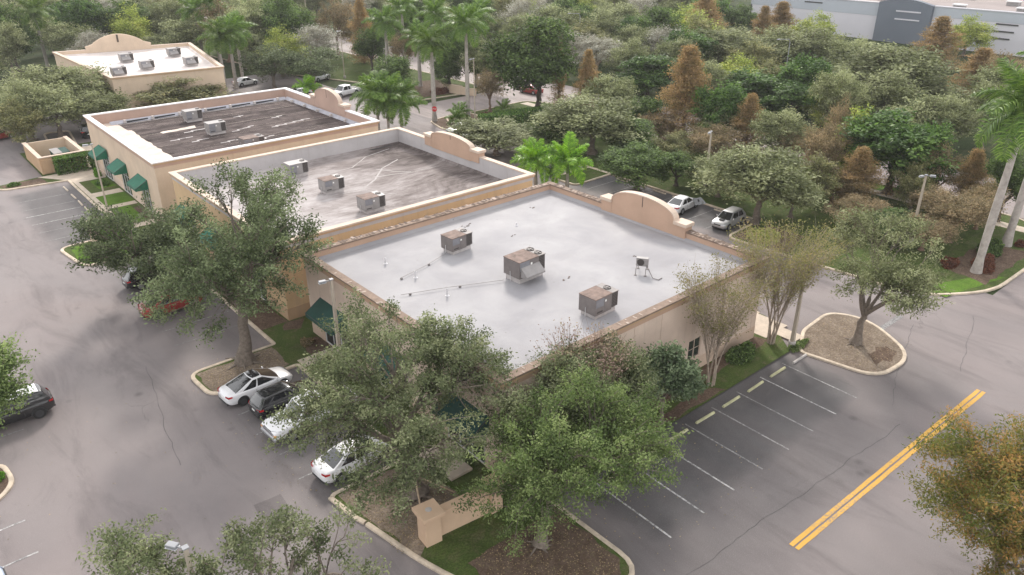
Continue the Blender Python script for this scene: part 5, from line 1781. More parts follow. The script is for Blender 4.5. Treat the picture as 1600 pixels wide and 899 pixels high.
TREES = [
(21.5, 135.9, 8.5, 6.9, 'oak', 'broad grey-green oak at left edge beyond the rubbish enclosure'),
(28.6, 133.7, 8.0, 7.1, 'oak', 'grey-green oak hiding the front corner of the farthest building'),
(38.6, 125.9, 6.0, 8.7, 'oakb', 'low brownish-green tree in front of the farthest building wall'),
(16.3, 119.5, 7.0, 4.0, 'oakb', 'small oak with a clear bare trunk at the left frame edge'),
(27.6, 184.2, 13.0, 6.3, 'dark', 'tall dark green tree at the top left corner'),
(37.8, 180.8, 9.0, 6.1, 'oak', 'olive oak left of the farthest building arch'),
(41.5, 189.2, 13.0, 6.3, 'ficus', 'bright green treetop above the olive oak at top left'),
(50.8, 190.2, 12.0, 9.7, 'dark', 'dark broad tree right behind the arch of the farthest building'),
(58.5, 192.7, 10.0, 7.3, 'dark', 'dark green tree between the arch and the dark palms'),
(64.3, 167.0, 13.0, 7.5, 'rust', 'pinkish grey tree behind the palms at the farthest building'),
(71.1, 168.5, 13.0, 6.0, 'oak', 'grey-green treetop at top edge left of the tall pole'),
(72.2, 156.8, 14.0, 7.0, 'dark', 'tall dark oak at the top edge above the pale bare tree'),
(73.7, 145.9, 9.0, 7.2, 'bare', 'pale grey leafless tree above the parked white trucks'),
(59.1, 134.8, 8.0, 6.1, 'oakd', 'dark oak left half of the pair beside the farthest building'),
(65.7, 132.2, 7.0, 6.2, 'oakd', 'dark oak right half of the pair over the parked truck'),
(84.9, 146.7, 13.0, 3.5, 'cyp', 'narrow brown cypress left of the royal palms'),
(81.2, 137.5, 8.5, 4.7, 'dark', 'dark dense tree behind the slim lamp pole near royal palms'),
(81.4, 125.4, 9.0, 3.4, 'rust', 'brown thin tree between the royal palms'),
(86.1, 159.9, 13.0, 5.3, 'rust', 'brown-grey treetop beside the tall pole at top edge'),
(105.0, 154.7, 12.6, 6.4, 'dark', 'dark green treetop behind royal palms at top edge'),
(85.2, 111.8, 9.0, 3.5, 'dark', 'dark slim tree with visible trunk beside the public road'),
(81.8, 112.6, 6.0, 3.2, 'dark', 'dark shrubby tree under the royal palms'),
(77.3, 95.5, 6.5, 3.8, 'rust', 'thin brownish tree right of the tall entrance palm'),
(62.5, 76.0, 4.7, 7.0, 'oak', 'grey-green oak spreading over two parked cars behind the middle roof'),
(82.6, 89.7, 14.5, 8.7, 'dark', 'large dome-shaped dark green tree with forked trunk by the road'),
(86.0, 88.9, 11.7, 1.5, 'cyp', 'very narrow rusty cypress in front of the dome-shaped tree'),
(86.0, 82.6, 10.1, 2.8, 'cyp', 'slim orange cypress right of the dome-shaped tree'),
(119.8, 135.4, 12.0, 7.1, 'bare', 'pale grey tree at top edge right of the palms'),
(120.0, 124.3, 11.0, 7.3, 'oak', 'grey-green oak behind the dome-shaped tree top'),
(128.2, 120.4, 10.0, 6.9, 'oak', 'green oak at the top edge above the slim orange cypress'),
(110.1, 103.5, 8.0, 6.4, 'bare', 'pale silvery tree left of the bright green rounded tree'),
(147.8, 126.3, 11.0, 6.6, 'bare', 'brownish grey treetop at top edge beside the far warehouse'),
(122.2, 98.3, 9.0, 6.6, 'bare', 'silvery grey tree above the bright green rounded tree'),
(140.9, 106.9, 10.5, 10.3, 'yel', 'yellow-green broad tree below the far warehouse'),
(151.1, 109.7, 12.0, 6.7, 'cyp', 'rusty orange treetop at top edge beside the warehouse wall'),
(166.8, 110.8, 9.0, 4.8, 'dark', 'dark green tree overlapping the warehouse wall'),
(128.3, 86.0, 9.5, 9.3, 'oak', 'olive oak right of the yellow-green tree'),
(158.0, 98.9, 10.0, 4.0, 'cyp', 'orange cypress touching the pale warehouse wall'),
(105.0, 86.7, 6.8, 6.1, 'ficus', 'bright green rounded tree left of the tall orange cypress'),
(86.0, 64.1, 12.7, 4.9, 'cyp', 'tallest orange cypress in the middle of the lawn belt'),
(107.6, 67.8, 7.0, 6.9, 'ficus', 'glossy bright green tree right of the tallest cypress'),
(72.4, 68.3, 7.5, 8.5, 'oak', 'wide grey-green oak on the lawn behind the double palms'),
(86.0, 54.0, 8.1, 3.2, 'cyp', 'short yellow-orange cypress right of the tallest one'),
(84.5, 66.8, 4.5, 3.9, 'rust', 'brown thin shrub tree at the foot of the tallest cypress'),
(168.0, 100.7, 10.0, 5.5, 'cyp', 'orange tree at top edge left of the dark warehouse bay'),
(165.2, 89.6, 9.5, 6.1, 'yel', 'yellow-orange tree in front of the pale warehouse wall'),
(136.5, 76.4, 10.0, 10.0, 'oak', 'large olive oak below the pale warehouse wall'),
(135.8, 65.7, 9.0, 6.3, 'oak', 'olive oak just below the dark warehouse bay'),
(120.9, 51.9, 11.0, 11.7, 'oak', 'largest grey oak on the right below the dark warehouse bay'),
(167.4, 65.2, 10.0, 5.9, 'cyp', 'rust-coloured tree right of the dark warehouse bay'),
(188.1, 67.4, 9.0, 5.7, 'yel', 'pale yellow-green tree before the warehouse right wall'),
(146.4, 49.3, 8.0, 5.4, 'cyp', 'orange-leaved tree behind the tall palm at right'),
(139.9, 42.5, 9.0, 4.4, 'rust', 'rusty tree at the right edge below the warehouse'),
(105.0, 59.6, 6.6, 6.5, 'ficus', 'green leafy tree below the large olive oak'),
(105.0, 53.7, 7.3, 4.0, 'yel', 'yellow-green tree beside the pinkish bare tree'),
(86.0, 41.8, 10.1, 2.3, 'rust', 'pinkish thin tree left of the big glossy green tree'),
(80.2, 40.3, 8.0, 3.2, 'rust', 'rosy brown cypress standing right of the grey tree'),
(86.0, 35.2, 9.1, 7.3, 'ficus', 'big glossy green tree by the road in front of the largest oak'),
(86.0, 33.8, 6.5, 2.0, 'cyp', 'small orange tree in front of the big glossy tree'),
(86.0, 27.1, 6.8, 2.6, 'cyp', 'yellow-orange cypress left of the tall leaning palm trunk'),
(110.6, 49.5, 9.0, 6.8, 'oak', 'olive oak between the pinkish thin tree and the largest oak'),
(106.0, 38.0, 8.0, 4.6, 'oak', 'shaded oak left of the tall palm crown'),
(66.9, 39.7, 8.0, 7.2, 'oak', 'grey-green oak over the parked grey hatchback'),
(77.5, 37.3, 4.5, 3.8, 'rust', 'dark brown thicket on the lawn behind the lamp pole'),
(76.5, 24.7, 5.0, 4.2, 'rust', 'brown twiggy shrub tree left of the leaning palm'),
(80.8, 28.6, 4.0, 2.9, 'rust', 'low brown bush beside the far lamp pole'),
(123.0, 78.3, 9.0, 6.3, 'oakb', 'brown-green oak amid the belt above the glossy tree'),
(109.0, 94.6, 8.5, 5.0, 'oak', 'grey oak in the belt left of the tallest cypress'),
(103.4, 73.2, 8.0, 5.0, 'oak', 'grey-green oak right behind the tallest cypress'),
(85.1, 76.5, 7.5, 5.3, 'oak', 'grey-green oak behind the slim orange cypress'),
(84.6, 70.1, 5.5, 3.9, 'dark', 'dark small tree left of the tallest cypress foot'),
(86.8, 58.2, 6.5, 5.0, 'oak', 'grey-green oak right of the tallest cypress foot'),
(85.1, 48.3, 7.5, 4.6, 'oak', 'grey-green oak above the rosy brown cypress'),
(84.7, 45.8, 5.5, 3.3, 'rust', 'brown thin tree above the parked grey hatchback'),
(86.0, 39.6, 6.5, 3.4, 'dark', 'dark tree between rosy cypress and big glossy tree'),
(86.0, 30.3, 7.0, 3.8, 'rust', 'brown tree right of the big glossy tree'),
(113.3, 35.7, 9.0, 4.7, 'oak', 'oak behind the crown of the leaning palm'),
(86.0, 23.7, 7.5, 2.8, 'dark', 'dark tree at right edge behind the palm trunks'),
(103.5, 40.1, 8.0, 5.6, 'oak', 'grey oak above the big glossy tree'),
(70.0, 71.4, 5.0, 4.7, 'dark', 'dark shrub tree right of the dome-shaped tree'),
(76.0, 64.5, 4.5, 4.7, 'dark', 'low dark tree on the lawn behind the arch'),
(76.6, 57.7, 4.5, 4.0, 'oakb', 'low brownish tree on the lawn by the lamp pole'),
(79.8, 54.5, 5.0, 4.0, 'rust', 'brown scrub tree on the lawn right of the lamp pole'),
(71.1, 38.3, 5.0, 3.3, 'oak', 'grey-green low tree behind the island shrub'),
(112.4, 73.5, 8.0, 5.9, 'yel', 'yellow-green tree left above the glossy bright tree'),
(111.5, 66.5, 8.0, 5.7, 'oakb', 'brown-green oak left under the large olive oak'),
(82.5, 113.3, 11.0, 4.9, 'dark', 'dark tree behind the tallest palms'),
(71.9, 115.4, 7.0, 4.8, 'dark', 'dark shrub tree under the left royal palm'),
(86.0, 107.0, 9.2, 4.9, 'oak', 'grey-green tree between tallest palm and dome tree'),
(72.9, 32.2, 3.5, 3.6, 'rust', 'low dry thicket left of the twin-headed lamp pole'),
(71.7, 28.5, 3.5, 3.4, 'dark', 'dark shrub mass left of the leaning palm'),
(72.6, 25.5, 3.2, 3.4, 'rust', 'low dry shrub mass at the feet of the leaning palm'),
(78.9, 35.6, 6.5, 3.4, 'cyp', 'rust-orange tree left of the big glossy trunk'),
(75.9, 38.8, 6.0, 3.4, 'oakb', 'brownish oak right of the grey-green oak over the hatchback'),
(70.7, 47.1, 5.5, 4.0, 'oak', 'grey-green tree beside the lawn lamp pole'),
(70.2, 52.6, 4.0, 3.7, 'dark', 'low dark tree behind the white roof arch'),
(65.7, 54.6, 5.5, 5.0, 'dark', 'shady dark tree right of the double palms'),
(82.0, 24.3, 5.5, 2.8, 'rust', 'brown tree hugging the leaning palm trunk'),
(81.8, 30.8, 6.0, 2.9, 'oakb', 'brown-green tree right of the big glossy trunk'),
(103.8, 51.6, 9.5, 4.4, 'oak', 'tall grey oak behind the pinkish thin tree'),
(110.2, 59.6, 9.5, 5.4, 'ficus', 'bright leafy tree in the middle of the right belt'),
(86.0, 58.5, 9.0, 4.2, 'ficus', 'bright leafy tree beside the tallest cypress'),
(86.0, 32.0, 8.7, 3.4, 'ficus', 'bright leafy tree right shoulder of the glossy tree'),
(86.0, 39.8, 9.4, 3.6, 'yel', 'yellow-green tree above the big glossy tree'),
(121.2, 90.8, 9.5, 6.7, 'ficus', 'bright green tree below the warehouse roof edge'),
(120.3, 102.3, 9.0, 6.3, 'oak', 'grey-green oak left of the silvery tree'),
(136.9, 83.4, 9.5, 6.9, 'oak', 'grey oak touching the pale warehouse wall bottom'),
(21.6, 123.7, 7.5, 6.4, 'oak', 'grey-green oak between the enclosure and the left-edge oak'),
(27.4, 121.8, 6.0, 4.9, 'oak', 'low grey-green oak beside the farthest building corner'),
(18.1, 124.6, 8.5, 5.5, 'oak', 'grey-green oak right at the left frame edge above the enclosure'),
]
FILL = [
(220.3, 267.6, 10.6, 5.9, 'oak'),
(112.8, 137.8, 8.7, 5.2, 'oak'),
(269.8, 217.0, 9.4, 6.4, 'oak'),
(243.9, 279.4, 10.1, 6.6, 'oak'),
(188.2, 287.8, 9.4, 7.9, 'oak'),
(193.1, 150.8, 11.7, 5.8, 'oak'),
(144.3, 169.6, 9.4, 5.0, 'oak'),
(36.9, 279.6, 10.0, 8.0, 'oak'),
(116.9, 309.3, 10.7, 5.8, 'oak'),
(187.0, 227.4, 10.4, 5.7, 'oakb'),
(111.0, 264.5, 9.3, 6.2, 'oak'),
(112.0, 236.8, 11.0, 8.0, 'oakb'),
(267.9, 240.2, 11.7, 5.5, 'oak'),
(253.4, 305.2, 9.8, 8.2, 'dark'),
(62.9, 272.6, 9.1, 6.3, 'oak'),
(233.8, 274.4, 9.1, 6.7, 'oak'),
(80.8, 164.8, 10.7, 5.3, 'oak'),
(251.7, 294.2, 10.4, 6.5, 'oak'),
(116.7, 198.1, 11.4, 6.6, 'oak'),
(168.2, 293.0, 9.9, 6.2, 'dark'),
(121.3, 226.1, 11.6, 8.0, 'oak'),
(237.1, 169.2, 11.4, 6.7, 'yel'),
(150.1, 160.1, 11.8, 5.1, 'bare'),
(140.1, 199.3, 11.4, 6.7, 'bare'),
(158.6, 164.8, 11.0, 5.8, 'yel'),
(77.9, 284.9, 9.2, 7.2, 'bare'),
(64.1, 225.3, 10.5, 6.8, 'oak'),
(168.4, 323.8, 12.1, 5.8, 'yel'),
(170.9, 304.5, 8.9, 7.7, 'dark'),
(174.6, 169.8, 8.9, 7.4, 'yel'),
(224.9, 162.0, 10.1, 8.0, 'oak'),
(153.1, 148.7, 8.6, 5.5, 'yel'),
(110.2, 314.0, 9.0, 6.3, 'oak'),
(252.1, 227.4, 9.5, 6.5, 'oakb'),
(78.5, 295.0, 12.3, 5.2, 'oak'),
(204.0, 236.8, 9.3, 6.1, 'ficus'),
(159.6, 266.4, 9.5, 6.0, 'bare'),
(142.5, 316.9, 9.1, 7.5, 'oak'),
(135.6, 159.0, 12.0, 5.4, 'oakb'),
(82.5, 194.9, 9.3, 8.1, 'ficus'),
(108.4, 190.6, 10.8, 5.9, 'dark'),
(268.0, 198.6, 8.8, 7.6, 'oakb'),
(185.0, 164.2, 11.1, 5.8, 'yel'),
(193.3, 328.9, 12.1, 7.6, 'oak'),
(148.1, 244.6, 8.8, 5.7, 'ficus'),
(54.3, 262.4, 12.3, 7.9, 'oak'),
(183.3, 271.8, 12.3, 5.1, 'oak'),
(122.9, 184.0, 11.6, 6.8, 'oak'),
(58.7, 234.7, 11.8, 5.0, 'oakb'),
(139.0, 142.8, 9.4, 7.3, 'oak'),
(57.0, 173.7, 9.1, 8.0, 'oak'),
(131.8, 39.5, 8.6, 7.1, 'oak'),
(64.3, 315.8, 10.8, 6.8, 'bare'),
(150.5, 328.5, 9.2, 7.7, 'oak'),
(212.6, 200.3, 10.7, 6.7, 'ficus'),
(160.1, 326.4, 11.4, 6.5, 'oak'),
(127.9, 287.7, 8.5, 5.6, 'bare'),
(151.7, 209.7, 8.9, 6.5, 'oak'),
(71.6, 179.9, 11.6, 5.4, 'oak'),
(188.8, 192.7, 9.5, 7.3, 'ficus'),
(195.8, 142.1, 10.3, 5.6, 'yel'),
(146.5, 204.6, 10.1, 7.2, 'oak'),
(128.9, 94.6, 11.8, 6.4, 'oakb'),
(104.3, 162.6, 9.9, 5.3, 'oak'),
(132.1, 144.4, 8.5, 5.0, 'dark'),
(131.2, 113.8, 9.0, 6.2, 'ficus'),
(222.6, 188.5, 11.7, 7.2, 'dark'),
(265.2, 186.2, 10.9, 5.8, 'oak'),
(245.3, 329.5, 9.9, 6.6, 'oak'),
(209.6, 214.1, 9.4, 7.7, 'oak'),
(154.5, 306.9, 11.8, 5.3, 'oak'),
(48.3, 303.8, 11.7, 5.8, 'oak'),
(164.7, 203.4, 9.1, 7.7, 'oak'),
(167.8, 220.3, 9.3, 7.6, 'ficus'),
(119.8, 166.9, 9.0, 5.8, 'oak'),
(199.7, 153.7, 10.7, 7.4, 'ficus'),
(104.1, 276.6, 10.6, 7.5, 'oakb'),
(116.8, 298.0, 10.9, 6.6, 'oak'),
(200.1, 327.6, 9.8, 5.4, 'yel'),
(204.2, 254.0, 8.9, 5.5, 'oak'),
(228.0, 233.2, 10.4, 6.5, 'bare'),
(82.5, 255.7, 10.8, 6.7, 'oak'),
(194.2, 204.8, 10.7, 5.8, 'oak'),
(164.4, 307.1, 10.3, 6.0, 'oak'),
(128.8, 166.0, 12.0, 6.3, 'dark'),
(123.8, 241.6, 11.9, 8.1, 'oak'),
(213.8, 271.4, 12.2, 6.2, 'oak'),
(104.4, 221.6, 10.6, 7.7, 'oak'),
(173.4, 239.3, 8.6, 7.2, 'oak'),
(48.0, 323.6, 9.1, 7.9, 'oak'),
(153.5, 260.7, 12.5, 5.8, 'oak'),
(66.1, 199.3, 10.2, 7.3, 'oak'),
(64.0, 157.9, 12.2, 6.9, 'oak'),
(76.7, 184.2, 10.6, 7.7, 'oak'),
(224.3, 308.5, 8.9, 5.2, 'oak'),
(69.6, 221.1, 11.4, 5.8, 'oakb'),
(151.1, 136.4, 12.2, 7.1, 'oak'),
(138.0, 274.7, 11.0, 5.8, 'bare'),
(132.6, 261.3, 10.7, 7.1, 'bare'),
(248.2, 268.6, 10.4, 5.3, 'yel'),
(59.1, 185.1, 11.9, 5.9, 'oak'),
(215.1, 189.0, 10.8, 6.9, 'oak'),
(221.3, 258.6, 9.6, 6.2, 'yel'),
(228.7, 180.7, 9.8, 7.9, 'oak'),
(166.3, 254.4, 11.3, 7.2, 'oak'),
(267.8, 260.7, 12.4, 7.7, 'oak'),
(148.9, 314.0, 12.4, 5.1, 'oak'),
(64.6, 324.0, 11.7, 5.9, 'oak'),
(113.5, 224.4, 8.6, 5.5, 'oak'),
(247.2, 239.2, 11.9, 7.5, 'oakb'),
(201.0, 224.2, 11.7, 5.2, 'ficus'),
(240.1, 227.7, 12.0, 5.2, 'oak'),
(33.5, 216.0, 10.8, 7.2, 'oak'),
(181.8, 248.9, 9.4, 5.4, 'oak'),
(135.5, 298.8, 9.5, 7.4, 'ficus'),
(201.7, 283.3, 11.2, 6.7, 'dark'),
(131.0, 228.7, 9.7, 7.9, 'bare'),
(180.4, 208.4, 12.0, 6.0, 'oakb'),
(50.1, 181.7, 11.9, 5.4, 'yel'),
(123.3, 273.5, 11.6, 6.7, 'oak'),
(205.9, 208.4, 11.5, 5.9, 'oak'),
(258.9, 254.9, 11.9, 6.5, 'oak'),
(217.7, 301.2, 12.1, 5.9, 'oak'),
(180.3, 149.5, 11.9, 6.4, 'oak'),
(260.4, 231.9, 9.2, 5.6, 'oakb'),
(224.7, 217.9, 10.9, 5.8, 'yel'),
(122.1, 290.8, 9.5, 6.4, 'oak'),
(257.3, 183.4, 10.3, 6.5, 'oak'),
(65.7, 144.8, 9.8, 5.5, 'yel'),
(70.4, 300.3, 11.4, 7.8, 'oakb'),
(200.8, 292.6, 12.3, 5.0, 'oak'),
(245.9, 182.2, 12.2, 6.5, 'oak'),
(119.2, 115.7, 8.9, 7.2, 'oakb'),
(217.1, 249.8, 8.9, 7.7, 'oakb'),
(110.7, 124.7, 10.3, 6.3, 'oak'),
(55.5, 250.7, 10.2, 6.7, 'yel'),
(174.5, 159.7, 8.8, 5.9, 'oak'),
(187.0, 139.0, 10.8, 6.8, 'oak'),
(227.9, 294.8, 12.4, 7.9, 'oak'),
(159.7, 212.1, 10.8, 6.3, 'yel'),
(82.3, 202.1, 10.2, 5.6, 'oak'),
(170.6, 208.7, 11.7, 6.0, 'oak'),
(39.0, 170.0, 8.7, 5.5, 'bare'),
(204.5, 320.3, 11.5, 6.3, 'oakb'),
(79.9, 301.8, 10.2, 6.7, 'oak'),
(44.6, 201.6, 8.5, 7.0, 'ficus'),
(73.9, 316.9, 11.0, 6.6, 'oak'),
(196.6, 214.8, 9.2, 7.9, 'oak'),
(105.8, 185.2, 11.1, 5.7, 'bare'),
(141.4, 156.8, 8.8, 5.9, 'yel'),
(244.1, 315.1, 9.5, 6.1, 'bare'),
(48.0, 314.5, 12.3, 8.0, 'oak'),
(269.4, 250.5, 11.6, 6.5, 'oak'),
(167.8, 273.1, 9.9, 8.0, 'oak'),
(132.4, 218.8, 11.7, 6.2, 'yel'),
(25.8, 178.5, 10.6, 5.3, 'oak'),
(141.0, 325.0, 11.1, 6.8, 'oak'),
(255.2, 241.4, 9.0, 5.6, 'dark'),
(185.9, 308.7, 12.0, 7.1, 'oak'),
(205.3, 198.4, 10.2, 8.1, 'ficus'),
(83.1, 272.0, 8.8, 7.3, 'oak'),
(218.5, 152.2, 8.9, 5.6, 'oakb'),
(176.3, 219.0, 11.7, 6.2, 'oak'),
(85.0, 208.2, 9.9, 5.6, 'bare'),
(155.4, 187.7, 9.1, 5.2, 'oak'),
(106.9, 108.6, 8.6, 5.6, 'bare'),
(43.5, 220.2, 8.7, 5.1, 'ficus'),
(27.1, 196.2, 8.7, 6.4, 'oakb'),
(157.7, 120.0, 9.1, 7.9, 'yel'),
(149.4, 267.6, 9.1, 6.2, 'oak'),
(127.6, 129.8, 12.4, 7.3, 'dark'),
(111.2, 170.0, 10.5, 6.5, 'bare'),
(249.5, 197.5, 8.9, 5.9, 'oak'),
(188.3, 298.9, 9.7, 6.5, 'bare'),
(125.0, 212.4, 11.5, 5.1, 'oak'),
(211.3, 287.4, 12.5, 7.1, 'oakb'),
(239.3, 219.2, 12.2, 8.1, 'oak'),
(150.9, 154.4, 11.6, 6.0, 'ficus'),
(164.0, 283.7, 8.9, 7.9, 'ficus'),
(159.1, 314.9, 11.5, 7.2, 'oakb'),
(48.3, 243.9, 9.7, 6.2, 'oak'),
(27.1, 205.8, 10.0, 6.0, 'oak'),
(229.7, 252.8, 10.9, 8.1, 'dark'),
(183.7, 321.9, 9.0, 7.3, 'oakb'),
(240.0, 268.9, 9.8, 6.5, 'oak'),
(175.4, 281.0, 12.0, 6.6, 'oak'),
(195.7, 242.7, 9.7, 7.2, 'bare'),
(183.7, 179.4, 10.8, 5.7, 'bare'),
(69.3, 236.6, 9.0, 5.2, 'bare'),
(38.2, 203.3, 8.7, 5.2, 'oak'),
(177.1, 136.3, 11.9, 6.2, 'oak'),
(269.0, 206.6, 11.4, 5.3, 'yel'),
(164.5, 118.4, 10.8, 5.9, 'ficus'),
(45.1, 276.0, 9.0, 6.6, 'oak'),
(129.8, 175.9, 9.0, 6.0, 'dark'),
(69.6, 250.0, 9.0, 5.3, 'dark'),
(156.6, 200.9, 11.5, 5.9, 'ficus'),
(105.4, 305.0, 10.3, 5.2, 'dark'),
(257.3, 282.7, 11.3, 7.7, 'oak'),
(105.2, 260.4, 11.4, 7.5, 'oak'),
(199.9, 162.8, 9.3, 6.5, 'oak'),
(160.8, 240.8, 10.4, 6.7, 'oak'),
(55.9, 216.7, 10.8, 5.5, 'bare'),
(206.2, 229.8, 10.0, 5.6, 'dark'),
(196.0, 189.7, 11.5, 8.0, 'oakb'),
(208.2, 174.4, 11.2, 6.1, 'oak'),
(62.3, 301.9, 10.2, 7.0, 'ficus'),
(177.3, 318.1, 10.7, 6.0, 'oak'),
(171.6, 153.1, 8.5, 6.5, 'yel'),
(142.5, 255.1, 8.6, 7.9, 'oak'),
(80.7, 318.2, 9.1, 5.7, 'bare'),
(160.1, 300.7, 8.8, 7.1, 'oak'),
(85.8, 290.1, 11.6, 7.9, 'oakb'),
(52.5, 231.3, 12.4, 7.7, 'oak'),
(141.5, 192.1, 9.4, 6.6, 'oak'),
(172.7, 179.1, 11.5, 5.7, 'oak'),
(203.7, 269.0, 9.8, 5.3, 'oak'),
(135.0, 312.4, 11.5, 5.9, 'yel'),
(33.2, 240.2, 10.3, 7.3, 'oak'),
(185.8, 265.6, 12.0, 7.7, 'oak'),
(131.9, 242.5, 9.2, 6.5, 'dark'),
(114.6, 88.9, 8.8, 5.4, 'oak'),
(248.9, 252.1, 12.2, 7.0, 'oak'),
(136.8, 123.7, 10.7, 8.0, 'oak'),
(222.2, 234.9, 11.1, 5.3, 'oakb'),
(63.5, 206.6, 9.1, 5.7, 'oak'),
(185.6, 280.2, 8.6, 7.2, 'yel'),
(121.8, 191.4, 8.7, 6.5, 'oak'),
(130.3, 104.9, 11.5, 7.1, 'dark'),
(193.2, 224.7, 10.8, 5.3, 'bare'),
]
# ================================================================== vegetation


class Arr:
    """numpy quad collector"""

    def __init__(self):
        self.v, self.q, self.mi, self.r = [], [], [], []
        self.n = 0

    def add(self, v, q, mi, r):
        self.v.append(v)
        self.q.append(q + self.n)
        self.mi.append(np.full(len(q), mi, np.int32))
        self.r.append(r)
        self.n += len(v)

    def tube(self, pts, rad, sides, mi=0):
        pts = np.asarray(pts, float)
        n = len(pts)
        d = np.gradient(pts, axis=0)
        d /= np.linalg.norm(d, axis=1, keepdims=True) + 1e-9
        ref = np.where(np.abs(d[:, 2:3]) < 0.9, np.array([[0, 0, 1.0]]), np.array([[1.0, 0, 0]]))
        a = np.cross(d, ref)
        a /= np.linalg.norm(a, axis=1, keepdims=True) + 1e-9
        b = np.cross(d, a)
        ang = np.arange(sides) * 2 * np.pi / sides
        rad = np.broadcast_to(np.asarray(rad, float), (n,))
        v = pts[:, None, :] + rad[:, None, None] * (np.cos(ang)[None, :, None] * a[:, None, :] + np.sin(ang)[None, :, None] * b[:, None, :])
        i = np.arange(n - 1)[:, None] * sides
        k = np.arange(sides)[None, :]
        k2 = (k + 1) % sides
        q = np.stack([i + k, i + k2, i + sides + k2, i + sides + k], -1).reshape(-1, 4)
        self.add(v.reshape(-1, 3), q, mi, np.full(len(q), 0.5))

    def leaves(self, rng, pos, L, Wd, r, mi=0, up=0.5, dirs=None):
        n = len(pos)
        nrm = rng.normal(size=(n, 3))
        nrm[:, 2] = np.abs(nrm[:, 2]) + up
        nrm /= np.linalg.norm(nrm, axis=1, keepdims=True)
        d = rng.normal(size=(n, 3)) if dirs is None else dirs + rng.normal(size=(n, 3)) * 0.35
        d -= (d * nrm).sum(1, keepdims=True) * nrm
        d /= np.linalg.norm(d, axis=1, keepdims=True) + 1e-9
        w = np.cross(nrm, d)
        sL = L * rng.uniform(0.6, 1.35, (n, 1)) / 2
        sW = Wd * rng.uniform(0.7, 1.3, (n, 1)) / 2
        v = np.stack([pos - d * sL, pos - w * sW, pos + d * sL, pos + w * sW], 1).reshape(-1, 3)
        q = np.arange(4 * n).reshape(n, 4)
        self.add(v, q, mi, r)

    def mesh(self, name, mats):
        v = np.concatenate(self.v).astype(np.float32)
        q = np.concatenate(self.q).astype(np.int32)
        me = bpy.data.meshes.new(name)
        me.vertices.add(len(v))
        me.vertices.foreach_set("co", v.ravel())
        me.loops.add(q.size)
        me.loops.foreach_set("vertex_index", q.ravel())
        me.polygons.add(len(q))
        me.polygons.foreach_set("loop_start", np.arange(0, q.size, 4, dtype=np.int32))
        me.polygons.foreach_set("loop_total", np.full(len(q), 4, np.int32))
        me.polygons.foreach_set("material_index", np.concatenate(self.mi))
        for m in mats:
            me.materials.append(MATS[m])
        me.update(calc_edges=True)
        at = me.attributes.new("rnd", 'FLOAT', 'FACE')
        at.data.foreach_set("value", np.concatenate(self.r).astype(np.float32))
        return me


def kmeans(p, k, rng, it=6):
    c = p[rng.choice(len(p), k, replace=False)]
    for _ in range(it):
        lab = np.argmin(((p[:, None] - c[None]) ** 2).sum(-1), 1)
        for j in range(k):
            if (lab == j).any():
                c[j] = p[lab == j].mean(0)
    return lab, c


def curve(a, b, rng, sag=0.12, n=5):
    t = np.linspace(0, 1, n)[:, None]
    L = np.linalg.norm(b - a)
    off = rng.normal(size=3) * sag * L
    off[2] = abs(off[2]) * 0.5
    return a * (1 - t) + b * t + off * (t * (1 - t) * 2) + np.array([0, 0, 1.0]) * (t * (1 - t)) * L * 0.25


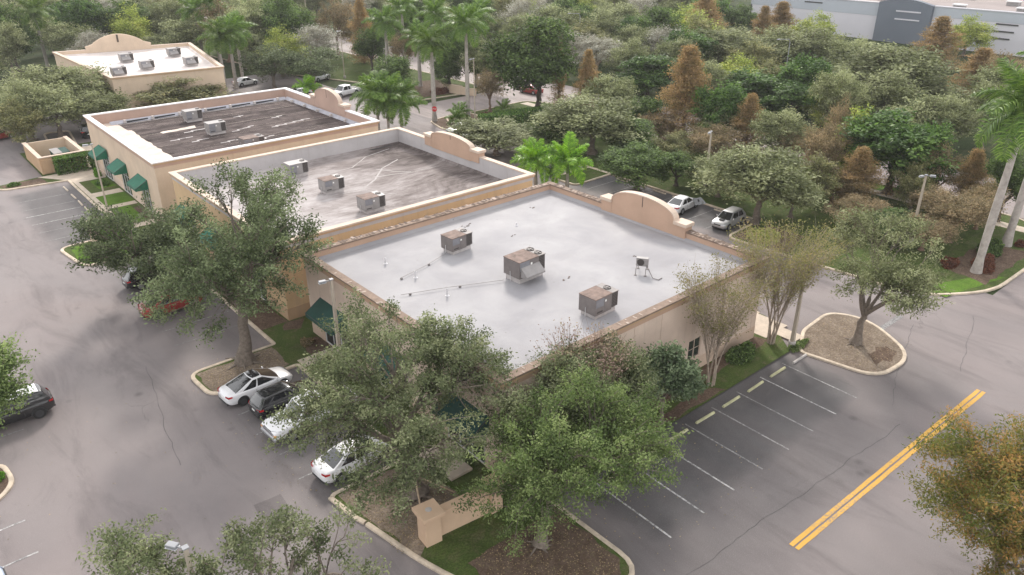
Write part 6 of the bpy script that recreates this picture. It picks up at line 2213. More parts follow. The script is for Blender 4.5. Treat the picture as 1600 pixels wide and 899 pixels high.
def gen_tree(seed, H=10.0, R=5.0, base=0.25, trunk=0.25, fork=0.28, nclu=300, per=60, leaf=(0.2, 0.1), shape='oak', spread=0.5, leafmat="leaf_oak", bark="bark_grey", limbs=6, lean=(0, 0), gap=0.12, lobes=9, flat=0.6, twig=0.012, small=False, sides=9):
    rng = np.random.default_rng(seed)
    lean = np.array([lean[0], lean[1], 0.0])
    zb = H * base
    if shape == 'oak':
        cz, rz = (H + zb) / 2, (H - zb) / 2
        # lobes make an uneven outline
        lc = []
        for k in range(lobes):
            a = k * 2.399 + rng.uniform(-0.5, 0.5)
            rr = R * rng.uniform(0.28, 0.62)
            k2 = rng.uniform(0.55, 1.0) if small else 1.0
            rr *= 1.25 if small else 1.0
            lc.append((rr * math.cos(a), rr * math.sin(a), cz + rz * rng.uniform(-0.5, 0.5) * (1.25 if small else 0.9), R * rng.uniform(0.30, 0.48) * k2, rz * rng.uniform(0.36, 0.6) * k2))
        lc.append((rng.uniform(-.1, .1) * R, rng.uniform(-.1, .1) * R, cz + rz * 0.38, R * 0.45, rz * 0.60))
        lc = np.array(lc)
        pick = rng.integers(len(lc), size=nclu)
        d = rng.normal(size=(nclu, 3))
        d[:, 2] += 0.25
        d /= np.linalg.norm(d, axis=1, keepdims=True)
        rad = rng.uniform(0.25, 1.0, (nclu, 1)) ** 0.55
        cl = lc[pick, :3] + d * rad * np.stack([lc[pick, 3], lc[pick, 3], lc[pick, 4]], 1)
        ext = np.abs(cl[:, :2]).max()
        low = cl[:, 2] < zb
        cl[low, 2] = zb + rng.uniform(-0.02, 0.22, low.sum()) * H
        top = cl[:, 2].max()
        cl[:, 2] = zb + (cl[:, 2] - zb) * (H - spread * 0.4 - zb) / (top - zb + 1e-6)
    elif shape == 'cone':
        t = rng.uniform(0, 1, nclu) ** 0.8
        a = rng.uniform(0, 2 * np.pi, nclu)
        prof = np.minimum(1, (t + 0.12) * 3.2) * (1 - t) ** 0.85 * (0.8 + 0.18 * np.sin(a * 3 + t * 9) + 0.22 * np.sin(a * 2 - t * 24 + seed)) * 1.15 + 0.04
        rr = R * prof * rng.uniform(0.15, 1, nclu) ** 0.5
        cl = np.stack([rr * np.cos(a), rr * np.sin(a), zb + (H - zb) * t], 1)
    elif shape == 'vase':
        t = rng.uniform(0.0, 1, nclu) ** 0.6
        a = rng.uniform(0, 2 * np.pi, nclu)
        rr = R * (0.35 + 0.65 * t) * rng.uniform(0.1, 1, nclu) ** 0.5
        cl = np.stack([rr * np.cos(a), rr * np.sin(a), zb + (H - zb) * (0.15 + 0.85 * t) - 0.06 * H * (rr / R) ** 2], 1)
    # leave some holes in the crown
    if gap > 0:
        hc = cl[rng.choice(nclu, 10)]
        dist = np.sqrt(((cl[:, None] - hc[None]) ** 2).sum(-1))
        keep = (dist > gap * R * 1.6).all(1) | (rng.uniform(size=nclu) < 0.2)
        cl = cl[keep]
    cl = cl + lean * (cl[:, 2:3] / H)
    n = len(cl)
    T = Arr()
    K = Arr()
    TW = [None] * n
    fk = np.array([0, 0, H * fork]) + lean * fork
    if shape == 'vase':
        lab, cen = kmeans(cl, limbs, rng)
        for j in range(limbs):
            a0 = j * 2 * np.pi / limbs
            s = np.array([0.22 * math.cos(a0), 0.22 * math.sin(a0), 0])
            mid = s * 2.2 + np.array([0, 0, H * 0.28])
            e = cen[j]
            tt = np.linspace(0, 1, 9)[:, None]
            T.tube(s * (1 - tt) ** 2 + mid * 2 * tt * (1 - tt) + e * tt * tt, np.linspace(trunk, trunk * 0.3, 9), 6)
            for ci in np.where(lab == j)[0]:
                c = cl[ci]
                w = rng.uniform(0.35, 0.9)
                st = s * (1 - w) ** 2 + mid * 2 * w * (1 - w) + e * w * w
                TW[ci] = st
                K.tube(curve(st, c, rng, 0.06, 5), np.linspace(trunk * 0.15, 0.008, 5), 3, 1)
                for _ in range(2):
                    K.tube(curve(st * .4 + c * .6, c + rng.normal(size=3) * spread * 1.1, rng, 0.1, 3), [0.009, 0.007, 0.005], 3, 1)
    elif shape == 'cone':
        zz = np.linspace(0, 1, 10)
        T.tube(np.stack([lean[0] * zz, lean[1] * zz, H * 0.97 * zz], 1), trunk * (1 - zz) ** 0.8 + 0.02, sides)
        for ci, c in enumerate(cl):
            st = np.array([0, 0, max(0.5, c[2] - 0.15 * np.hypot(c[0], c[1]) - 0.2)]) + lean * c[2] / H
            TW[ci] = st
            K.tube(curve(st, c, rng, 0.05, 3), np.linspace(0.035, 0.01, 3), 3, 1)
    else:
        zz = np.linspace(0, 1, 7)[:, None]
        wob = rng.normal(size=(7, 3)) * trunk * 0.22
        wob[0] = wob[-1] = 0
        wob[:, 2] = 0
        path = fk * zz + wob
        flare = trunk * (1.0 + 0.9 * (1 - zz[:, 0]) ** 6) * (1 - 0.25 * zz[:, 0])
        T.tube(path, flare, sides + 3)
        # surface roots
        for k in range(6):
            a = k * 1.05 + rng.uniform(-.3, .3)
            L = trunk * rng.uniform(2.5, 4.5)
            T.tube(np.array([[0.3 * trunk * math.cos(a), 0.3 * trunk * math.sin(a), trunk * 0.9], [trunk * 1.4 * math.cos(a), trunk * 1.4 * math.sin(a), trunk * 0.22], [L * math.cos(a + .2), L * math.sin(a + .2), -0.02]]), [trunk * .5, trunk * .3, trunk * .08], 6)
        lab, cen = kmeans(cl, limbs, rng)
        for j in range(limbs):
            ids = np.where(lab == j)[0]
            pts = cl[ids]
            for ci in ids:
                TW[ci] = fk
            if len(pts) < 3:
                continue
            target = fk * 0.25 + cen[j] * 0.75
            lm = curve(fk - np.array([0, 0, rng.uniform(0, .12) * H * fork]), target, rng, 0.12, 7)
            T.tube(lm, np.linspace(trunk * 0.58, trunk * 0.2, 7), sides - 1)
            ks = max(2, min(7, len(pts) // 6))
            lab2, cen2 = kmeans(pts, ks, rng)
            for i in range(ks):
                p2 = pts[lab2 == i]
                i2 = ids[lab2 == i]
                if len(p2) == 0:
                    continue
                st = lm[rng.integers(3, 7)]
                e2 = cen2[i] * 0.8 + st * 0.2
                br = curve(st, e2, rng, 0.12, 5)
                T.tube(br, np.linspace(trunk * 0.2, trunk * 0.07, 5), 5)
                for ci, c in zip(i2, p2):
                    st2 = br[rng.integers(2, 5)]
                    TW[ci] = st2
                    K.tube(curve(st2, c, rng, 0.12, 4), np.linspace(trunk * 0.06 + 0.006, twig, 4), 3, 1)
    crnd = rng.uniform(0, 1, n)
    tw = np.array(TW) if len(TW) == n else cl * 0.9
    idx = np.repeat(np.arange(n), per)
    off = rng.normal(size=(len(idx), 3)) * spread * np.array([1, 1, flat])
    ln = np.linalg.norm(off, axis=1, keepdims=True)
    off *= np.minimum(1, 2.0 * spread / (ln + 1e-6))
    vec = (cl - tw)
    ln_ = np.linalg.norm(vec, axis=1, keepdims=True)
    vec = vec / (ln_ + 1e-6) * np.minimum(ln_, spread * 2.6)
    pos = cl[idx] - vec[idx] * rng.uniform(-0.25, 0.85, (len(idx), 1)) + off * 0.72
    rr = np.clip(0.55 * crnd[idx] + 0.45 * rng.uniform(0, 1, len(idx)), 0, 1)
    K.leaves(rng, pos, leaf[0], leaf[1], rr, 0, up=0.35)
    return T.mesh("trunk", [bark]), K.mesh("crown", [leafmat, bark])


def plant_tree(meshes, x, y, label, z=0.1, rz=0.0, scale=(1, 1, 1), name="oak_tree", group=None, cat="tree"):
    o = empty(name, (x, y, z), rz, label, cat, group)
    o.scale = scale
    link_mesh("trunk", meshes[0], o)
    link_mesh("crown", meshes[1], o)
    return o


# ---- foreground and middle trees, one by one
plant_tree(gen_tree(121, H=14.2, R=7.0, base=0.13, trunk=0.42, fork=0.30, nclu=640, per=120, leaf=(0.21, 0.10), spread=0.40, leafmat="leaf_oak_deep", lean=(1.6, 0.5), gap=0.21, lobes=14), 16.1, 47.9,
           "big dark oak on the soil bed beside the white sedan", rz=0.0)
plant_tree(gen_tree(102, H=9.0, R=6.0, base=0.14, trunk=0.32, nclu=430, per=95, leaf=(0.23, 0.11), spread=0.42, leafmat="leaf_oak_deep", gap=0.14, lobes=10), 15.0, 60.6,
           "dark oak spreading over the red car left of the big oak", rz=0.6)
plant_tree(gen_tree(143, H=10.0, R=7.1, base=0.27, trunk=0.40, fork=0.30, nclu=820, per=130, leaf=(0.17, 0.08), spread=0.35, leafmat="leaf_oak_mid", gap=0.19, lobes=15, lean=(-0.4, 2.3)), 17.4, 28.4,
           "staked near oak on the corner soil bed over the parked cars")
plant_tree(gen_tree(104, H=8.8, R=5.8, base=0.12, trunk=0.24, fork=0.30, nclu=720, per=140, leaf=(0.15, 0.07), spread=0.32, leafmat="leaf_oak_fresh", gap=0.17, lobes=14, lean=(2.6, 0.2)), 20.0, 21.2,
           "bright green oak beside the near curved kerb at bottom centre")
plant_tree(gen_tree(105, H=5.6, R=2.9, base=0.08, trunk=0.13, nclu=220, per=90, leaf=(0.24, 0.13), spread=0.36, leafmat="leaf_blue", gap=0.05, lobes=7), 32.8, 24.0,
           "bluish green rounded tree against the right wall", rz=1.0)
plant_tree(gen_tree(106, H=8.6, R=3.4, base=0.32, trunk=0.075, shape='vase', nclu=200, per=26, leaf=(0.13, 0.08), spread=0.34, leafmat="leaf_crape", bark="bark_pale", limbs=6, gap=0), 38.6, 24.5,
           "bare multi-stemmed shrub tree beside the small wall window", name="crape_myrtle")
plant_tree(gen_tree(107, H=9.0, R=4.0, base=0.33, trunk=0.085, shape='vase', nclu=270, per=44, leaf=(0.13, 0.08), spread=0.38, leafmat="leaf_crape", bark="bark_pale", limbs=7, gap=0), 46.6, 25.0,
           "yellowing multi-stemmed shrub tree beside the right lamp pole", name="crape_myrtle")
plant_tree(gen_tree(108, H=8.2, R=2.7, base=0.35, trunk=0.06, shape='vase', nclu=200, per=12, leaf=(0.13, 0.09), spread=0.3, leafmat="leaf_twiggy", bark="bark_rust", limbs=5, gap=0), 26.6, 24.9,
           "thin pinkish twiggy tree reaching over the white roof near corner", name="crape_myrtle")
plant_tree(gen_tree(109, H=6.9, R=3.6, base=0.10, trunk=0.14, nclu=300, per=85, leaf=(0.19, 0.085), spread=0.42, leafmat="leaf_oak_mid", gap=0.1, lobes=8), 28.4, 24.2,
           "olive green tree between the bright oak and the bluish tree", rz=2.0)
plant_tree(gen_tree(110, H=9.8, R=5.8, base=0.27, trunk=0.27, fork=0.26, nclu=430, per=90, leaf=(0.20, 0.085), spread=0.36, leafmat="leaf_oak", gap=0.20, lobes=9, lean=(0.2, -0.6)), 51.3, 20.9,
           "airy grey-green oak on the kerbed tree island at right", rz=0.4)
plant_tree(gen_tree(111, H=8.1, R=4.3, base=0.22, trunk=0.3, nclu=270, per=100, leaf=(0.16, 0.075), spread=0.28, leafmat="leaf_oak_mid", gap=0.22, lobes=10, small=True), 7.7, 22.9,
           "grey-green oak treetop right of the foreground lamp pole", rz=1.4)
plant_tree(gen_tree(112, H=8.0, R=2.9, base=0.25, trunk=0.22, nclu=140, per=85, leaf=(0.16, 0.075), spread=0.28, leafmat="leaf_oak_mid", gap=0.2, lobes=7), 2.9, 26.3,
           "grey-green oak treetop left of the foreground lamp pole", rz=0.2)
plant_tree(gen_tree(113, H=10.2, R=5.0, base=0.10, trunk=0.24, nclu=720, per=120, leaf=(0.17, 0.055), spread=0.33, leafmat="leaf_cypress_green", bark="bark_pale", gap=0.10, lobes=13), 32.6, 5.1,
           "orange and green feathery tree at the bottom right corner", name="cypress_tree", rz=0.9)
plant_tree(gen_tree(114, H=6.4, R=3.0, base=0.25, trunk=0.16, nclu=190, per=80, leaf=(0.2, 0.1), spread=0.4, leafmat="leaf_oak_fresh", gap=0.1, lobes=7, lean=(3.8, 1.0)), -0.8, 48.2,
           "small green tree overhanging the dark car at the left edge")
plant_tree(gen_tree(116, H=7.8, R=4.2, base=0.14, trunk=0.16, nclu=330, per=110, leaf=(0.16, 0.075), spread=0.40, leafmat="leaf_oak_mid", gap=0.10, lobes=9), 24.0, 24.4,
           "olive green tree hiding the near corner of the white-roofed building", rz=0.7)
# low shoot of the near oak reaching over the white roof edge
plant_tree(gen_tree(115, H=8.9, R=1.9, base=0.55, trunk=0.1, fork=0.55, nclu=60, per=90, leaf=(0.18, 0.08), spread=0.36, leafmat="leaf_oak_mid", gap=0.1, lobes=6, limbs=4), 20.7, 30.6,
           "slender young oak reaching over the left edge of the white roof")

# ---- shared crowns for the trees further off
SP = {
    'oak': dict(shape='oak', leafmat="leaf_oak", nclu=330, per=55, leaf=(0.32, 0.15), spread=0.55, base=0.07, gap=0.10, n=3, name="oak_tree"),
    'oakb': dict(shape='oak', leafmat="leaf_brownish", nclu=300, per=55, leaf=(0.32, 0.15), spread=0.55, base=0.08, gap=0.14, n=1, name="oak_tree"),
    'oakd': dict(shape='oak', leafmat="leaf_oak_deep", nclu=300, per=55, leaf=(0.32, 0.15), spread=0.55, base=0.10, gap=0.14, n=1, name="oak_tree"),
    'dark': dict(shape='oak', leafmat="leaf_dark", nclu=320, per=55, leaf=(0.34, 0.17), spread=0.55, base=0.16, gap=0.06, n=2, name="shade_tree", bark="bark_dark"),
    'ficus': dict(shape='oak', leafmat="leaf_glossy", nclu=300, per=50, leaf=(0.38, 0.20), spread=0.5, base=0.04, gap=0.06, n=2, name="glossy_tree", bark="bark_dark"),
    'yel': dict(shape='oak', leafmat="leaf_yellow", nclu=290, per=50, leaf=(0.34, 0.16), spread=0.55, base=0.07, gap=0.10, n=1, name="shade_tree"),
    'bare': dict(shape='oak', leafmat="leaf_bare", nclu=300, per=48, leaf=(0.26, 0.11), spread=0.55, base=0.08, gap=0.12, n=1, name="oak_tree", bark="bark_pale"),
    'cyp': dict(shape='cone', leafmat="leaf_cypress", nclu=520, per=40, leaf=(0.30, 0.09), spread=0.46, flat=0.4, base=0.02, gap=0.0, n=2, name="cypress_tree", bark="bark_rust"),
    'rust': dict(shape='oak', leafmat="leaf_rust", nclu=300, per=46, leaf=(0.28, 0.11), spread=0.55, base=0.05, gap=0.12, n=2, name="thin_tree", bark="bark_rust"),
}
VAR = {}
sd = 300
for k, p in SP.items():
    VAR[k] = []
    for i in range(p['n']):
        sd += 1
        VAR[k].append(gen_tree(sd, H=10, R=5, trunk=0.26, **{a: b for a, b in p.items() if a not in ('n', 'name')}))
cnt = {}
# R is the crown radius wanted; the generators fill about 0.95 R
for row in TREES:
    x, y, h, R, sp, lab = row
    i = cnt.get(sp, 0)
    cnt[sp] = i + 1
    R *= 1.2 if sp == 'cyp' else 1.0
    plant_tree(VAR[sp][i % len(VAR[sp])], x, y, lab, 0.05, (i * 2.1) % 6.28, (R / 4.9, R / 4.9, h / 10.0), SP[sp]['name'], "trees in the belt around the road" if x > 65 else "trees around the farthest building")
WORDS = {'ficus': "bright leafy tree", 'oak': "grey-green oak", 'bare': "pale silvery tree", 'yel': "yellow-green tree", 'cyp': "orange-brown cypress", 'dark': "dark green tree", 'oakb': "brown-green oak", 'rust': "rusty thin tree"}


def belt_place(x, y):
    """where in the far belt a filler tree stands, told by landmarks"""
    if x < 62:
        return "behind the farthest building" if x > 28 else "at the top left corner"
    if x < 88:
        return "between the farthest building and the public road"
    a = math.degrees(math.atan2(y, x))
    d = math.hypot(x, y)
    row = "front row" if d < 150 else ("middle rows" if d < 190 else "back rows")
    if a > 56:
        return "across the road behind the entrance palms, %s" % row
    if a > 43:
        return "across the road behind the dome-shaped tree, %s" % row
    if a > 34:
        return "across the road left of the warehouse, %s" % row
    return "across the road below the warehouse, %s" % row


for row in FILL:
    x, y, h, R, sp = row
    i = cnt.get(sp, 0)
    cnt[sp] = i + 1
    lab = WORDS[sp] + " " + belt_place(x, y)
    plant_tree(VAR[sp][i % len(VAR[sp])], x, y, lab, -0.05, (i * 1.7) % 6.28, (R / 4.9, R / 4.9, h / 10.0), SP[sp]['name'], lab.replace(",", ""))

# ---- palms


def gen_frond(seed, L, droop, leaflet, npair, mat, rise=0.0, plume=0.5):
    rng = np.random.default_rng(seed)
    A = Arr()
    t = np.linspace(0, 1, 14)
    # arch: leaves along +x, bends down with t
    ang = rise - droop * t ** 1.3
    dx = np.cos(ang)
    dz = np.sin(ang)
    st = L / 13
    pts = np.stack([np.concatenate([[0], np.cumsum(dx[:-1])]) * st, np.zeros(14), np.concatenate([[0], np.cumsum(dz[:-1])]) * st], 1)
    A.tube(pts, np.linspace(0.045, 0.01, 14), 4, 0)
    u = np.linspace(0.12, 1.0, npair)
    P = np.stack([np.interp(u, t, pts[:, i]) for i in range(3)], 1)
    D = np.stack([np.interp(u, t, dx), np.zeros(npair), np.interp(u, t, dz)], 1)
    prof = np.sin(np.pi * np.clip(u * 0.93 + 0.05, 0, 1)) ** 0.55
    for s in (-1, 1):
        for rep in range(2):
            ll = leaflet * prof * rng.uniform(0.8, 1.15, npair)
            lat = np.array([0, s, 0.0])
            d = D * 0.55 + lat * 0.9 + np.array([0, 0, 1.0]) * (rng.normal(size=(npair, 1)) * plume - 0.15)
            d /= np.linalg.norm(d, axis=1, keepdims=True)
            tip = P + d * ll[:, None] + np.array([0, 0, -1.0]) * (ll ** 2)[:, None] * 0.28
            mid = P + d * ll[:, None] * 0.5
            w = D * 0.046
            v = np.stack([P - w * 0.5, mid - w, tip, mid + w], 1).reshape(-1, 3)
            q = np.arange(4 * npair).reshape(-1, 4)
            A.add(v, q, 0, rng.uniform(0, 1, npair))
    return A.mesh("frond", [mat])


FR = {}
for style, (L, lf, npair, mat) in {'royal': (3.9, 1.0, 54, "frond_royal"), 'bright': (2.9, 0.75, 50, "frond_bright"), 'royal_bright': (3.7, 0.95, 52, "frond_mid")}.items():
    FR[style] = [gen_frond(1, L, 0.9, lf, npair, mat, 0.25), gen_frond(2, L, 1.35, lf, npair, mat, 0.15), gen_frond(3, L, 1.7, lf, npair, mat, 0.0)]


def palm(label, x, y, h, style='royal', nf=15, r=0.22, lean=(0, 0), size=1.0, group="palms at the entrance", z=0.08, shaft=True, rnd_=0):
    o = empty("palm_tree", (x, y, z), 0, label, "palm", group)
    rr = random.Random(rnd_ + int(x * 10))
    lx, ly = lean
    pts, rad = [], []
    for k in range(11):
        t = k / 10
        pts.append((lx * t ** 1.2, ly * t ** 1.2, h * t))
        rad.append(r * (1.25 - 0.35 * t + 0.22 * math.exp(-((t - 0.45) / 0.25) ** 2)) * (1 + 0.5 * max(0, 0.06 - t) / 0.06))
    MB().tube(pts, rad, 12).build("trunk", "palm_trunk", o, smooth=True)
    topz = h
    if shaft:
        MB().lathe([(rad[-1] * 0.95, -0.1), (rad[-1] * 1.05, 0.2), (rad[-1] * 0.7, 1.0 * size), (0.06, 1.45 * size)], 10, (lx, ly, h)).build("crownshaft", "palm_shaft", o, smooth=True)
        topz = h + 1.15 * size
    for k in range(nf):
        az = k * 2.399 + rr.uniform(-.25, .25)
        f = k / (nf - 1)
        el = R_(78 - 100 * f + rr.uniform(-8, 8))
        vi = 0 if f < 0.3 else (1 if f < 0.7 else 2)
        s = size * rr.uniform(0.88, 1.08) * (0.8 if f < 0.12 else 1)
        link_mesh("frond", FR[style][vi], o, (lx, ly, topz - 0.12 * f), (rr.uniform(-.25, .25), -el * 0.85, az), (s, s, s))
    return o


palm("royal palm with grey trunk left of the brown thin tree", 80.0, 129.5, 9.0, 'royal', 18, 0.28, size=1.15)
palm("bright-topped royal palm directly above the stop sign", 67.0, 96.2, 10.2, 'royal_bright', 18, 0.26, size=1.05)
palm("tallest royal palm right of the stop sign", 71.9, 94.2, 12.6, 'royal', 18, 0.24, size=1.05)
palm("royal palm beside the public road right of the tallest palm", 90.4 - 2.6, 112.2, 10.8, 'royal', 17, 0.26, size=1.1)
palm("short-trunked palm between the two bright entrance palms", 80.2, 119.2, 7.4, 'royal', 17, 0.26)
palm("background palm at the top edge above the bright-topped royal palm", 87.6, 124.0, 10.5, 'royal', 17, 0.26, size=1.05)
palm("background palm at the top edge above the brown thin tree", 86.4, 133.5, 10.8, 'royal', 17, 0.26, size=1.05)
palm("left palm of the pair behind the third building arch", 57.7, 97.2, 3.9, 'royal', 18, 0.16, size=1.15, z=0.0)
palm("right palm of the pair behind the third building arch", 60.3, 95.1, 3.3, 'royal', 18, 0.16, size=1.1, z=0.0)
palm("third drooping palm squeezed into the pair behind the arch", 58.4, 95.6, 4.2, 'royal', 16, 0.15, size=1.05, z=0.0)
palm("left lime-green palm of the double palms behind the white roof", 56.9, 62.2, 2.2, 'bright', 19, 0.18, size=1.2, group="double palms")
palm("right lime-green palm of the double palms behind the white roof", 59.1, 59.3, 2.2, 'bright', 19, 0.18, size=1.2, group="double palms")
palm("tall leaning royal palm with pale trunk at the right edge", 71.2, 20.1, 13.2, 'royal', 18, 0.27, lean=(0.35, -0.2), size=1.25, group="royal palms at the right edge")
palm("royal palm trunk cut by the right frame edge", 79.8, 20.7, 15.0, 'royal', 16, 0.28, lean=(0.3, -0.4), size=1.2, group="royal palms at the right edge")
GPF = "palms around the farthest building"
palm("bright palm at the top left corner among dark trees", 33.3, 186, 9.2, 'royal_bright', 18, 0.25, size=1.3, group=GPF)
palm("left dark palm of the two behind the farthest building", 60.5, 172.4, 9.0, 'royal', 17, 0.25, size=1.2, group=GPF)
palm("right dark palm of the two behind the farthest building", 63.5, 171.0, 9.5, 'royal', 17, 0.25, size=1.2, group=GPF)
palm("bright palm nearest the right end of the farthest building", 51.9, 139.2, 8.0, 'royal_bright', 18, 0.24, size=1.1, group=GPF, z=0)
palm("dull green palm right of the bright one at the farthest building", 54.2, 140.0, 8.4, 'royal', 17, 0.24, size=1.1, group=GPF, z=0)
palm("dark palm squeezed behind the palms at the farthest building", 57.0, 143.5, 8.2, 'royal', 17, 0.24, size=1.1, group=GPF, z=0)
palm("low bright young palm behind the third building parapet", 61.4, 126.8, 1.0, 'bright', 13, 0.16, size=1.15, group=GPF, z=0, shaft=False)
palm("low feathery cycad palm over red shrubs on the palm island", 69.6, 93.2, 1.4, 'royal', 13, 0.2, size=0.62, shaft=False)
palm("second low cycad palm left of the red shrubs on the island", 68.2, 92.4, 0.9, 'royal', 12, 0.2, size=0.55, shaft=False)
palm("small palm right of the tallest palm beside the drive", 75.6, 90.2, 1.6, 'royal', 12, 0.12, size=0.55, shaft=False)

# ---- hedges and shrubs


def gen_bush(seed, rx, ry, rz, nleaf, leaf, mat, box=False):
    rng = np.random.default_rng(seed)
    A = Arr()
    if box:
        p = rng.uniform(-1, 1, (nleaf, 3))
        ax = rng.integers(0, 3, nleaf)
        sg = np.where(rng.uniform(size=nleaf) < 0.5, -1, 1)
        p[np.arange(nleaf), ax] = np.where(ax == 2, 1, sg)
        p *= 1 - 0.16 * rng.uniform(size=(nleaf, 1)) ** 2 + rng.normal(size=(nleaf, 1)) * 0.02
        p[:, 2] = p[:, 2] * 0.5 + 0.5
    else:
        p = rng.normal(size=(nleaf, 3))
        p /= np.linalg.norm(p, axis=1, keepdims=True)
        a = np.arctan2(p[:, 1], p[:, 0])
        k = 0.82 + 0.12 * np.sin(a * 3 + seed) + 0.10 * np.sin(p[:, 2] * 5 + a * 2)
        p *= (rng.uniform(0.45, 1, (nleaf, 1)) ** 0.5) * k[:, None]
        p[:, 2] = np.abs(p[:, 2])
    pos = p * np.array([rx, ry, rz])
    A.leaves(rng, pos, leaf[0], leaf[1], np.clip(rng.normal(0.5, 0.25, nleaf), 0, 1), 0, up=0.3)
    for _ in range(10):
        e = pos[rng.integers(nleaf)]
        A.tube(np.array([[0, 0, 0], e * [.4, .4, .6], e]), [0.02, 0.014, 0.006], 3, 1)
    return A.mesh("foliage", [mat, "bark_dark"])


def bush(name, label, x, y, me, rz=0.0, z=0.1, cat="shrub", group=None, scale=1.0):
    o = link_mesh(name, me, None, (x, y, z), (0, 0, rz), (scale,) * 3)
    return tag(o, label, cat, group)


bush("hedge", "clipped dark hedge in front of the rubbish enclosure wall", 18.9, 104.7, gen_bush(1, 2.1, 0.85, 2.0, 5200, (0.24, 0.13), "hedge_leaf", True), cat="hedge")
bush("hedge", "bright clipped hedge behind the cream sign wall at left", 16.0, 78.3, gen_bush(2, 1.5, 1.6, 1.7, 4200, (0.22, 0.12), "hedge_bright", True), cat="hedge")
bush("hedge", "bright hedge in front of the cream sign wall at left", 15.3, 76.2, gen_bush(3, 1.0, 1.0, 1.4, 2600, (0.22, 0.12), "hedge_bright"), cat="hedge")
bush("hedge", "long dark hedge on the lawn left of the dome-shaped tree", 77.6, 88.3, gen_bush(4, 4.2, 0.9, 1.5, 5200, (0.3, 0.16), "hedge_leaf", True), R_(-20), cat="hedge")
bush("hedge", "dark hedge behind the parked silver car on the lawn", 72.8, 87.4, gen_bush(5, 3.2, 1.0, 1.7, 4200, (0.3, 0.16), "hedge_leaf", True), R_(-25), cat="hedge")
bush("shrub", "red-leaved shrub under the cycad palm on the palm island", 70.0, 92.6, gen_bush(6, 1.6, 1.2, 1.1, 2400, (0.25, 0.13), "leaf_red"), group="red-leaved shrubs")
bush("shrub", "small red-leaved shrub right of the tallest entrance palm", 74.0, 92.6, gen_bush(7, 0.9, 0.8, 1.0, 1300, (0.25, 0.13), "leaf_red"), group="red-leaved shrubs")
bush("shrub", "red-leaved shrub bed below the entrance wall", 79.5, 112.0, gen_bush(8, 2.6, 1.4, 1.0, 2600, (0.3, 0.15), "leaf_red"), group="red-leaved shrubs")
bush("shrub", "red-brown shrub at the foot of the leaning palm", 73.2, 20.2, gen_bush(9, 2.4, 1.1, 0.9, 3000, (0.22, 0.12), "leaf_red"), R_(15), group="red-leaved shrubs")
bush("shrub", "red shrub left of the leaning palm foot", 70.9, 22.3, gen_bush(10, 1.2, 0.9, 0.8, 1500, (0.22, 0.12), "leaf_red"), group="red-leaved shrubs")
bush("shrub", "dark green shrub between the two right palm trunks", 76.2, 21.0, gen_bush(11, 1.7, 1.2, 1.8, 3200, (0.26, 0.13), "leaf_dark"), group="green shrubs")
bush("shrub", "bright red flowering shrub beside the far right palm trunk", 80.4, 19.8, gen_bush(12, 0.5, 0.5, 0.8, 700, (0.2, 0.1), "leaf_red"), group="red-leaved shrubs")
bush("shrub", "dark low shrub under the bare tree by the right wall", 43.2, 25.2, gen_bush(13, 1.8, 0.9, 1.2, 3000, (0.2, 0.11), "leaf_dark"), group="green shrubs")
bush("shrub", "green ground shrub beside the right lamp pole", 47.7, 23.4, gen_bush(14, 1.5, 0.5, 0.35, 1500, (0.14, 0.07), "leaf_oak_fresh"), group="green shrubs")
bush("shrub", "brown dry shrub on the mulch beside the dark awning", 20.6, 47.4, gen_bush(15, 0.6, 0.7, 0.45, 700, (0.18, 0.08), "leaf_rust"), group="dry shrubs")
bush("shrub", "yellow-green shrub on the front island below the grey hatchback", 63.4, 36.6, gen_bush(16, 1.7, 1.9, 1.3, 2600, (0.26, 0.13), "leaf_yellow"), group="green shrubs")
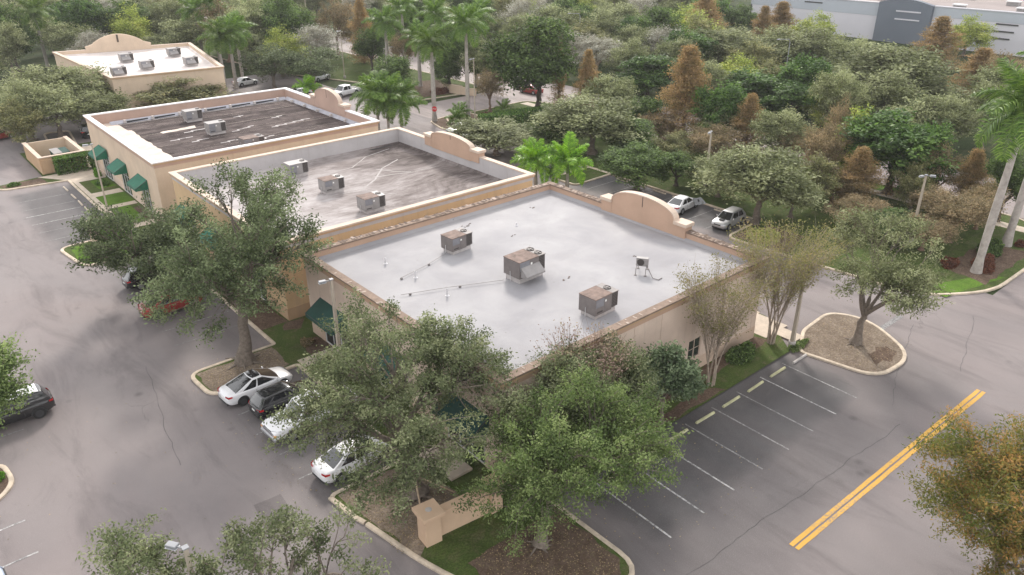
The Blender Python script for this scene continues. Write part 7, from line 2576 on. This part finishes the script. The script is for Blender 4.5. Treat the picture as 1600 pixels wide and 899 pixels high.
bush("shrub", "dark stump-like shrub beside the grey hatchback", 66.6, 38.6, gen_bush(17, 0.5, 0.5, 1.3, 700, (0.18, 0.1), "leaf_dark"), group="green shrubs")
bush("shrub", "low dry shrub on the mulch before the leftmost awning", 19.9, 97.0, gen_bush(18, 0.9, 1.2, 0.6, 1300, (0.2, 0.1), "hedge_leaf"), group="green shrubs")
bush("shrub", "leafy green shrub beneath the staked oak by the entrance step", 20.6, 33.2, gen_bush(19, 0.9, 1.6, 0.9, 1900, (0.18, 0.09), "hedge_leaf"), group="green shrubs")
bush("shrub", "bright shrub at the curb of the leftmost awning walk", 20.3, 100.6, gen_bush(20, 0.5, 0.8, 1.2, 900, (0.18, 0.09), "hedge_bright"), group="green shrubs")
bush("shrub", "small weed tuft on the left frame edge island", 0.2, 45.0, gen_bush(21, 0.5, 0.8, 0.5, 700, (0.15, 0.07), "hedge_bright"), group="green shrubs")
bush("shrub", "small plant at the left end of the left island mulch", 11.8, 103.2, gen_bush(22, 0.9, 0.6, 0.5, 700, (0.18, 0.08), "hedge_leaf"), group="green shrubs")
# fallen leaves and twigs on soil and asphalt
rng = np.random.default_rng(77)
A_ = Arr()
pos = []
for (x0, x1, y0, y1, z, n) in ((14.3, 19, 25.2, 31, 0.115, 1500), (16.8, 22.3, 17.6, 22.7, 0.115, 1700), (13, 18.2, 45.6, 48.5, 0.115, 700), (48, 54.5, 18, 24, 0.112, 700), (12, 18.6, 30, 50, 0.02, 350), (23, 35, 16, 23, 0.02, 120), (-2, 12, 26, 50, 0.02, 70)):
    pos.append(np.stack([rng.uniform(x0, x1, n), rng.uniform(y0, y1, n), np.full(n, z)], 1))
pos = np.concatenate(pos)
A_.leaves(rng, pos, 0.10, 0.05, rng.uniform(0, 1, len(pos)), 0, up=6.0)
tag(link_mesh("leaf_litter", A_.mesh("leaf_litter", ["leaf_rust"])), "dry fallen leaves scattered over soil and asphalt", "leaf litter", kind="stuff")

# ================================================================== air
o = MB().box(-430, 830, -430, 930, -1.0, 30.5).build("haze", "haze_air")
tag(o, kind="stuff")
